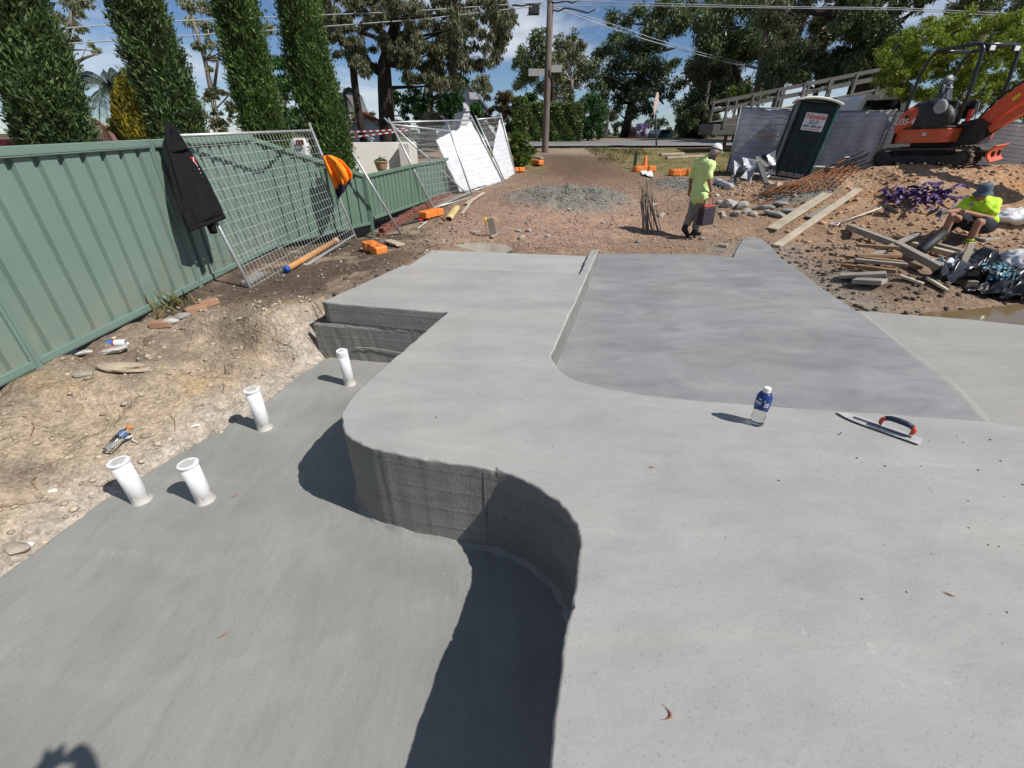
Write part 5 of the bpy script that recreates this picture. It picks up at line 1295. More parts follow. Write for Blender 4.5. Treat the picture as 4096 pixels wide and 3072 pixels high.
pl('short pale offcut beside the end of the lower beam', (924,283), (946,293), .10, .03, M_WOOD, .06, .03)
plank('pale paling standing upright beside the clear plastic', G(953,284,-.05), G(953,284,-.05)+Vector((.03,.05,.62)), .11, .02, M_WOOD, up=(0,1,0))
pl('tan timber pair at the far right corner of the slab', (718,247), (727,248), .06, .05, M_WOOD, .03, .03)
pl('long pale plank on the verge behind the walking man', (660,156), (683,155), .22, .08, M_WOOD, .06, .06)
pl('second pale plank on the verge nearest the walking man', (666,159), (703,157), .2, .08, M_WOOD, .05, .05)
pl('white timber strip by the leafy bush', (534,158), (542,159.5), .12, .06, M_WOOD, .05, .05)
# shovel
def shovel():
    a = G(833,228,.06); b = G(879,214,.10); t = thing('shovel', 'long-handled shovel lying on the heap with its grey blade uphill', 'shovel', tuple(a))
    m = MB(); m.tube([a,b], .017, 8); m.build('handle', M('pale handle',(.55,.53,.48),.6,.1), t, smooth=True)
    d = (b-a).normalized(); s = d.cross(Vector((0,0,1))).normalized(); g = MB(); g.tube([a+s*.09-d*.02, a-s*.09-d*.02], .014, 8); g.build('grip', M_WHITEP, t); g = MB(); g.tube([a+s*.09-d*.02, a+d*.14, a-s*.09-d*.02], .012, 8); g.build('grip_fork', M_WHITEP, t)
    e = G(893,218,.04)
    bl = MB(); bl.grid(lambda u, v: b+(e-b)*v+s*((u-.5)*.26*(1-.3*v*v))+Vector((0,0,.05*(2*u-1)**2+.01)), 8, 6); q = bl.build('blade', M('worn shovel steel',(.14,.145,.15),.5,.2,metal=.3), t, smooth=True); q.modifiers.new('t','SOLIDIFY').thickness = .006
shovel()
# crumpled sheets
def crumple(name, label, cat, pts, mat, seed, nu=16, nv=10, amp=.06, th=.005, fn_edge=None):
    """loose sheet over four ground points"""
    A, B_, C_, D = pts; sd_ = Vector((seed*1.3,seed*.7,seed*2.1))
    def fn(u, v):
        p = (A*(1-u)+B_*u)*(1-v)+(D*(1-u)+C_*u)*v
        z = amp*(abs(mnoise.noise(Vector((u*3.5,v*3.5,0))+sd_))*2+abs(mnoise.noise(Vector((u*9,v*9,0))+sd_))*.9)
        e = Vector((mnoise.noise(Vector((u*5,v*5,7))+sd_),mnoise.noise(Vector((u*5,v*5,11))+sd_),0))*.10*(1 if th else 1)
        return p+Vector((0,0,z+.01))+e
    m = MB(); m.grid(fn, nu, nv); o = m.build(name, mat, smooth=True); o.modifiers.new('t','SOLIDIFY').thickness = th; return tag(o, label, cat)
M_PUR = M('purple plastic', (.080,.036,.165), .5, .35, 9., bmp=.1); M_BLKP = M('black plastic film', (.010,.011,.014), .28, .3, 9., bmp=.2, bscale=30)
M_TEAL = M('teal mosaic foil', (.03,.10,.13), .25, .6, 14., col2=(.16,.34,.38), bmp=.3, bscale=40); M_BAG = M('white woven bag', (.74,.74,.75), .5, .08, 8., bmp=.2)
def ribbons(name, label, cat, c, rx, ry, n, mat, seed, w=.07, hgt=.14):
    """heap of crinkled strips"""
    R = random.Random(seed); m = MB()
    for k in range(n):
        x = c.x+R.gauss(0,rx*.45); y = c.y+R.gauss(0,ry*.45); z = gh(x,y)+R.random()*hgt*math.exp(-((x-c.x)/rx)**2-((y-c.y)/ry)**2); a = R.uniform(0,6.3); L = R.uniform(.12,.32); tw = R.uniform(-1,1); up = R.uniform(0,.09)
        dx, dy = math.cos(a), math.sin(a)
        def fn(u, v, x=x,y=y,z=z,dx=dx,dy=dy,L=L,tw=tw,up=up): s_ = (v-.5)*w*(1+.4*math.sin(u*5)); th_ = tw*u*2.2; return Vector((x+dx*L*u-dy*s_*math.cos(th_), y+dy*L*u+dx*s_*math.cos(th_), z+up*math.sin(u*PI)+s_*math.sin(th_)+.03))
        m.grid(fn, 4, 1)
    o = m.build(name, mat); return tag(o, label, cat, kind='stuff')
o = ribbons('purple_strapping', 'tangle of purple plastic strapping on the spoil heap behind the seated man', 'plastic strapping', G(918,199), .75, .45, 90, M_PUR, 3); o['kind'] = 'thing'
crumple('plastic_sheet', 'clear crumpled plastic sheet hanging over black film near the upright paling', 'plastic sheet', [G(932,277,.0), G(956,279,.0), at(957,264,G(956,279).y+.12), at(932,261,G(932,277).y+.12)], M('cloudy clear plastic',(.55,.57,.62),.2,.15,spec=.7), 4, 16, 10, .07)
crumple('black_film', 'heap of black plastic film beside the seated man\'s feet', 'plastic film', [G(928,284), G(985,293), G(996,270,.03), G(952,264,.03)], M_BLKP, 6, 44, 34, .17)
crumple('black_film', 'black plastic film spilling to the puddle at the right edge', 'plastic film', [G(965,295), G(1030,308), G(1032,284,.05), G(985,278,.05)], M_BLKP, 8, 44, 28, .13)
def foil():
    c = G(992,292,.06); R = random.Random(9); m = MB()
    for k in range(420):
        a = R.uniform(0,6.3); q = R.random()**.5; b_ = R.uniform(-.15,1.4); p = c+Vector((0,.1,.1))+Vector((.25*math.cos(b_)*math.cos(a), .20*math.cos(b_)*math.sin(a), .19*math.sin(b_)))*R.uniform(.95,1.1); s_ = R.uniform(.014,.034); nrm = Vector((math.cos(a)*math.cos(b_)+R.uniform(-.4,.4),math.sin(a)*math.cos(b_)+R.uniform(-.4,.4),math.sin(b_)+R.uniform(-.3,.3))).normalized(); u = nrm.orthogonal().normalized(); w = nrm.cross(u); rr = R.uniform(0,6)
        m.add([p+(u*math.cos(rr+2*PI*j/5)+w*math.sin(rr+2*PI*j/5))*s_*R.uniform(.6,1.1) for j in range(5)], [(0,1,2,3,4)])
    bl = blob('wrap_core', [(c+Vector((0,.1,.1)),(.22,.17,.165))], M_BLKP, None, .03, 4)
    t = thing('foil_wrapping', 'crumpled teal and white foil wrapping beside the muddy puddle', 'foil wrapping', tuple(c)); bl.data.transform(Matrix.Translation(-t.location)); bl.parent = t
    mt, nt, b = nodes('foil flakes'); g = nt.nodes.new('ShaderNodeNewGeometry'); cc = ramp(nt, g.outputs['Random Per Island'], [(0,(.006,.012,.02)),(.45,(.02,.06,.09)),(.7,(.08,.26,.32)),(.9,(.22,.5,.55)),(1,(.8,.85,.85))]); nt.links.new(cc, b.inputs['Base Color']); b.inputs['Roughness'].default_value = .3
    m.build('foil_flakes', mt, t, kind='stuff')
foil()
def bag(label, c, s, seed):
    o = blob('woven_bag', [(c,(s[0],s[1],s[2])), (c+Vector((s[0]*.5,0,s[2]*.3)),(s[0]*.6,s[1]*.7,s[2]*.7)), (c+Vector((-s[0]*.5,.0,-s[2]*.1)),(s[0]*.6,s[1]*.8,s[2]*.6))], M_BAG, None, .03, 2, disp=lambda co, no: no*(.05*mnoise.noise(co*7+Vector((seed,0,0)))+.03*mnoise.noise(co*16))); tag(o, label, 'bag')
bag('crumpled white bag on the heap right of the seated man', G(1015,222,.10), (.42,.3,.14), 3)
bag('bulging white bag behind the black film at the right edge', G(1018,275,.15), (.36,.3,.24), 8)
# muddy puddles
def puddle(label, c, rx, ry, z, seed, mat):
    m = MB(); n = 40; m.add([(c[0]+rx*math.cos(2*PI*k/n)*(1+.18*mnoise.noise(Vector((math.cos(2*PI*k/n)*1.5,math.sin(2*PI*k/n)*1.5,seed)))), c[1]+ry*math.sin(2*PI*k/n)*(1+.18*mnoise.noise(Vector((math.cos(2*PI*k/n)*2,math.sin(2*PI*k/n)*2,seed+4)))), z) for k in range(n)], [tuple(range(n))]); o = m.build('puddle', mat); o['kind'] = 'structure'; o['label'] = label
M_MUDW = M('muddy water', (.20,.145,.075), .10, .12, 2., bmp=.03, bscale=12, spec=.5)
puddle('muddy brown puddle against the far side of the right apron', (6.7,4.98), 1.9, .55, -.315, 2, M_MUDW)
puddle('cloudy puddle in the mud hollow at the far end of the step', (-.62,8.75), .62, .58, -.37, 5, M('cloudy slurry water',(.33,.29,.225),.25,.12,2.,bmp=.05,spec=.5))
# rubble
for i, (x, y, s, lb) in enumerate(((730,207,.16,'large white-grey boulder right of the walking man'),(742,208,.15,'second large boulder beside the first, darker on its side'),(719,204,.09,'small tan boulder left of the two large boulders'),(736,214,.08,'rubble lump below the two large boulders'),(746,213,.09,'rubble lump at the right of the boulder pile'),(722,214,.06,'small rubble lump at the lower left of the boulder pile'),(753,216,.09,'flat pale rubble right of the boulder pile'),(723,217.5,.06,'brown clod below the boulder pile'),(661,216,.07,'white stone beside the bundle of steel stakes'),(653,206,.06,'grey stone behind the bundle of steel stakes'),(702,240,.06,'grey stone on the dirt in front of the walking man'))):
    rock(lb, G(x,y), (s*1.2,s*.9,s*.75), M_ROCKW, 90+i, i*.8, None, 'boulder' if s > .12 else 'rubble_lump', 'rock')
for i, (x, y, s, lb) in enumerate(((775,216,.16,'slab of dumped grey concrete left of the pale boards'),(764,209,.14,'lump of dumped concrete behind the boulder pile'),(789,213,.15,'long lump of dumped concrete touching the pale board'),(781,206,.12,'rough concrete lump on the back of the dumped heap'))):
    rock(lb, G(x,y), (s*1.7,s*.8,s*.5), M_CONCG, 120+i, -.5+.2*i, None, 'concrete_lump', 'concrete lump')
# bundle of steel stakes leaning together
def stakes():
    c = G(652,232); t = thing('stake_bundle', 'fan-shaped bundle of thin steel stakes leaning upright beside the walking man', 'stakes', tuple(c)); R = random.Random(4); proto = None
    top = at(646,192,c.y+.15)
    for k in range(34):
        b = c+Vector((R.uniform(-.19,.19), R.uniform(-.12,.12), -.02)); e = top+Vector(((b.x-c.x)*.3+R.uniform(-.05,.05), R.uniform(-.04,.04), R.uniform(-.25,.28)))
        m = MB(); m.tube([b,e], .008, 5); m.build('stake', M_WOODG if k%3 else M_WOODB, t)
stakes()
# picket
def picket():
    p = G(634,170); t = thing('fence_picket', 'dark green steel picket driven into the verge beside the cone', 'picket', tuple(p))
    m = MB(); m.prism([(-.05,-.05),(.05,-.05),(.05,.02),(-.0,.05),(-.05,.02)], -.1, .62); m.build('post', M('dark green picket',(.015,.05,.03),.6,.2), t, world=False)
    m = MB(); m.tube([(-.06,-.02,.40),(.06,-.03,.42)], .012, 6); m.build('tie', M_WHITEP, t, world=False)
picket()
# rusty mesh and rods on the flank of the heap
def reo():
    t = thing('reinforcing_mesh', 'sheet of rusty steel reinforcing mesh lying on the flank of the spoil heap', 'steel mesh', tuple(G(800,190))); MRU = M('rusty steel', (.22,.09,.035), .9, .35, 12.)
    m = MB()
    A, B_, C_, D = (757,200),(838,190),(872,158),(776,190)
    def q(u, v):
        x = (A[0]*(1-u)+B_[0]*u)*(1-v)+(D[0]*(1-u)+C_[0]*u)*v; y = (A[1]*(1-u)+B_[1]*u)*(1-v)+(D[1]*(1-u)+C_[1]*u)*v; return G(x, y, .07+.03*math.sin(u*7+v*3))
    for i in range(9): m.tube([q(k/9, i/8) for k in range(10)], .012, 5)
    for i in range(12): m.tube([q(i/11, k/5) for k in range(6)], .012, 5)
    m.build('mesh_bars', MRU, t, kind='stuff')
    for k in range(6):
        r = MB(); a = G(750+4*k,205+random.uniform(-3,3),.05); b = at(868+random.uniform(-6,3),151+2.2*k,13.6); mid = (a+b)/2; r.tube([a, Vector((mid.x,mid.y,max(mid.z,gh(mid.x,mid.y)+.06))), Vector((b.x,b.y,max(b.z,gh(b.x,b.y)+.05)))], .016, 5); r.build('loose_bar', MRU, t)
reo()
# rubbish heap left of the toilet
M_SHEET = M('pale sheet metal', (.62,.63,.66), .4, .15, 5., metal=.2); M_DARKS = M('dark sheet', (.03,.035,.045), .5, .3, 5.); M_CARD = M('torn board', (.50,.44,.36), .85, .15)
def sheet(label, quad, mat, name='scrap_sheet', amp=.05):
    pts = [Vector(q) for q in quad]; m = MB(); A, B_, C_, D = pts; R = random.Random(len(label)); n = (B_-A).cross(D-A).normalized()
    m.grid(lambda u, v: (A*(1-u)+B_*u)*(1-v)+(D*(1-u)+C_*u)*v+n*amp*math.sin(u*4+v*3), 6, 5); o = m.build(name, mat); o.modifiers.new('t','SOLIDIFY').thickness = .012; tag(o, label, 'scrap sheet')
YR = 15.2
sheet('bright white folded scrap sheet at the left of the rubbish heap', [at(733,177,YR), at(736,172,YR), at(741,165,YR+.1), at(733.5,160,YR)], M_SHEET)
sheet('large grey scrap sheet leaning over the rubbish heap', [at(740,178,YR-.2), at(751,183,YR-.2), at(757,163,YR), at(745,172,YR)], M('grey scrap panel',(.40,.40,.43),.6,.1))
sheet('clear crumpled sheet standing behind the grey scrap sheet', [at(742,170,YR+.3), at(755,169,YR+.3), at(757,160,YR+.4), at(741.5,157.5,YR+.3)], M('cloudy sheet',(.5,.53,.58),.2,.2,spec=.7), amp=.12)
sheet('dark blue-grey board standing at the back of the rubbish heap', [at(757,170,YR+.5), at(769,166,YR+.5), at(767,154,YR+.6), at(755,157,YR+.6)], M_DARKS)
sheet('white torn board standing against the portable toilet', [at(769,166,YR+.3), at(776,165,YR+.3), at(775.5,150,YR+.4), at(766,156,YR+.4)], M_SHEET)
sheet('black board leaning on the white torn board', [at(766,176,YR-.1), at(776,175,YR), at(777,166,YR+.1), at(768,170,YR+.1)], M_DARKS)
sheet('black plastic crate side at the foot of the rubbish heap', [at(727,187,YR-.6), at(735,191,YR-.6), at(737,176,YR-.4), at(731,174,YR-.4)], M_DARKS)
plank('dark grey post leaning out of the rubbish heap', at(759,163.5,YR-.1), at(767,186,YR-.9), .16, .08, M('dark post',(.10,.105,.10),.8,.2)); plank('short white block at the foot of the leaning post', G(767,190,.06), G(779,188,.06), .16, .09, M_WOOD)
plank('pale end of a broken batten beside the white block', at(769,182,YR-.9), G(771,187.5,.05), .10, .06, M_WOOD)
def pvc_scrap():
    a = G(716,185,.09); b = G(730,190,.09); t = thing('pipe_offcut', 'grey plastic pipe offcut lying below the rubbish heap', 'pipe', tuple(a)); m = MB(); m.tube([a,b], .085, 14); m.build('pipe', M('grey pvc',(.45,.46,.50),.5,.1), t, smooth=True); d = (b-a).normalized(); m = MB(); m.tube([a-d*.02,a+d*.18], .105, 14); m.build('socket', M('grey pvc socket',(.42,.43,.47),.5,.1), t, smooth=True)
pvc_scrap()
def hoop():
    c = G(757,181,.18); t = thing('wire_coil', 'white hose loop lying at the front of the rubbish heap', 'hose', tuple(c)); m = MB(); m.tube([c+Vector((.32*math.cos(a),.22*math.sin(a),.05*math.sin(2*a))) for a in [2*PI*k/20 for k in range(21)]], .022, 8); m.build('hose', M_WHITEP, t, smooth=True)
hoop()
rock('white lump of paper on the dirt by the boulder pile', G(717,196.5), (.05,.05,.04), M_WHITEP, 150, 0, None, 'paper_ball', 'paper')
crumple('paper_sheet', 'crumpled white paper beside the rubble left of the walking man', 'paper', [G(641,176), G(653,179), G(652,174), G(642,172.5)], M_WHITEP, 21, 8, 5, .08)
def bucket():
    c = G(823,176); c = at(822,172,14.6); t = thing('paint_tub', 'clear plastic tub standing on the heap right of the portable toilet', 'tub', tuple(c)); m = MB(); m.lathe([(.0,-.12),(.22,-.12),(.26,.12),(.28,.12),(.28,.15),(.24,.15),(.22,.08)], 20, caps=False); m.build('tub', M('milky tub',(.5,.52,.48),.3,.1), t, smooth=True, world=False)
bucket()
plank('bluish board lying on the fence side of the heap', at(828,167,14.2), at(848,157,13.8), .3, .03, M('bluish board',(.40,.43,.50),.6,.1))
# ------------------------------------------------------------------ people
M_SKIN = M('tanned skin', (.30,.155,.095), .55, .12, 20., bmp=.08, bscale=200, spec=.35)
M_SKIN2 = M('fair tanned skin', (.36,.19,.125), .55, .12, 20., bmp=.08, bscale=200, spec=.35)
M_LIME = M('faded lime cotton', (.60,.74,.30), .85, .08, 9., bmp=.15, bscale=120); M_LIME2 = M('bright lime polyester', (.55,.86,.03), .7, .06, 9., bmp=.12, bscale=120)
M_TROU = M('grey work trousers', (.235,.225,.205), .9, .18, 10., bmp=.25, bscale=120); M_BOOT = M('black rubber', (.014,.016,.02), .45, .3, 9.)
M_SHORT = M('navy shorts', (.014,.016,.028), .9, .2, 10., bmp=.2, bscale=120); M_CAP = M('white cotton cap', (.68,.68,.67), .9, .06, 9.); M_HATB = M('blue-grey bucket hat', (.085,.125,.165), .9, .15, 12., bmp=.2)
M_HAIR = M('grey hair', (.30,.28,.26), .9, .3, 60.); M_GLOVE = M('grey work glove', (.10,.11,.12), .8, .2, 14.)
def hand(w, f, n, s=1.0, curl=.7):
    """palm and five bent fingers: w wrist, f direction of the palm, n direction the fingers curl to"""
    w, f, n = Vector(w), Vector(f).normalized(), Vector(n); n = (n-f*n.dot(f)).normalized(); k = f.cross(n); out = [(w,w+f*.085*s,.030*s,.036*s)]
    for j, (o, L) in enumerate(((-.027,.070),(-.009,.080),(.009,.076),(.026,.060))):
        a = w+f*.088*s+k*o*s; b = a+(f*(1-curl*.4)+n*curl*.5).normalized()*L*.5*s; c = b+(f*(1-curl)+n*curl).normalized()*L*.5*s
        out += [(a,b,.0095*s,.009*s),(b,c,.009*s,.0075*s)]
    a = w+f*.03*s-k*.03*s; b = a+(f*.5-k*.6+n*.35).normalized()*.045*s; c = b+(f*.8+n*.5).normalized()*.035*s
    return out+[(a,b,.012*s,.010*s),(b,c,.010*s,.008*s)]
def head(c, fwd, up, r=.105):
    """skull, jaw, nose, brow, ears"""
    fwd, up = Vector(fwd).normalized(), Vector(up).normalized(); side = up.cross(fwd).normalized(); R = Matrix((fwd,side,up)).transposed(); c = Vector(c)
    return [(c,(.098,.078,.112),R),(c+fwd*.028-up*.055,(.062,.056,.065),R),(c+fwd*.098-up*.022,(.020,.014,.026),R),(c+fwd*.075+up*.022,(.025,.055,.016),R),(c+fwd*.082-up*.062,(.018,.026,.012),R),
            (c+side*.079-up*.012,(.018,.010,.030),R),(c-side*.079-up*.012,(.018,.010,.030),R)]
def face_bits(t, c, fwd, up, hatted=True):
    fwd, up = Vector(fwd).normalized(), Vector(up).normalized(); side = up.cross(fwd).normalized(); c = Vector(c)
    for s in (-1,1): m = MB(); m.lathe([(.0,-.009),(.008,-.005),(.009,0),(.008,.005),(0,.009)], 8, c+fwd*.088+side*.032*s+up*.004); m.build('eye', M_BOOT, t, smooth=True)
def walking_man():
    Y = 9.42; q = lambda x, y, dy=0: at(x, y, Y+dy)
    hips = q(699.5,194.5); hipR = q(702,196,-.10); hipL = q(696.5,195.5,.10)
    neck = q(710.5,157.5); shR = q(709,165.5,-.17); shL = q(698,163,.17)
    kneeB = q(692.5,212.5,.03); ankB = q(684.2,228.8,.0); kneeF = q(701,214,-.06); ankF = q(694.5,231.5,-.03)
    foot0 = q(688,235.5,-.02); footF = q(699.5,233,-.05)
    gz = ankF.z-.09
    t = thing('person', 'man in faded lime shirt and white cap walking right with a tool bag', 'person', (hips.x,Y,gz))
    fwd = Vector((.86,.40,-.28)); up = Vector((.30,.10,.95)); hc = q(715.8,150.8,-.02)
    elR = q(708.8,179,-.24); wrR = q(711.2,191,-.22); elL = q(691,178.5,.24); wrL = q(689.8,190,.22)
    body = head(hc, fwd, up)+[(neck,hc-up*.05,.055,.055),(q(705,168),neck,.13,.075),(hips,q(705,168),.13,.15),(shL,shR,.075,.075),
        (shR,elR,.052,.043),(elR,wrR,.042,.030),(shL,elL,.052,.043),(elL,wrL,.042,.030),(hipR,kneeF,.088,.058),(kneeF,ankF,.056,.042),(hipL,kneeB,.088,.058),(kneeB,ankB,.056,.042),(ankB,foot0,.045,.04),(ankF,footF,.045,.04)]
    body += hand(wrR, Vector((.05,0,-1)), Vector((-.6,.3,0)), 1.0, .95)+hand(wrL, Vector((.02,0,-1)), Vector((.8,0,0)), 1.0, .6)
    blob('body', body, M_SKIN, t, .011, 3); face_bits(t, hc, fwd, up)
    dr = lambda k: (lambda co, no: no*(k*mnoise.noise(co*9)+k*.6*mnoise.noise(co*21)+k*1.5*(.35-abs(mnoise.noise(Vector((co.x*11,co.y*11,co.z*5)))))))
    shirt = [(q(705.5,167),q(709,160),.165,.10),(q(702,181),q(706,167),.155,.175),(q(699.8,195.5),q(702,181),.185,.16),(shL,shR,.095,.095),(q(698,196.5,.12),q(702.5,197,-.15),.13,.13),
             (shR,shR*.4+elR*.6,.078,.072),(shR*.45+elR*.55,shR*.22+elR*.78,.072,.075),(shL,shL*.4+elL*.6,.078,.072),(shL*.45+elL*.55,shL*.22+elL*.78,.072,.075)]
    blob('shirt', shirt, M_LIME, t, .015, 4, disp=dr(.012))
    blob('collar', [(neck+Vector((-.035,.06,-.01)),neck+Vector((-.035,-.06,-.01)),.05,.05),(neck+Vector((.02,-.07,-.025)),neck+Vector((.02,.07,-.025)),.05,.05)], M_NAVY, t, .012, 3)
    tr = [(hipL+Vector((0,0,.02)),hipR+Vector((0,0,.02)),.115,.115),(hipR,kneeF,.118,.09),(kneeF,kneeF*.3+ankF*.7,.09,.078),(hipL,kneeB,.118,.09),(kneeB,kneeB*.35+ankB*.65,.088,.07)]
    blob('trousers', tr, M_TROU, t, .016, 3, disp=dr(.014))
    for a, k, f, nm in ((ankB,kneeB,foot0,0),(ankF,kneeF,footF,1)):
        d = (f-a); d.z = d.z if nm == 0 else 0; d = d.normalized(); 
        blob('boot', [(a*.55+k*.45,a,.062,.058),(a,a+(f-a)*.6,.058,.05),(a+(f-a)*.5,f,.05,.042)]+([(a+Vector((-.05,.0,-.05)),f+Vector((0,0,-.02)),.038,.04)] if nm else []), M_BOOT, t, .013, 3)
    # cap
    R = Matrix((fwd.normalized(), up.cross(fwd).normalized(), up)).transposed(); c = hc+up*.035
    m = MB(); vs = []; n = 22
    for i in range(8):
        a = PI/2*i/7
        for k in range(n): an = 2*PI*k/n; vs.append(c+R @ Vector((.112*math.cos(a)*math.cos(an), .092*math.cos(a)*math.sin(an), .098*math.sin(a)+.0)))
    m.add(vs, [(i*n+k,i*n+(k+1)%n,(i+1)*n+(k+1)%n,(i+1)*n+k) for i in range(7) for k in range(n)]+[tuple(range(7*n,8*n))]); cap = m.build('cap', M_CAP, t, smooth=True)
    b = MB(); b.grid(lambda u, v: c+R @ Vector((.09+.095*v*math.sin(u*PI)**.5, (u-.5)*.17*(1-.15*v), .004-.03*v*v-.012*(2*u-1)**2)), 12, 5); q2 = b.build('brim', M_CAP, cap, world=True) if False else b.build('cap_brim', M_CAP, t, smooth=True); q2.modifiers.new('t','SOLIDIFY').thickness = .006
    blob('hair', [(hc-fwd*.02-up*.02,(.088,.083,.07),R)], M_HAIR, t, .012, 2)
    # tool bag
    bc = q(706,215.5,-.30); tb = thing('tool_bag', 'dark rectangular tool bag with red strap carried by the walking man', 'bag', tuple(bc))
    rz = Euler((.05,-.08,.35)).to_matrix(); m = MB(); m.box(bc,(.30,.17,.34),rz,.02); m.build('bag', M('charcoal bag fabric',(.05,.042,.055),.85,.2,9.,bmp=.2), tb)
    m = MB(); m.box(bc+rz @ Vector((.0,0,.178)),(.20,.12,.02),rz,.006); m.build('red_flap', M('red webbing',(.55,.05,.03),.6,.1), tb)
    gp = wrR+Vector((.02,-.02,-.10))
    for s, mt in ((-.10,M_BOOT),(.11,bpy.data.materials['red webbing'])):
        m = MB(); m.tube([bc+rz @ Vector((s,0,.17)), bc+rz @ Vector((s*.9,0,.30)), gp], .013, 6, ell=.5); m.build('strap', mt, tb, smooth=True)
walking_man()
def seated_man():
    q = lambda x, y, Y: at(x, y, Y)
    hipL, hipR = q(973,223,8.75), q(987,226,8.62); t = thing('person', 'seated man in bright lime polo shirt, navy shorts and blue-grey bucket hat', 'person', tuple(q(985,236,8.7)))
    kL, aL, fL = q(951.5,217.5,8.30), q(941,240,8.30), q(930,246,8.05); kR, aR, fR = q(978.5,222,8.10), q(968,244.5,8.10), q(960.5,254,7.85)
    sh_l, sh_r = q(969.5,201.5,8.62), q(994,203,8.52); neck = q(982,199.5,8.55); hc = q(982.5,193.2,8.46)
    fwd = Vector((-.75,-.5,-.42)); up = Vector((-.10,-.12,.98))
    eL, wL = q(957.5,211,8.45), q(944,212,8.25); eR, wR = q(991,218.5,8.35), q(968,212.5,8.22)
    body = head(hc, fwd, up)+[(neck,hc,.055,.055),(hipL,hipR,.13,.13),(q(979,218,8.7),q(982,205,8.58),.15,.16),(sh_l,sh_r,.075,.075),(sh_l,eL,.052,.044),(eL,wL,.042,.032),(sh_r,eR,.052,.044),(eR,wR,.044,.034),
        (hipL,kL,.095,.064),(kL,kL*.4+aL*.6,.06,.062),(kL*.5+aL*.5,aL,.06,.042),(hipR,kR,.095,.066),(kR,kR*.4+aR*.6,.062,.064),(kR*.5+aR*.5,aR,.062,.042),(aL,fL,.045,.04),(aR,fR,.045,.04)]
    body += hand(wR, (wR-eR), Vector((-.2,-.3,-1)), 1.05, 1.0)
    blob('body', body, M_SKIN2, t, .011, 3); face_bits(t, hc, fwd, up)
    dr = lambda k: (lambda co, no: no*(k*mnoise.noise(co*9)+k*.6*mnoise.noise(co*21)+k*1.5*(.35-abs(mnoise.noise(Vector((co.x*11,co.y*11,co.z*5)))))))
    shirt = [(q(980,219,8.68),q(982,207,8.58),.175,.185),(q(982,207,8.58),q(982.5,202,8.56),.185,.12),(sh_l,sh_r,.10,.10),(sh_l,sh_l*.35+eL*.65,.092,.088),(sh_r,sh_r*.35+eR*.65,.095,.09),(q(974,219,8.75),q(989,221,8.62),.13,.13)]
    sh = blob('polo_shirt', shirt, M_LIME2, t, .015, 4, disp=dr(.012))
    blob('shorts', [(hipL+Vector((0,.05,.0)),hipR+Vector((0,.05,0)),.155,.155),(hipL,hipL*.35+kL*.65,.135,.115),(hipR,hipR*.3+kR*.7,.14,.12)], M_SHORT, t, .016, 3, disp=dr(.012))
    cl = MB(); 
    blob('collar', [(neck+Vector((-.05,-.02,-.03)),neck+Vector((.07,.0,-.01)),.05,.05)], M_LIME2, t, .012, 3)
    MP = M('badge print', (.25,.27,.32), .6, .1); m = MB(); bp_ = q(971.5,204.3,8.37); m.box(bp_,(.055,.01,.07),Euler((.2,0,-.45)).to_matrix(),.0); m.build('chest_badge', MP, t)
    # bucket hat
    f2 = fwd.copy(); f2.z = 0; f2.normalize(); R = Matrix((f2, Vector((0,0,1)).cross(f2).normalized(), Vector((0,0,1)))).transposed() @ Euler((0,.18,0)).to_matrix(); c = hc+Vector((.01,0,.035))
    m = MB(); n = 26; prof = [(.150,-.048),(.138,-.032),(.110,.0),(.108,.03),(.100,.105),(.085,.118),(.0,.122)]
    vs = [c+R @ Vector((r*1.05*math.cos(2*PI*k/n), r*.93*math.sin(2*PI*k/n), z+(.012*math.sin(4*PI*k/n) if r > .14 else 0))) for (r,z) in prof for k in range(n)]
    m.add(vs, [(i*n+k,i*n+(k+1)%n,(i+1)*n+(k+1)%n,(i+1)*n+k) for i in range(len(prof)-1) for k in range(n)]); o = m.build('bucket_hat', M_HATB, t, smooth=True); o.modifiers.new('t','SOLIDIFY').thickness = .006
    for nm, a, k_, f in (('L',aL,kL,fL),('R',aR,kR,fR)):
        d = (a-k_).normalized(); s = MB(); s.tube([a-d*.10,a+d*.04], [.050,.050], 14); s.build('sock', M_BOOT, t, smooth=True)
        for z in (.085,.04): s = MB(); s.tube([a-d*(z+.014),a-d*(z-.014)], .053, 14); s.build('sock_stripe', M_LIME2, t, smooth=True)
        blob('work_boot', [(a+d*.03,a+d*.07,.058,.06),(a+d*.07,f,.055,.045),(a+d*.10,f+Vector((0,0,-.03)),.045,.04)], M('darker boot leather',(.05,.043,.036),.8,.4,14.) if nm == 'L' else M('paler boot leather',(.16,.14,.115),.85,.4,14.), t, .013, 3)  # one boot of the pair is coloured paler than the other
    gl = blob('work_glove', [(wL+(eL-wL)*.15,wL,.040,.044)]+hand(wL, (wL-eL), Vector((0,-.2,-1)), 1.25, .9), M_GLOVE, t, .011, 2)
    m = MB(); g = wL+(wL-eL).normalized()*.08; m.beam(g+Vector((0,0,.04)), g+Vector((.01,-.02,-.16)), .02, .03); tk = m.build('pliers', M_GALV, world=False); tag(tk, 'small steel nippers held in the seated man\'s glove', 'nippers')
    # block he sits on
    c = q(984,236,8.8); m = MB(); m.box(c+Vector((.0,.02,-.09)),(.55,.42,.16),Euler((0,0,.3)).to_matrix(),.01); o = m.build('seat_board', M_WOODG); tag(o, 'grey timber block under the seated man', 'timber block')
    # fat black pipe lying past his feet
    a = G(915,262,.16); b = G(952,232,.20); t2 = thing('black_pipe', 'thick black plastic pipe lying behind the seated man\'s feet', 'pipe', tuple(a)); m = MB(); m.tube([a,b], .085, 16); m.build('pipe', M('dull black pipe',(.016,.017,.02),.6,.3,6.), t2, smooth=True)
seated_man()
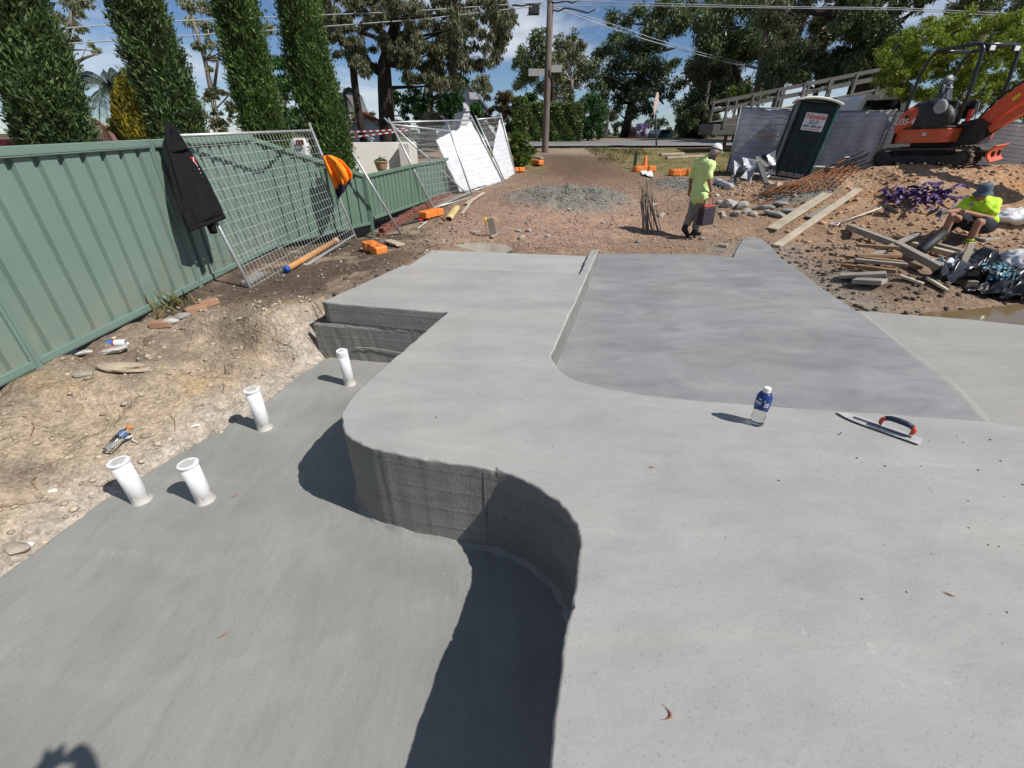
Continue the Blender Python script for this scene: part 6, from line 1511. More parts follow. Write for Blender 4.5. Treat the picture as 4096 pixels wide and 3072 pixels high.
# ------------------------------------------------------------------ foliage
def unit(v): return v/np.maximum(np.linalg.norm(v, axis=-1, keepdims=True), 1e-9)
def leaf_quads(C, A, L, W, rs):
    """diamond leaves: centres C, axes A, lengths L, widths W"""
    n = len(C); A = unit(A); r = rs.normal(size=(n,3)); B = unit(np.cross(A, r)); L = np.broadcast_to(L, n)[:,None]; W = np.broadcast_to(W, n)[:,None]
    V = np.stack([C-A*L*.5, C+B*W*.5-A*L*.08, C+A*L*.5, C-B*W*.5-A*L*.08], 1).reshape(-1,3)
    return V, np.arange(n*4).reshape(-1,4)
GUMC = leafmat('gum leaves', [(0.067,0.095,0.041),(0.125,0.160,0.067),(0.192,0.222,0.109),(0.306,0.317,0.192),(0.250,0.192,0.090)], .22, .45, .6, .35)
GUMD = leafmat('dark gum leaves', [(0.046,0.077,0.031),(0.082,0.121,0.050),(0.125,0.172,0.067),(0.192,0.238,0.102)], .22, .45, .3, .35)
GUMG = leafmat('olive gum leaves', [(.055,.070,.030),(.095,.115,.048),(.14,.155,.075),(.17,.17,.10),(.16,.115,.06)], .25, .5, .6, .35)
CYPC = leafmat('cypress foliage', [(0.036,0.065,0.026),(0.065,0.112,0.039),(0.107,0.166,0.055),(0.163,0.227,0.075)], .25, .6, 2.2, .45)
CYPB = leafmat('bright cypress foliage', [(0.039,0.072,0.022),(0.072,0.127,0.034),(0.114,0.189,0.047),(0.163,0.247,0.060)], .25, .6, 2.2, .45)
YELC = leafmat('golden conifer foliage', [(0.030,0.040,0.010),(0.100,0.100,0.015),(0.240,0.200,0.020),(0.380,0.290,0.030)], .25, .6, 1.6, .4)
SHRC = leafmat('bright shrub leaves', [(.075,.125,.02),(.15,.225,.028),(.25,.33,.04),(.40,.45,.06)], .45, .38, .7, .4)
BRDC = leafmat('broad green leaves', [(.035,.075,.015),(.07,.13,.02),(.12,.20,.03),(.19,.27,.05)], .3, .4, 2.0, .35)
HEDC = leafmat('clipped hedge leaves', [(0.042,0.075,0.022),(0.085,0.135,0.038),(0.142,0.208,0.056),(0.189,0.246,0.075)], .22, .5, 1.4, .3)
DRKC = leafmat('dark shrub leaves', [(0.020,0.059,0.017),(0.038,0.104,0.024),(0.070,0.174,0.035)], .25, .5, 1.0, .3)
JACC = leafmat('jacaranda blossom', [(0.190,0.100,0.320),(0.260,0.150,0.420),(0.340,0.220,0.520)], .3, .7, 1.0, .2)
BRNC = leafmat('bronze foliage', [(0.060,0.045,0.020),(0.130,0.095,0.040),(0.200,0.150,0.060)], .25, .6, 1.0, .3)
BARK = M('dark furrowed bark', (.040,.030,.024), .95, .4, 4., bmp=.8, bscale=12, bdist=.05, stretch=(3,3,.5))
BARKG = M('grey gum bark', (.17,.15,.13), .9, .35, 2., bmp=.4, bscale=10, bdist=.03, stretch=(2,2,.5))
BARKP = M('pale gum bark', (.34,.30,.26), .85, .3, 2., bmp=.3, bscale=10, bdist=.03, stretch=(2,2,.5))
def crown_mesh(name, V, F, mat, parent): 
    o = np_mesh(name, V-np.array(parent.location), F, mat, parent); return o

def cypress(label, pb, pt, wpx, Y, mat, seed, n=26000, L=.13, cat='tree', yoff=0):
    """column of upright sprays; pb, pt picture points of the axis low and high, wpx half width there"""
    rs = np.random.default_rng(seed); b = at(*pb, Y); tp = at(*pt, Y); g = gh(b.x, Y); k = (tp-b)/(tp.z-b.z); base = b+k*(g-b.z); H = tp.z-g+2.2
    axis = Vector((k.x*.35,0,1)); axis.normalize(); axis = Vector((axis.x,0,axis.z))
    t = thing('cypress_tree', label, cat, tuple(base), group='cypress trees behind the green fence')
    R0 = wpx*Y/FPX*.76
    def Rr(h, a): 
        q = h/H; prof = np.interp(q, [0,.06,.2,.5,.75,.92,1], [.75,.95,1.0,.94,.72,.38,.05])
        return R0*prof*(1+.13*np.sin(a*3+h*2.1+seed)+.10*np.sin(a*5-h*3.7+seed*2)+.06*np.sin(a*9+h*9))
    # inner mass so that no sky shows through the column
    m = MB(); nh, na = 26, 20
    vs = []
    for i in range(nh+1):
        h = H*i/nh
        for j in range(na): a = 2*PI*j/na; r = float(Rr(np.array(h), np.array(a)))*.80; c = base+Vector((k.x*h,0,h)); vs.append((c.x+r*math.cos(a), c.y+r*math.sin(a), c.z))
    m.add(vs, [(i*na+j,i*na+(j+1)%na,(i+1)*na+(j+1)%na,(i+1)*na+j) for i in range(nh) for j in range(na)]); m.build('inner_crown', mat, t, smooth=False)
    ns = n//9; h = H*rs.random(ns)**.85; a = rs.random(ns)*2*PI; dep = rs.random(ns)**1.5; r = Rr(h,a)*(1.10-.34*dep)
    C = np.stack([base.x+k.x*h+r*np.cos(a), base.y+r*np.sin(a), base.z+h], 1)
    out = np.stack([np.cos(a),np.sin(a),np.zeros(ns)],1); A = unit(out*(.35+.5*rs.random(ns))[:,None]+np.array([0,0,1.0])+rs.normal(size=(ns,3))*.28)
    # every spray: a fan of small scale-leaf shoots
    j = np.repeat(np.arange(ns), 9); m_ = len(j); f = rs.random(m_); S = L*(.7+.9*rs.random(ns))[j]
    Cc = C[j]+A[j]*(f*S*1.1)[:,None]+rs.normal(size=(m_,3))*(S*.20*(1-.5*f))[:,None]; Aa = A[j]+rs.normal(size=(m_,3))*.38
    V, F = leaf_quads(Cc, Aa, S*.42*(.6+.8*rs.random(m_)), S*.12*(.6+.8*rs.random(m_)), rs); crown_mesh('crown', V, F, mat, t)
    tr = MB(); tr.tube([base+Vector((0,0,-.2)), base+Vector((k.x*H*.5,0,H*.5)), base+Vector((k.x*H*.9,0,H*.9))], [.16,.10,.03], 8); tr.build('trunk', BARK, t)
    return t
cypress('largest cypress at the far left, broad and dark green', (60,146), (10,8), 26, 6.6, CYPC, 1, 130000, .13)
cypress('second cypress from the left, behind the black hoodie', (178,130), (137,4), 19.5, 8.2, CYPC, 2, 110000, .13)
cypress('third cypress from the left, narrow, over the mesh panel', (264,132), (236,4), 16.5, 10.0, CYPB, 3, 85000, .14)
cypress('bright green cypress nearest the pale rendered wall', (331,150), (297,4), 17.5, 11.5, CYPB, 4, 95000, .14)
def conifer(label, pb, ptop, wpx, Y, mat, seed, n=9000, L=.16):
    rs = np.random.default_rng(seed); b = at(*pb, Y); tp = at(*ptop, Y); H = tp.z-b.z; t = thing('golden_conifer', label, 'tree', tuple(b)); R0 = wpx*pxm(Y)*1.2
    h = H*rs.random(n)**1.2; a = rs.random(n)*2*PI; r = R0*(1-h/H)**.8*(1+.2*np.sin(a*4+h*4))*(1.05-.4*rs.random(n)**1.6)
    dx = (tp.x-b.x)/H; C = np.stack([b.x+dx*h+r*np.cos(a), b.y+r*np.sin(a), b.z+h], 1); A = np.stack([np.cos(a)*.5,np.sin(a)*.5,np.ones(n)],1)+rs.normal(size=(n,3))*.3
    V, F = leaf_quads(C, A, L*(.6+.8*rs.random(n)), L*.45, rs); crown_mesh('crown', V, F, mat, t)
    tr = MB(); tr.tube([b, b+Vector((dx*H*.9,0,H*.9))], [.12,.02], 6); tr.build('trunk', BARK, t)
conifer('golden pointed conifer between the two left cypresses', (147,138), (124,71), 26, 15, YELC, 7)

def clump_leaves(cl, per, L, W, droop, rs, flat=.75, u=.05):
    """leaves gathered in clumps; cl: list of (centre, radius)"""
    Cs = []; As = []; 
    for c, r in cl:
        n = max(14, int(per*(r/u)**2)); d = unit(rs.normal(size=(n,3)))*(rs.random(n)**.45)[:,None]*r; d[:,2] *= flat
        # tufts inside the clump
        k = max(3, n//26); ce = d[rs.integers(0, n, k)]; j = rs.integers(0, k, n); d = d*.45+ce[j]*.62
        Cs.append(np.array(c)+d); As.append(unit(d+1e-6)*.6+rs.normal(size=(n,3))*.55+np.array([0,0,-droop]))
    C = np.concatenate(Cs); A = np.concatenate(As); n = len(C)
    return leaf_quads(C, A, L*(.55+.9*rs.random(n)), W*(.6+.8*rs.random(n)), rs)
def inside(poly, x, y):
    c = False; n = len(poly)
    for i in range(n):
        ax, ay = poly[i]; bx, by = poly[(i+1)%n]
        if (ay > y) != (by > y) and x < ax+(y-ay)*(bx-ax)/(by-ay): c = not c
    return c
def gum(name, label, trunk, Y, clumps=None, poly=None, npoly=40, rpx=(7,12), mat=None, bark=None, seed=1, per=None, L=None, tw=None, droop=.5, depth=2.5, branches=(), group=None, cat='tree', extra=None, bcount=16, dens=4.2, lf=None):
    """tree from picture points: trunk polyline, clumps (x,y,r) or random clumps in a crown outline"""
    rs = np.random.default_rng(seed); R = random.Random(seed); u = Y/FPX
    tp = [at(x, y, Y) for x, y in trunk]; g = float(natural_h(np.array([tp[0].x]), np.array([Y]))[0]); base = tp[0].copy()
    if base.z > g: tp = [Vector((base.x,Y,g-.2))]+tp
    t = thing(name, label, cat, tuple(tp[0]), group=group); tw = tw or u*3
    cl = []
    for (x, y, r) in (clumps or []): cl.append((at(x, y, Y+R.uniform(-1,1)*depth), r*u*.95))
    if poly:
        xs = [p[0] for p in poly]; ys = [p[1] for p in poly]; k = 0; tries = 0
        while k < npoly and tries < 9000:
            x, y = R.uniform(min(xs),max(xs)), R.uniform(min(ys),max(ys)); tries += 1
            if inside(poly, x, y): cl.append((at(x, y, Y+R.uniform(-1,1)*depth), R.uniform(*rpx)*u*.95)); k += 1
    if extra: cl += extra
    m = MB(); n = len(tp); m.tube(tp, [tw*(1-.62*i/(n-1)) for i in range(n)], 10); m.build('trunk', bark or BARK, t, smooth=True)
    lim = MB()
    for br in branches:
        q = [at(x, y, Y) for x, y in br]; lim.tube(q, [tw*.5*(1-.65*i/(len(q)-1)) for i in range(len(q))], 7)
    for c, r in (R.sample(cl, min(bcount, len(cl)))):
        j = min(range(len(tp)), key=lambda i: (tp[i]-c).length+(0 if tp[i].z < c.z else 2)); a = tp[j]; mid = (a+c)/2+Vector((R.uniform(-.3,.3),R.uniform(-.3,.3),R.uniform(-.4,.1)))*r
        lim.tube([a, mid, c], [tw*.20, tw*.11, tw*.03], 5)
    if lim.v: lim.build('limbs', bark or BARK, t, smooth=True)
    L = u*3.1*(lf or 1.0)
    V, F = clump_leaves(cl, dens, L, L*.30, droop, rs, u=u); crown_mesh('crown', V, F, mat or GUMD, t); return t
def c2(l): return [(256+.1157*x, .1157*y) for x, y in l]
def c3(l): return [(512+.1157*x, .1157*y) for x, y in l]
def c4(l): return [(768+.1157*x, .1157*y) for x, y in l]
def c3c(l): return [(512+.1157*x, .1157*y, .1157*r) for x, y, r in l]
# big gum over the mesh panels
gum('gum_tree', 'large spreading gum tree with dark trunk over the left mesh panels', c2([(1145,1230),(1130,1000),(1115,760),(1108,560),(1165,370),(1215,180),(1210,-60)]), 23,
    poly=c2([(520,-120),(2180,-120),(2190,350),(2080,540),(1880,600),(1740,740),(1450,760),(1330,700),(1230,560),(1080,420),(940,640),(830,620),(690,520),(600,400)]), npoly=235, rpx=(6,10.5), mat=GUMG, bark=BARK, seed=21, tw=.42, droop=1.5, depth=3.0, L=.24, per=78,
    branches=(c2([(1105,640),(980,560),(800,430),(740,360)]), c2([(1150,420),(1350,480),(1500,400),(1720,410)]), c2([(1165,380),(1060,250),(960,190)]), c2([(1112,560),(1250,480),(1420,500)])), bcount=18)
gum('gum_tree', 'dark bushy gum behind the big gum, above the mesh panels', c2([(1480,1050),(1480,880),(1500,700)]), 27, poly=c2([(1250,640),(1800,700),(1760,1000),(1560,1060),(1500,980),(1420,1060),(1200,1080),(1190,800)]), npoly=40, rpx=(6,10), mat=DRKC, bark=BARKG, seed=22, tw=.5, droop=.6, depth=1.5, L=.26, per=60)
gum('gum_tree', 'dark leafy tree filling the gap between the third and fourth cypress', c2([(250,1100),(220,760)]), 16, poly=c2([(90,480),(420,560),(520,800),(560,1100),(260,1130),(150,900)]), npoly=36, rpx=(7,11), mat=DRKC, bark=BARKG, seed=23, tw=.2, droop=.5, depth=1.2, L=.2, per=120)
gum('gum_tree', 'grey-green gum high behind the second and third cypress', [(215,110),(205,60),(190,10)], 26, clumps=[(203,8,10),(192,22,9),(207,30,9),(212,46,8),(198,48,7),(215,58,6),(188,5,9),(215,12,8),(212,70,5),(230,20,8),(248,12,9),(258,40,8),(262,60,8),(250,75,8),(246,55,7),(270,30,8)], mat=GUMC, bark=BARKG, seed=24, tw=.16, droop=1.0, L=.26, per=64, branches=([(214,90),(218,60),(225,30)],))
gum('gum_tree', 'gum foliage high behind the largest cypress', [(60,100),(66,50),(72,10)], 24, clumps=[(70,3,11),(80,14,8),(74,24,8),(82,30,6),(78,40,6),(97,51,6),(88,44,5),(60,20,10),(60,40,9),(86,2,8)], mat=GUMC, bark=BARKG, seed=25, tw=.2, droop=.9, L=.24, per=70, branches=([(70,95),(74,64),(84,58),(96,54)],))
gum('gum_tree', 'low grey scrubby tree seen between the second and third cypress', [(215,130),(214,110)], 22, poly=[(198,100),(206,91),(222,89),(236,96),(246,108),(246,130),(200,132)], npoly=30, rpx=(4,7), mat=GUMG, bark=BARKP, seed=26, tw=.1, droop=.2, L=.2, per=60)
gum('leafy_bush', 'low dark bush in front of the palm beside the golden conifer', [(132,135),(134,120)], 18, cat='shrub', poly=[(106,120),(116,110),(136,112),(150,96),(165,120),(165,142),(106,142)], npoly=22, rpx=(4,7), mat=HEDC, bark=BARKG, seed=27, tw=.1, droop=.2, L=.2, per=80)
# palm
def palm(label, pb, pt, Y, n, Lf, seed):
    R = random.Random(seed); b = at(*pb, Y); tp = at(*pt, Y); t = thing('palm_tree', label, 'tree', (b.x,b.y,b.z)); g = gh(b.x,Y); m = MB(); m.tube([(b.x,b.y,min(g,b.z)), b, (b*.5+tp*.5)+Vector((.05,0,0)), tp], [.2,.17,.15,.13], 10); m.build('trunk', BARKG, t, smooth=True)
    pm = leafmat('palm fronds', [(.05,.085,.06),(.09,.13,.10),(.15,.18,.14)], .3, .45, 1., .2)
    for k in range(n):
        a = 2*PI*k/n+R.uniform(-.2,.2); el = R.uniform(-.3,1.1); q = MB(); spine = []
        for i in range(9):
            s = i/8; spine.append(tp+Vector((math.cos(a)*math.cos(el)*Lf*s, math.sin(a)*math.cos(el)*Lf*s*.8, math.sin(el)*Lf*s-1.05*Lf*s*s*(.55+.25*math.cos(el)))))
        q.tube(spine, [.035*(1-.8*i/8) for i in range(9)], 4)
        for i in range(1,9):
            for j in range(4):
                p = spine[i-1]+(spine[i]-spine[i-1])*(j/4); d = (spine[i]-spine[i-1]).normalized(); sd_ = d.cross(Vector((0,0,1))); sd_ = sd_.normalized() if sd_.length > .1 else Vector((1,0,0)); ll = Lf*.24*math.sin(PI*(i-1+j/4)/8)**.6+.05
                for s in (-1,1): e = p+sd_*s*ll*.55+d*ll*.45+Vector((0,0,-ll*.75)); w = d*.022; q.add([p-w,p+w,e],[(0,1,2)])
        q.build('frond', pm, t, fix=False)
palm('tall feathery palm seen between the two left cypresses', (119,118), (109.5,86), 24, 17, 2.6, 3)
palm('slim palm trunk in front of the white weatherboard house', (350,140), (343,95), 26, 9, 1.3, 5)
# mid-distance gums beyond the road
gum('gum_tree', 'tall dark gum left of the utility pole beyond the road', c3([(350,1150),(352,900),(345,600),(300,420)]), 42, clumps=c3c([(240,290,85),(220,390,105),(110,480,100),(60,560,85),(180,560,115),(300,470,90),(100,680,95),(60,740,75),(200,660,95),(330,720,100),(300,560,95),(150,640,80),(250,780,80)]), mat=GUMD, seed=31, tw=.32, depth=3, L=.46, per=22)
gum('gum_tree', 'rounded gum right of the utility pole beyond the road', c3([(510,1150),(512,880),(515,700),(480,500)]), 43, clumps=c3c([(450,370,95),(520,330,75),(600,370,65),(420,470,100),(540,450,95),(480,560,95),(400,650,90),(600,560,90),(560,640,90),(450,740,100),(550,720,85),(380,820,90),(480,850,80),(400,560,80)]), mat=GUMC, bark=BARKP, seed=32, tw=.3, depth=3, L=.46, per=22)
gum('gum_tree', 'tall central gum with leaning trunk and broad crown beyond the road', c3([(960,1205),(1000,1050),(1030,900),(1060,800),(1110,640),(1170,420),(1215,200),(1250,20)]), 45,
    clumps=c3c([(870,150,95),(1080,100,105),(1000,200,85),(1250,150,125),(1400,130,135),(1530,80,125),(1350,250,125),(1200,270,110),(1450,230,95),(900,300,85),(1000,380,125),(850,420,115),(1100,420,125),(1250,400,105),(750,480,105),(900,560,135),(1050,560,140),(1200,560,135),(1300,620,115),(700,600,105),(850,700,135),(1000,720,140),(1150,720,135),(1280,760,110),(1380,560,75),(1420,540,60),(1440,720,95),(1350,820,70),(1100,850,115),(950,850,115),(1180,940,95),(1050,960,85),(900,950,85),(640,640,90),(720,740,90),(800,830,90),(1340,40,120),(1500,170,100)]), mat=GUMD, seed=33, tw=.40, depth=3.5, L=.48, per=22, branches=(c3([(1050,870),(1150,830),(1250,825),(1310,900)]), c3([(1170,430),(1300,440),(1420,410)])), bcount=30)
gum('gum_tree', 'slender pale-trunked gum beside the dark shrub beyond the road', c3([(810,1210),(815,1120),(830,1000)]), 40, clumps=c3c([(800,960,70),(870,1000,60),(760,900,60)]), mat=GUMC, bark=BARKP, seed=34, tw=.22, L=.4, per=24)
# right-hand woodland
WG = 'woodland gums at the right'
gum('gum_tree', 'tall gum at the left edge of the right woodland', c3([(1980,1000),(1985,800),(1900,450),(1800,300),(1760,100)]), 40, poly=c3([(1660,120),(1800,-80),(2300,-80),(2300,480),(1950,540),(1680,440),(1610,220)]), npoly=50, rpx=(9,15), mat=GUMD, seed=41, tw=.3, L=.46, per=24, group=WG, branches=(c3([(1850,350),(2000,360),(2120,420)]),), bcount=24)
gum('gum_tree', 'lower gum with pale limbs at the left of the right woodland', c3([(1740,1150),(1720,900),(1740,600),(1720,520)]), 44, poly=c3([(1540,600),(1640,440),(1850,420),(1960,600),(1900,760),(1700,800),(1560,740)]), npoly=30, rpx=(9,13), mat=GUMC, bark=BARKP, seed=42, tw=.28, L=.46, per=22, group=WG)
gum('gum_tree', 'dark understorey tree at the roadside left of the ramp', c3([(1640,1190),(1650,1000)]), 40, poly=c3([(1450,900),(1560,780),(2000,720),(2200,760),(2150,860),(1800,930),(1700,1200),(1480,1180)]), npoly=44, rpx=(8,13), mat=GUMD, seed=43, tw=.25, L=.44, per=26, group=WG)
gum('gum_tree', 'leaning grey gum above the middle of the ramp', c4([(90,800),(160,600),(250,350),(330,150),(360,-60)]), 33, poly=c4([(-60,-100),(300,-120),(700,-100),(660,250),(560,420),(300,500),(0,520),(-60,250)]), npoly=56, rpx=(8,14), mat=GUMC, bark=BARKG, seed=44, tw=.24, L=.38, per=30, group=WG, bcount=24)
gum('gum_tree', 'dark scrub tree low behind the ramp', c4([(420,780),(430,600)]), 31, poly=c4([(-40,480),(300,420),(720,440),(760,640),(500,720),(0,800)]), npoly=44, rpx=(8,13), mat=GUMD, seed=45, tw=.2, L=.36, per=32, group=WG)
gum('gum_tree', 'massive dark-trunked gum above the ramp handrail', c4([(810,720),(820,560),(835,400),(770,250),(730,120),(720,-60)]), 29, poly=c4([(560,-140),(1600,-140),(1400,120),(1180,190),(1030,320),(760,380),(640,240)]), npoly=56, rpx=(8,14), mat=GUMD, bark=BARK, seed=46, tw=.62, L=.34, per=34, group=WG, branches=(c4([(840,420),(900,300),(940,150),(960,-40)]), c4([(600,140),(500,90),(430,110),(340,100)])), bcount=26)
gum('gum_tree', 'gum with pale trunk high behind the bright shrub', c4([(1900,200),(1900,60),(1910,-60)]), 27, poly=c4([(1350,-140),(2400,-140),(2400,180),(2000,100),(1500,110)]), npoly=30, rpx=(8,13), mat=GUMD, bark=BARKP, seed=47, tw=.3, L=.34, per=32, group=WG)
gum('gum_tree', 'dark tree filling the gap behind the massive trunk', c4([(980,760),(980,520)]), 30, poly=c4([(700,380),(1100,300),(1250,500),(1150,760),(760,720)]), npoly=36, rpx=(9,14), mat=GUMD, seed=48, tw=.2, L=.36, per=32, group=WG)
# bright shrub behind the excavator
def shrub(name, label, poly, Y, npoly, rpx, mat, seed, L, per, depth=1.2, cat='shrub', base=None, dens=4.5, lf=.8):
    return gum(name, label, base or [(sum(p[0] for p in poly)/len(poly), max(p[1] for p in poly)), (sum(p[0] for p in poly)/len(poly), sum(p[1] for p in poly)/len(poly))], Y, poly=poly, npoly=npoly, rpx=rpx, mat=mat, seed=seed, tw=.07, droop=-.1, depth=depth, cat=cat, dens=dens, lf=lf)
shrub('leafy_shrub', 'big bright yellow-green shrub behind the excavator', c4([(1200,220),(1500,130),(1800,120),(2300,160),(2400,500),(2350,1050),(1800,950),(1300,900),(960,780),(1010,560),(960,450),(1100,310)]), 17.5, 310, (6,10), SHRC, 51, .15, 260, 1.3)
shrub('leafy_shrub', 'bright low shrub over the ramp near the pole stay', c3([(1880,790),(2000,740),(2080,780),(2050,880),(1880,870)]), 30, 12, (4,6), SHRC, 52, .26, 60)
shrub('leafy_shrub', 'broad-leaved green bush at the end of the mesh panels', c3([(10,1180),(60,1140),(130,1190),(180,1290),(150,1440),(20,1450),(-30,1380),(-20,1230)]), 18.6, 70, (4,6.5), BRDC, 53, .17, 260, .5, dens=5)
shrub('leafy_shrub', 'dark glossy shrub tree right of the clipped hedge', c3([(610,880),(680,810),(770,860),(800,980),(790,1190),(600,1200),(590,1000)]), 33, 40, (5,8), DRKC, 54, .3, 60, 1.0)
shrub('leafy_shrub', 'bushy green crown behind the clipped hedge', c3([(90,860),(140,800),(220,840),(230,920),(120,930)]), 34, 14, (4,6), DRKC, 55, .3, 60, .6)
shrub('leafy_shrub', 'bronze-brown tree beside the blue-trimmed gable house', c2([(2000,820),(2080,780),(2212,860),(2212,1130),(2090,1150),(2010,1020)]), 32, 30, (5,8), BRNC, 56, .3, 60, .8)
shrub('leafy_shrub', 'pale tree top above the gable house', c2([(1900,700),(1960,660),(2060,720),(2050,800),(1950,830),(1900,780)]), 36, 14, (5,7), GUMC, 57, .3, 50, .6)
shrub('jacaranda_tree', 'small purple flowering jacaranda at the far roadside', c3([(1085,1080),(1110,1050),(1160,1070),(1195,1130),(1185,1200),(1090,1200)]), 58, 18, (2.5,4), JACC, 58, .5, 26, .8, 'tree')
def box_hedge(name, label, x0, x1, ytop, ybot, Y, dep, mat, seed, n, L, round_=.0):
    a = at(x0, ybot, Y); b = at(x1, ybot, Y); z0 = min(a.z,b.z)-.3; z1 = at((x0+x1)/2, ytop, Y).z; W = b.x-a.x; rs = np.random.default_rng(seed)
    t = thing(name, label, 'hedge', (a.x+W/2,Y+dep/2,z0)); m = MB(); m.box((a.x+W/2,Y+dep/2,(z0+z1)/2),(W*.94,dep*.94,(z1-z0)*.97),None,.12); m.build('inner_hedge', mat, t)
    f = rs.random(n); u = rs.random(n); v = rs.random(n); lum = .06*np.sin(u*23+v*9)+.05*np.sin(v*17-u*31)
    C = np.where((f < .62)[:,None], np.stack([a.x+W*u, np.full(n,Y)-lum, z0+(z1-z0)*v],1), np.where((f < .8)[:,None], np.stack([a.x+W*u, Y+dep*v, z1+lum],1), np.stack([np.where(v < .5, a.x, b.x)+lum, Y+dep*u, z0+(z1-z0)*(v*2%1)],1)))
    C = C+rs.normal(size=(n,3))*.04; A = rs.normal(size=(n,3))+np.array([0,-.3,.5]); V, F = leaf_quads(C, A, L*(.6+.8*rs.random(n)), L*.5, rs); crown_mesh('foliage', V, F, mat, t)
box_hedge('clipped_hedge', 'long clipped box hedge behind the utility pole', 525.5, 580, 104, 141, 31, 2.2, HEDC, 61, 16000, .16)
box_hedge('clipped_hedge', 'narrow clipped column at the left end of the hedge', 513, 526, 99, 141, 30.5, 1.2, HEDC, 62, 6000, .16)
box_hedge('clipped_hedge', 'dark clipped conifer before the blue-trimmed gable house', 473, 480.5, 106, 142, 27.5, 1.0, DRKC, 63, 3500, .16)

# ------------------------------------------------------------------ utility poles and wires
M_POLE = M('weathered pole timber', (.17,.135,.115), .9, .3, 3., bmp=.6, bscale=14, bdist=.02, stretch=(6,6,.4)); M_WIRE = M('grey cable', (.35,.36,.38), .6, .1); M_DKW = M('dark fitting', (.035,.04,.04), .7, .2)
upole = thing('utility_pole', 'tall weathered timber utility pole beside the driveway', 'utility pole', tuple(at(545,150,23.5)))
pb_, ptp = at(545,150,23.5), at(550.5,0,23.5); top_ = ptp+(ptp-pb_).normalized()*1.2
m = MB(); m.tube([pb_-Vector((0,0,.6)), pb_, pb_*.5+ptp*.5, top_], [.16,.158,.145,.125], 14); m.build('pole', M_POLE, upole, smooth=True)
def strip_sign(name, body, x0, x1, y0, y1, dy=-.2):
    a, b = at(x0, (y0+y1)/2, 23.5+dy), at(x1, (y0+y1)/2, 23.5+dy); h = .26; MS = M('street sign face', (.40,.40,.38), .6, .08); m = MB(); m.beam(a, b, .02, h); s = m.build(name, MS, upole)
    d = b-a; Mx = Matrix.Translation((a+b)/2-upole.location+Vector((0,-.02,0))) @ Euler((PI/2,0,0)).to_matrix().to_4x4()
    n = 7
    for k in range(n): q = MB(); c = a+d*(.22+.68*k/(n-1)); q.box(c+Vector((0,-.014,0)),(d.length*.05,.004,h*(.42 if k%2 else .5))); q.build('letter', M_DKW, s)
strip_sign('street_sign', '', 528.5, 544.5, 70.3, 74.4); strip_sign('street_sign', '', 551.5, 562, 66.7, 70.5)
m = MB(); c = at(534,9.5,23.3); m.box(c,(.44,.3,.34),None,.03); m.build('junction_box', M_DKW, upole)
def bent(pts, Y, r=.022): 
    m = MB(); q = [at(x, y, Y) for x, y in pts]; m.tube(q, r, 5); return m
bent([(541,3),(536,6),(530,4),(522,6),(512,5)], 23.4, .03).build('jumper_cable', M_DKW, upole, smooth=True); bent([(553,10),(558,11.5),(565,8),(575,9.5),(588,13),(596,9)], 23.4, .03).build('jumper_cable', M_DKW, upole, smooth=True); bent([(548,2),(556,3),(566,1),(572,3),(580,0)], 23.4, .03).build('jumper_cable', M_DKW, upole, smooth=True)
bent([(529,12),(527,16),(531,14),(540,8)], 23.4, .02).build('jumper_cable', M_DKW, upole, smooth=True)
def wire(label, pts, Ys, r=.018, mat=None):
    m = MB(); q = []
    for (x, y), Y in zip(pts, Ys): q.append(at(x, y, Y))
    out = []
    for i in range(len(q)-1):
        for k in range(6): out.append(q[i]+(q[i+1]-q[i])*(k/6))
    m.tube(out+[q[-1]], r, 5, False); o = m.build('power_cable', mat or M_WIRE, smooth=True); tag(o, label, 'cable')
wire('upper power cable running left from the utility pole', [(-30,33),(60,28.5),(120,24),(215,19),(400,12),(545,2)], [15,16,17,18.5,21,23.4], .016)
wire('lower power cable running left from the utility pole', [(-30,48),(62,44),(122,40),(290,29),(420,19.5),(545,5)], [15,16,17,19.5,21.3,23.4], .018)
wire('upper twin cable crossing the sky right of the utility pole', [(545,0),(640,3),(768,6.5),(900,8),(1030,14.5),(1100,20)], [23.4,23,22.5,22,21.5,21], .014)
wire('lower twin cable crossing the sky right of the utility pole', [(552,6),(640,5.5),(768,8),(900,9.7),(1030,17.5),(1100,24)], [23.4,23,22.5,22,21.5,21], .014)
wire('service cable sloping down to the right far pole', [(556,8),(604,26),(650,41),(700,55),(755,69)], [23.4,26,29,32,34.5], .02); wire('second service cable sloping down to the right far pole', [(552,6),(606,22),(655,39),(702,53),(755,66)], [23.4,26,29,32,34.5], .015)
def simple_pole(label, pb, pt, Y, r, arms=()):
    b, e = at(*pb, Y), at(*pt, Y); t = thing('utility_pole', label, 'utility pole', tuple(b)); m = MB(); m.tube([b,e],[r,r*.8],10); m.build('pole', M_POLE, t, smooth=True)
    for (x0,y0,x1,y1) in arms: m = MB(); m.beam(at(x0,y0,Y-.1), at(x1,y1,Y-.1), .1, .1); m.build('cross_arm', M_WOODG, t)
simple_pole('grey utility pole rising behind the ramp', (756,97), (768.5,15), 34.5, .20, ((725,62,757,68),))
simple_pole('thin leaning pole beside the roadside trees', (703,120), (710,81), 38, .12)
simple_pole('short far pole against the pale sky above the road', (679.5,133), (681.5,108), 55, .14, ((677.5,111.5,683,111),))
m = MB(); m.tube([at(738,110,30), at(759,76,34)], .05, 6); tag(m.build('pole_stay', M('green stay guard',(.05,.16,.12),.6,.1)), 'green stay guard slanting up to the pole behind the ramp', 'stay wire')

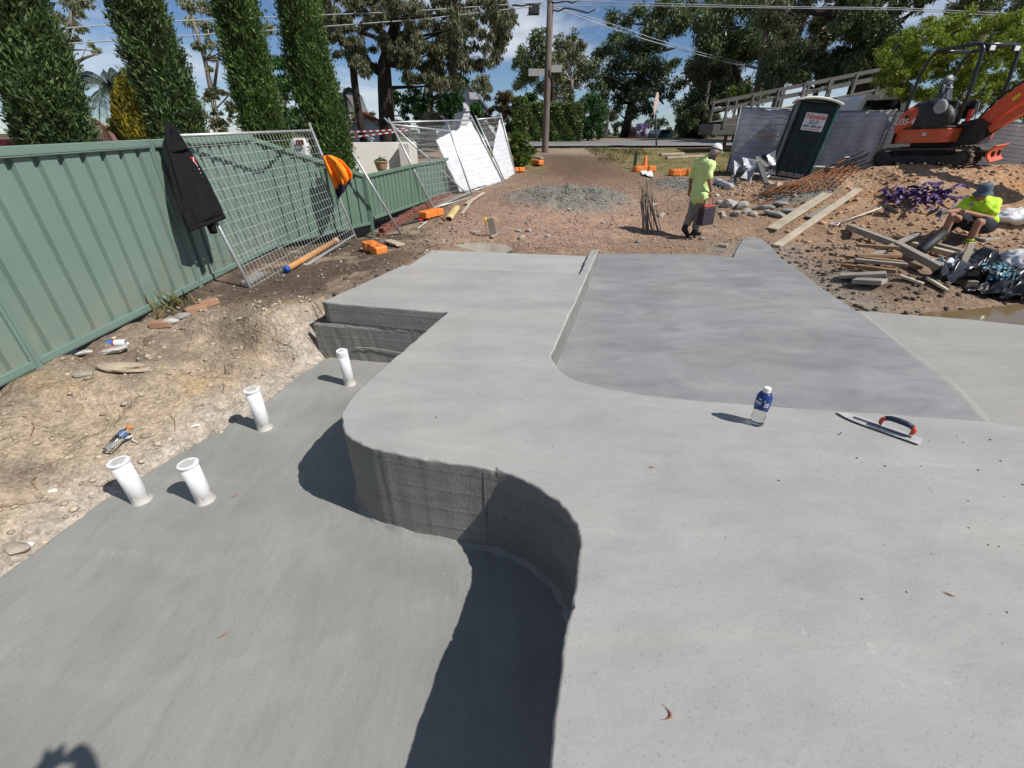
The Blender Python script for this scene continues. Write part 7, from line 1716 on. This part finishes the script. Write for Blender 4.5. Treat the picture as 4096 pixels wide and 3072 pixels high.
# ------------------------------------------------------------------ signs and vehicles on the road
def stop_sign():
    b = G(657,147); b = at(657.2,147,25.4); e = at(655.4,97,25.4); t = thing('road_sign', 'back of an octagonal road sign on a leaning post at the road edge', 'road sign', tuple(b)); m = MB(); m.tube([b-Vector((0,0,.2)),e], .045, 10); m.build('post', M('green-grey post',(.10,.13,.125),.5,.15,metal=.3), t, smooth=True)
    c = at(656.3,103.5,25.3); m = MB(); n = 8; vs = []
    for y in (0,.03):
        for k in range(n): a = 2*PI*(k+.5)/n; vs.append(c+Vector((.17*math.cos(a)*1.25, y+.40*math.cos(a), .50*math.sin(a))))
    m.add(vs, [(k,(k+1)%n,n+(k+1)%n,n+k) for k in range(n)]+[tuple(range(n))[::-1],tuple(range(n,2*n))]); m.build('sign_plate', M('faded pink sign back',(.55,.42,.37),.6,.1), t)
stop_sign()
def car(label, x0, x1, ytop, ybot, Y, col, kind, seed):
    a, b = at(x0, ybot, Y), at(x1, ybot, Y); W = b.x-a.x; H = at(x0, ytop, Y).z-a.z; cx = (a.x+b.x)/2; t = thing('parked_car' if kind == 'car' else 'caravan', label, 'car' if kind == 'car' else 'caravan', (cx,Y,a.z)); MB_ = M('car paint '+str(seed), col, .3, .08, spec=.5); Mg = M('car glass '+str(seed), (.03,.04,.045), .08, .1, bmp=0)
    z0 = a.z
    if kind == 'car':
        m = MB(); m.prism([(cx-W*.5,z0+.15),(cx-W*.5,z0+H*.58),(cx-W*.40,z0+H*.94),(cx-W*.3,z0+H),(cx+W*.3,z0+H),(cx+W*.40,z0+H*.94),(cx+W*.5,z0+H*.58),(cx+W*.5,z0+.15)], Y, Y+3.8, 'y'); m.build('body', MB_, t)
        m = MB(); m.prism([(cx-W*.40,z0+H*.60),(cx-W*.33,z0+H*.9),(cx+W*.33,z0+H*.9),(cx+W*.40,z0+H*.60)], Y-.02, Y+.02, 'y'); m.build('window', Mg, t)
    else:
        m = MB(); m.box((cx,Y+1.2,z0+H*.55),(W,2.4,H*.9),None,.15); m.build('body', MB_, t); m = MB(); m.box((cx+W*.1,Y-.01,z0+H*.72),(W*.5,.04,H*.28),None,.02); m.build('window', Mg, t)
    for s in (-1,1):
        m = MB(); m.lathe([(.0,-.1),(.28,-.1),(.32,-.06),(.32,.06),(.28,.1),(0,.1)], 14); m.v = [(cx+s*W*.38+v[2],Y+.5+v[0],z0+.3+v[1]) for v in m.v]; m.build('wheel', M_BOOT, t)
        m = MB(); m.box((cx+s*W*.43,Y-.02,z0+H*.5),(W*.08,.03,H*.09)); m.build('tail_light', M('lamp lens '+str(seed)+str(s),(.35,.03,.02),.3,.1), t)
car('dark maroon caravan parked beyond the road left of the jacaranda', 626, 636.5, 127, 140, 52, (.045,.012,.014), 'caravan', 1)
car('teal-blue car parked at the far roadside', 658.5, 671.5, 129.5, 139.5, 46, (.015,.11,.15), 'car', 2)
def white_ute():
    c = at(297,138,13.5); t = thing('parked_car', 'white vehicle roof and red lamp showing over the raked green fence', 'car', tuple(c)); m = MB(); a, b = at(287,150,13.5), at(305,150,13.5); z1 = at(295,138,13.5).z
    m.prism([(a.x,a.z-.6),(a.x,a.z+.05),(a.x+.12,z1-.05),(a.x+.25,z1),(b.x-.25,z1-.04),(b.x,a.z+.1),(b.x,a.z-.6)], 13.5, 15.5, 'y'); m.build('body', M('white paint',(.68,.68,.68),.3,.05), t)
    m = MB(); m.box(at(296,141.5,13.45)+Vector((.1,0,-.02)),(.20,.03,.12)); m.build('window', M('red interior glass',(.16,.03,.03),.2,.2), t)
white_ute()
m = MB(); m.prism([(-.9,0),(.9,0),(.9,.35),(.5,.55),(-.7,.55)], 0, 1.6, 'y'); o = m.build('car_roof', M('red car paint',(.38,.02,.05),.35,.1), world=False); o.location = at(6,149,7.6)+Vector((-.35,0,-.42)); tag(o, 'red car roof showing above the fence at the far left edge', 'car')

# ------------------------------------------------------------------ houses
M_BOARD = M('white weatherboard', (.66,.68,.71), .7, .06, 3.); M_TILE = M('orange clay tiles', (.34,.115,.055), .85, .3, 6., bmp=.4, bscale=18); M_TILEB = M('brown clay tiles', (.20,.115,.085), .85, .3, 6., bmp=.4, bscale=18); M_TRIM = M('dark grey trim', (.055,.06,.065), .7, .15); M_GLASS = M('house glass', (.02,.026,.03), .08, .2, bmp=0, spec=.6); M_SLATE = M('grey roof sheet', (.23,.235,.24), .7, .1, 3.); M_BLUE = M('slate blue trim', (.10,.13,.19), .7, .1)
def boards(root, poly, Y, mat=None, pitch=.19, name='weatherboard'):
    """lapped boards, one by one, across a wall outline given in metres (x,z)"""
    zs = [p[1] for p in poly]; z = min(zs)
    while z < max(zs)-.02:
        zm = z+pitch/2; xs = []
        for (ax,az),(bx,bz) in zip(poly, poly[1:]+poly[:1]):
            if (az > zm) != (bz > zm): xs.append(ax+(zm-az)*(bx-ax)/(bz-az))
        xs.sort()
        for a, b in zip(xs[::2], xs[1::2]):
            if b-a > .05: m = MB(); m.add([(a,Y-.012,z+pitch),(b,Y-.012,z+pitch),(b,Y-.035,z),(a,Y-.035,z),(a,Y+.05,z),(b,Y+.05,z),(b,Y+.05,z+pitch),(a,Y+.05,z+pitch)],[(0,1,2,3),(3,2,5,4),(0,3,4,7),(1,6,5,2),(7,6,1,0),(4,5,6,7)]); m.build(name, mat or M_BOARD, root)
        z += pitch
def X(px, py, Y): p = at(px, py, Y); return (p.x, p.z)
def tiled(root, A, B, C, D, mat, nx, ny, name='roof_tile', kind='roof'):
    """roof slope A-B eaves, C-D ridge, tiles laid course by course as one roof part with real steps"""
    A, B, C, D = [Vector(q) for q in (A,B,C,D)]; n = (B-A).cross(D-A).normalized(); n = n if n.z > 0 else -n; m = MB()
    for j in range(ny):
        for i in range(nx):
            u0, u1, v0, v1 = i/nx, (i+.96)/nx, j/ny, (j+1.12)/ny
            def q(u, v, h): v = min(v,1); return (A*(1-u)+B*u)*(1-v)+(D*(1-u)+C*u)*v+n*h
            um = (u0+u1)/2; m.add([q(u0,v0,.05),q(um,v0,.085),q(u1,v0,.05),q(u1,v1,.012),q(um,v1,.045),q(u0,v1,.012),q(u0,v0,.0),q(u1,v0,.0)],[(0,1,4,5),(1,2,3,4),(0,6,7,2)])
    return m.build('roof_tiles', mat, root, kind='stuff')
def house1():
    Y = 27.0; t = thing('weatherboard_house', 'small white weatherboard gable house with orange tiled roof behind the rendered wall', 'house', tuple(at(370,140,Y)), .32)
    L, R_, zb = X(344,140,Y)[0], X(396,140,Y)[0], X(370,146,Y)[1]-.4; apx, apz = X(363.5,118.5,Y); ez = X(345,131,Y)[1]; ezr = X(396,131,Y)[1]
    wall = [(L,zb),(L,ez),(apx,apz),(R_,ezr),(R_,zb)]
    m = MB(); m.prism(wall, Y+.055, Y+6, 'y'); m.build('wall', M_BOARD, t); boards(t, wall, Y)
    for (ax,az),(bx,bz) in (((L-.5,ez-.28),(apx,apz+.12)),((apx,apz+.12),(R_+.6,ezr-.28))):
        m = MB(); m.beam((ax,Y-.3,az),(bx,Y-.3,bz),.06,.34,(0,1,0)); m.build('barge_board', M_TRIM, t)
    tiled(t, (L-.5,Y-.35,ez-.15), (L-.5,Y+6,ez-.15), (apx,Y+6,apz+.25), (apx,Y-.35,apz+.25), M_TILE, 16, 7); tiled(t, (R_+.6,Y-.35,ezr-.15), (R_+.6,Y+6,ezr-.15), (apx,Y+6,apz+.25), (apx,Y-.35,apz+.25), M_TILE, 16, 7)
    for (x0,x1,y0,y1) in ((355,359,133,143),(363,372,133,144)):
        a, b = X(x0,y1,Y), X(x1,y0,Y); w = MB(); w.box(((a[0]+b[0])/2,Y-.05,(a[1]+b[1])/2),(b[0]-a[0]+.2,.06,b[1]-a[1]+.2),None,.01); wn = w.build('window', M_BOARD, t); g = MB(); g.box(((a[0]+b[0])/2,Y-.09,(a[1]+b[1])/2),(b[0]-a[0],.03,b[1]-a[1])); g.build('pane', M('curtained glass '+str(x0),(.35,.40,.40),.15,.2,bmp=0), wn)
    # rear taller wing with grey roof and dark gable window
    Y2 = 33; p = [X(371,112,Y2), X(375.5,94,Y2), X(393,95.5,Y2), X(399,112,Y2)]; m = MB(); m.prism(p, Y2, Y2+5, 'y'); m.build('rear_roof', M_SLATE, t)
    p = [X(368,113,Y2-.3), X(374.5,95.5,Y2-.3), X(380,112,Y2-.3)]; m = MB(); m.prism(p, Y2-.3, Y2-.1, 'y'); gb = m.build('dormer', M_TRIM, t)
    p = [X(371,111.5,Y2-.35), X(374.5,100,Y2-.35), X(377.5,111.5,Y2-.35)]; m = MB(); m.prism(p, Y2-.36, Y2-.32, 'y'); m.build('dormer_pane', M_GLASS, gb)
    for (a,b) in (((384,116),(392,109)),((392,109),(398,116)),((386,115.5),(397,115.5))): m = MB(); q0, q1 = X(*a,Y-.5), X(*b,Y-.5); m.beam((q0[0],Y-.5,q0[1]),(q1[0],Y-.5,q1[1]),.06,.14,(0,1,0)); m.build('porch_truss', M_BOARD, t)
house1()
def house2():
    Y = 34.0; t = thing('gable_house', 'white weatherboard house with steep blue-trimmed gable behind the cloth panels', 'house', tuple(at(470,140,Y)), .30)
    wall = [X(455,141,Y), X(455,104,Y), X(464,84,Y), X(468,86,Y), X(487,113,Y), X(500,134,Y), X(500,141,Y)]
    m = MB(); m.prism(wall, Y+.06, Y+7, 'y'); m.build('wall', M_BOARD, t); boards(t, wall, Y, None, .24)
    for a, b in (((459,74),(489,113)),((480,108),(502,136)),((459,74),(456,96))): q0, q1 = X(*a,Y-.4), X(*b,Y-.4); m = MB(); m.beam((q0[0],Y-.35,q0[1]),(q1[0],Y-.35,q1[1]),.08,.30,(0,1,0)); m.build('barge_board', M_BLUE, t)
    q0, q1, q2_ = X(456,78,Y), X(489,113,Y), X(500,136,Y); m = MB(); m.beam((q0[0]+.6,Y+3.3,q0[1]+.1),(q1[0]+.1,Y+3.3,q1[1]+.1),7.0,.12,(0,1,0)) if False else m.add([(q0[0],Y-.5,q0[1]+.35),(q1[0],Y-.5,q1[1]+.22),(q1[0],Y+7,q1[1]+.22),(q0[0],Y+7,q0[1]+.35),(q0[0],Y-.5,q0[1]+.22),(q1[0],Y-.5,q1[1]+.1),(q1[0],Y+7,q1[1]+.1),(q0[0],Y+7,q0[1]+.22)],[(0,1,2,3),(4,7,6,5),(0,4,5,1),(2,6,7,3),(0,3,7,4),(1,5,6,2)]); m.build('roof', M_SLATE, t)
    a, b = X(461,109.5,Y), X(467,102.5,Y); w = MB(); w.box(((a[0]+b[0])/2,Y-.06,(a[1]+b[1])/2),(b[0]-a[0]+.22,.08,b[1]-a[1]+.22),None,.01); wn = w.build('window', M_BOARD, t); g = MB(); g.box(((a[0]+b[0])/2,Y-.12,(a[1]+b[1])/2),(b[0]-a[0],.03,b[1]-a[1])); g.build('pane', M_GLASS, wn)
    w = MB(); n = 10; c = X(482.5,116.5,Y); vs = [(c[0]+.28*math.cos(PI*k/n),Y-.08,c[1]+.28*math.sin(PI*k/n)) for k in range(n+1)]; w.add(vs,[tuple(range(n+1))]); w.build('arched_vent', M_TRIM, t)
    # awning shingles
    q = MB(); a, b, c_, d = at(466,93,Y-.6), at(473,93,Y-.6), at(474,100,Y-1.2), at(464,100,Y-1.2); q.quad(a,b,c_,d); q.build('awning', M_SLATE, t).modifiers.new('t','SOLIDIFY').thickness = .05
house2()
def tile_roof():
    Y = 13; t = thing('tiled_house', 'brown tiled hip roof showing above the fence between cypress and golden conifer', 'house', tuple(at(100,140,Y)))
    tiled(t, at(88,146,Y), at(117,146,Y), at(106,128.5,Y+2.2), at(92,120,Y+2.2), M_TILEB, 9, 9)
    m = MB(); a, b = at(92,119.5,Y+2.2), at(108,129,Y+2.2); m.tube([a,b,at(118,146,Y)], .07, 8); m.build('hip_ridge', M_TILEB, t)
    m = MB(); c = at(102,150,Y+1.2); m.box(c+Vector((0,.3,-.5)),(1.6,1.6,1.2)); m.build('wall', M_BRICK, t)
tile_roof()
# rendered wall, garden things
M_REND = M('cream render', (.62,.60,.55), .85, .06, 3., bmp=.15, bscale=40)
def rendered_wall():
    a, b = at(343,172,17.0), at(418,169,18.2); t = thing('rendered_wall', 'low cream rendered garden wall behind the low green fence', 'wall', tuple(a)); z1 = at(380,142.3,17.5).z
    m = MB(); m.beam(Vector((a.x,a.y,(a.z+z1)/2-.1)), Vector((b.x,b.y,(a.z+z1)/2-.1)), .22, z1-a.z+.2, (0,0,1), .01); m.build('wall', M_REND, t)
    c = at(407,158,17.75); m = MB(); m.box((c.x,c.y-.18,(a.z+z1)/2-.12),(.36,.34,z1-a.z+.16),None,.01); m.build('pier', M_REND, t)
rendered_wall()
def pot():
    c = at(382,171,16.2); t = thing('plant_pot', 'tan glazed plant pot with small flowering plant before the rendered wall', 'plant pot', tuple(c)); t.scale = (.62,.62,.62); m = MB(); m.lathe([(.0,0),(.20,0),(.26,.12),(.32,.34),(.34,.42),(.36,.43),(.36,.48),(.30,.48),(.29,.42),(0,.42)], 22); m.build('pot', M('tan glaze',(.36,.24,.15),.5,.3,4.), t, smooth=True, world=False)
    rs = np.random.default_rng(5); n = 420; a = rs.random(n)*6.3; r = .30*rs.random(n)**.5; C = np.stack([r*np.cos(a),r*np.sin(a),.46+.22*rs.random(n)*(1-r/.4)],1); V, F = leaf_quads(C, rs.normal(size=(n,3))+np.array([0,0,.8]), .11, .05, rs); np_mesh('plant', V, F, HEDC, t); n = 30; a = rs.random(n)*6.3; C = np.stack([.1+.16*np.cos(a),.1*np.sin(a),.62+.1*rs.random(n)],1); V, F = leaf_quads(C, rs.normal(size=(n,3)), .07, .06, rs); np_mesh('flowers', V, F, JACC if False else M('pale lilac petals',(.6,.5,.6),.7,.1), t)
pot()
shrub('flower_clump', 'clump of pink flowers just behind the low green fence', [(411,169),(415,168),(419,171),(418,175),(412,175)], 14.6, 10, (1.5,2.5), M('magenta petals',(.62,.12,.42),.7,.2,island=.3), 71, .07, 900, .15, 'flowers')
def tape(label, pts, Y, seed):
    m = MB(); m2 = MB(); q = [at(x,y,Y) for x, y in pts]; out = []
    for a, b in zip(q, q[1:]):
        n = max(2,int((b-a).length/.11)); out += [a+(b-a)*k/n for k in range(n)]
    out.append(q[-1]); t = thing('barrier_tape', label, 'barrier tape', tuple(q[0]))
    for i in range(len(out)-1):
        a, b = out[i], out[i+1]; w = Vector((0,.0,.024)); (m if i%2 else m2).add([a-w,b-w,b+w,a+w],[(0,1,2,3)])
    m.build('red_stripes', M('red tape',(.55,.05,.05),.6,.05), t, kind='stuff'); m2.build('white_stripes', M_WHITEP, t, kind='stuff')
tape('upper red and white barrier tape strung before the weatherboard house', [(338,132),(360,131.5),(385,130.5),(408,128)], 18.5, 1); tape('lower red and white barrier tape strung before the weatherboard house', [(338,139),(362,136),(385,133.2),(408,130)], 18.0, 2)
def trunk(label, pts, Y, r, bark): m = MB(); m.tube([at(x,y,Y) for x, y in pts], [r*(1-.2*i/len(pts)) for i in range(len(pts))], 10); t = thing('tree_trunk', label, 'tree trunk', tuple(at(*pts[0],Y))); m.build('trunk', bark, t, smooth=True)
trunk('slim dark tree trunk in front of the weatherboard house', c2([(935,1240),(900,1050),(870,860),(850,700),(835,520),(800,330)]), 22, .16, BARK)

# ------------------------------------------------------------------ loose earth: stones, clods, chips
def scatter(name, label, n, fn, smin, smax, mat, seed, cat='stones', flat=.7):
    rs = np.random.default_rng(seed); ico = bmesh.new(); bmesh.ops.create_icosphere(ico, subdivisions=1, radius=1.0); bv = np.array([v.co[:] for v in ico.verts]); bf = np.array([[v.index for v in f.verts] for f in ico.faces]); ico.free()
    xy = fn(rs, n); n = len(xy); z = ground_h(xy[:,0], xy[:,1]); ok = z > -.9; xy, z = xy[ok], z[ok]; n = len(xy)
    s = smin*(smax/smin)**(rs.random(n)**2.2); sc3 = s[:,None]*np.stack([.7+.7*rs.random(n), .6+.6*rs.random(n), flat*(.5+.6*rs.random(n))],1); a = rs.random(n)*6.3; ca, sa = np.cos(a), np.sin(a)
    jit = 1+.35*(rs.random((n,len(bv)))-.5); P_ = bv[None]*jit[...,None]*sc3[:,None,:]; Xr = P_[...,0]*ca[:,None]-P_[...,1]*sa[:,None]; Yr = P_[...,0]*sa[:,None]+P_[...,1]*ca[:,None]
    V = np.stack([Xr+xy[:,0:1], Yr+xy[:,1:2], P_[...,2]+(z+s*.25)[:,None]],-1).reshape(-1,3); F = (bf[None]+(np.arange(n)*len(bv))[:,None,None]).reshape(-1,3)
    o = np_mesh(name, V, F, mat); tag(o, label, cat, kind='stuff')
def reg(x0, x1, y0, y1, poly_out=True):
    def f(rs, n):
        p = np.stack([x0+(x1-x0)*rs.random(n), y0+(y1-y0)*rs.random(n)],1); w = fbm(p[:,0],p[:,1],1.4,3,77)+.5; return p[rs.random(n) < np.clip(w*1.3-.15,0.05,1)]
    return f
ST1 = M('mixed gravel', (.33,.235,.185), .95, .25, 8., bmp=.3, island=.45); ST2 = M('bank stones', (.42,.345,.255), .95, .2, 8., bmp=.3, island=.25); ST3 = M('clay clods', (.42,.28,.18), .95, .25, 8., bmp=.4, island=.4); ST4 = M('dark soil clods', (.12,.095,.075), .95, .3, 8., bmp=.4, island=.4); ST5 = M('concrete crumbs', (.225,.22,.20), .95, .25, 8., bmp=.4, island=.35)
scatter('bank_stones', 'loose stones and clods on the earth bank', 2200, reg(-4.2,-1.9,.9,5.2), .005, .030, ST2, 1)
BKC = M('bank earth', (.39,.315,.235), .95, .2, 8., bmp=.5, bscale=30, island=.18)
scatter('bank_clods', 'crumbly clods broken from the earth bank', 700, reg(-4.1,-2.0,1.0,5.0), .008, .034, BKC, 11, 'clods', .5)
scatter('soil_clods', 'dark soil clods beside the slab', 2600, reg(-4.1,-1.0,4.8,11.5), .006, .04, ST4, 2)
scatter('pale_chips', 'pale stone chips on the dark soil', 700, reg(-4.0,-1.0,4.8,10.5), .006, .035, M_ROCKW, 3)
scatter('brick_gravel', 'crushed reddish brick gravel in the middle of the site', 9000, reg(-1.6,5.2,8.0,15.5), .008, .032, ST1, 4, 'gravel')
scatter('clay_clods', 'clods of orange clay over the spoil heap', 9000, reg(5.6,14.0,7.6,14.8), .010, .06, ST3, 5, 'clods')
scatter('pale_clods', 'pale lumps among the clay of the spoil heap', 1500, reg(6.2,14.0,8.0,14.5), .010, .045, ST2, 6, 'clods')
scatter('concrete_crumbs', 'grey crumbs of dumped concrete', 4200, lambda rs, n: np.concatenate([np.stack([cx+rx*rs.normal(size=n//3)*.5, cy+ry*rs.normal(size=n//3)*.5],1) for cx, cy, rx, ry in ((1.55,13,1.6,1.4),(5.4,15,1.0,1.1),(6.9,11.6,.9,.7))]), .008, .036, ST5, 7, 'concrete crumbs')
scatter('mud_lumps', 'dark mud lumps beside the right edge of the basin', 1500, reg(4.2,6.4,4.9,8.4), .010, .05, ST4, 8, 'mud lumps')
def twigs():
    R = random.Random(12); m = MB()
    for k in range(170):
        x, y = (R.uniform(-4,-1.2), R.uniform(2,9.5)) if k < 90 else (R.uniform(-1,12), R.uniform(8.5,14)); z = gh(x,y)
        if z < -.8: continue
        a = R.uniform(0,6.3); L = R.uniform(.05,.28); m.tube([(x,y,z+.01),(x+L*.5*math.cos(a),y+L*.5*math.sin(a),gh(x+L*.5*math.cos(a),y+L*.5*math.sin(a))+.025+R.random()*.02),(x+L*math.cos(a+.3),y+L*math.sin(a+.3),gh(x+L*math.cos(a+.3),y+L*math.sin(a+.3))+.008)], [.004,.003,.002], 4)
    tag(m.build('twigs', M_WOODB), 'thin twigs and roots lying on the earth', 'twigs', kind='stuff')
twigs()
def grass(label, n, fn, h, seed):
    rs = np.random.default_rng(seed); p = fn(rs, n); z = ground_h(p[:,0],p[:,1]); n = len(p); hh = h*(.5+rs.random(n)); C = np.stack([p[:,0],p[:,1],z+hh*.45],1); A = np.stack([rs.normal(size=n)*.45,rs.normal(size=n)*.45,np.ones(n)],1)
    V, F = leaf_quads(C, A, hh, .018+.012*rs.random(n), rs); o = np_mesh('grass', V, F, leafmat('dry verge grass',[(.06,.075,.02),(.12,.125,.035),(.22,.19,.08),(.30,.25,.12)],.3,.7,.8,.3)); tag(o, label, 'grass', kind='stuff')
grass('short dry grass on the road verge', 26000, lambda rs, n: (lambda q: q[(fbm(q[:,0],q[:,1],.7,3,5)+.5 > .42+.25*rs.random(len(q)))])(np.stack([3.6+12*rs.random(n), 16.8+8.2*rs.random(n)],1)), .09, 1)
grass('tuft of grass at the foot of the green fence', 60, lambda rs, n: np.stack([-4.0+.10*rs.normal(size=n), 5.0+.16*rs.normal(size=n)],1), .20, 2)

# ------------------------------------------------------------------ far-off wood along the horizon
def far_wood():
    rs = np.random.default_rng(91); cl = []
    for k in range(260):
        x = rs.uniform(250,800); Y = rs.uniform(75,110); top = 118+5*math.sin(x*.05)+4*math.sin(x*.13+1); y = rs.uniform(top,139); cl.append((at(x,y,Y), rs.uniform(4,7)*Y/FPX))
    V, F = clump_leaves(cl, 2.4, .75, .3, .2, rs, u=90/FPX); o = np_mesh('far_wood', V, F, leafmat('haze-tinted far foliage',[(.07,.10,.06),(.11,.14,.085),(.16,.18,.12)],.25,.7,.1,.3)); tag(o, 'distant belt of trees along the horizon beyond the road', 'trees', kind='stuff')  # distance haze is mixed into the leaf colours
far_wood()
# ------------------------------------------------------------------ the photographer, standing on the slab behind the lens
def photographer():
    t = thing('person', 'photographer holding up a phone, seen only as a shadow at the lower left', 'person', (0.05,-.62,0)); o = Vector((.05,-.62,0)); v = lambda x, y, z: o+Vector((x,y,z))
    hc = v(0,.06,1.66); fwd = Vector((0,1,-.25)); up = Vector((0,.25,1)); ph = Vector((.10,-.085,1.63))
    wl, wr = ph+Vector((-.12,-.05,-.03)), ph+Vector((.12,-.05,-.03))
    body = head(hc, fwd, up)+[(v(0,0,1.46),hc,.055,.055),(v(-.17,0,1.40),v(.17,0,1.40),.08,.08),(v(0,0,1.0),v(0,0,1.32),.14,.16),(v(-.09,0,.92),v(.09,0,.92),.13,.13)]
    for s, w in ((-1,wl),(1,wr)):
        e = v(s*.27,.22,1.20); body += [(v(s*.19,0,1.40),e,.052,.044),(e,w,.042,.030)]+hand(w, (ph+Vector((s*.06,0,0)))-w, Vector((0,0,1)), .95, .5)
        body += [(v(s*.09,0,.90),v(s*.10,.02,.50),.09,.06),(v(s*.10,.02,.50),v(s*.10,-.02,.09),.058,.042),(v(s*.10,-.02,.07),v(s*.11,.16,.045),.045,.04)]
    blob('body', body, M_SKIN, t, .016, 3)
    sh = [(v(-.17,0,1.40),v(.17,0,1.40),.10,.10),(v(0,0,.95),v(0,0,1.34),.175,.19)]+[(v(s*.19,0,1.40),v(s*.245,.15,1.27),.085,.08) for s in (-1,1)]
    blob('shirt', sh, M_NAVY, t, .02, 3)
    blob('trousers', [(v(-.09,0,.93),v(.09,0,.93),.15,.15)]+[(v(s*.09,0,.90),v(s*.10,.0,.10),.115,.075) for s in (-1,1)], M_TROU, t, .02, 3)
    m = MB(); m.lathe([(.17,.0),(.15,.03),(.112,.05),(.105,.13),(.06,.15),(0,.152)], 22, hc+Vector((0,0,.02))); m.build('sun_hat', M_HATB, t, smooth=True)
    for s in (-1,1): blob('boot', [(v(s*.10,-.03,.06),v(s*.115,.18,.05),.055,.05)], M_BOOT, t, .018, 2)
    p = thing('phone', 'mobile phone held up by the photographer behind the lens', 'phone', tuple(ph)); m = MB(); m.box(ph,(.155,.009,.075),None,.003); m.build('case', M_BLKP, p)
photographer()
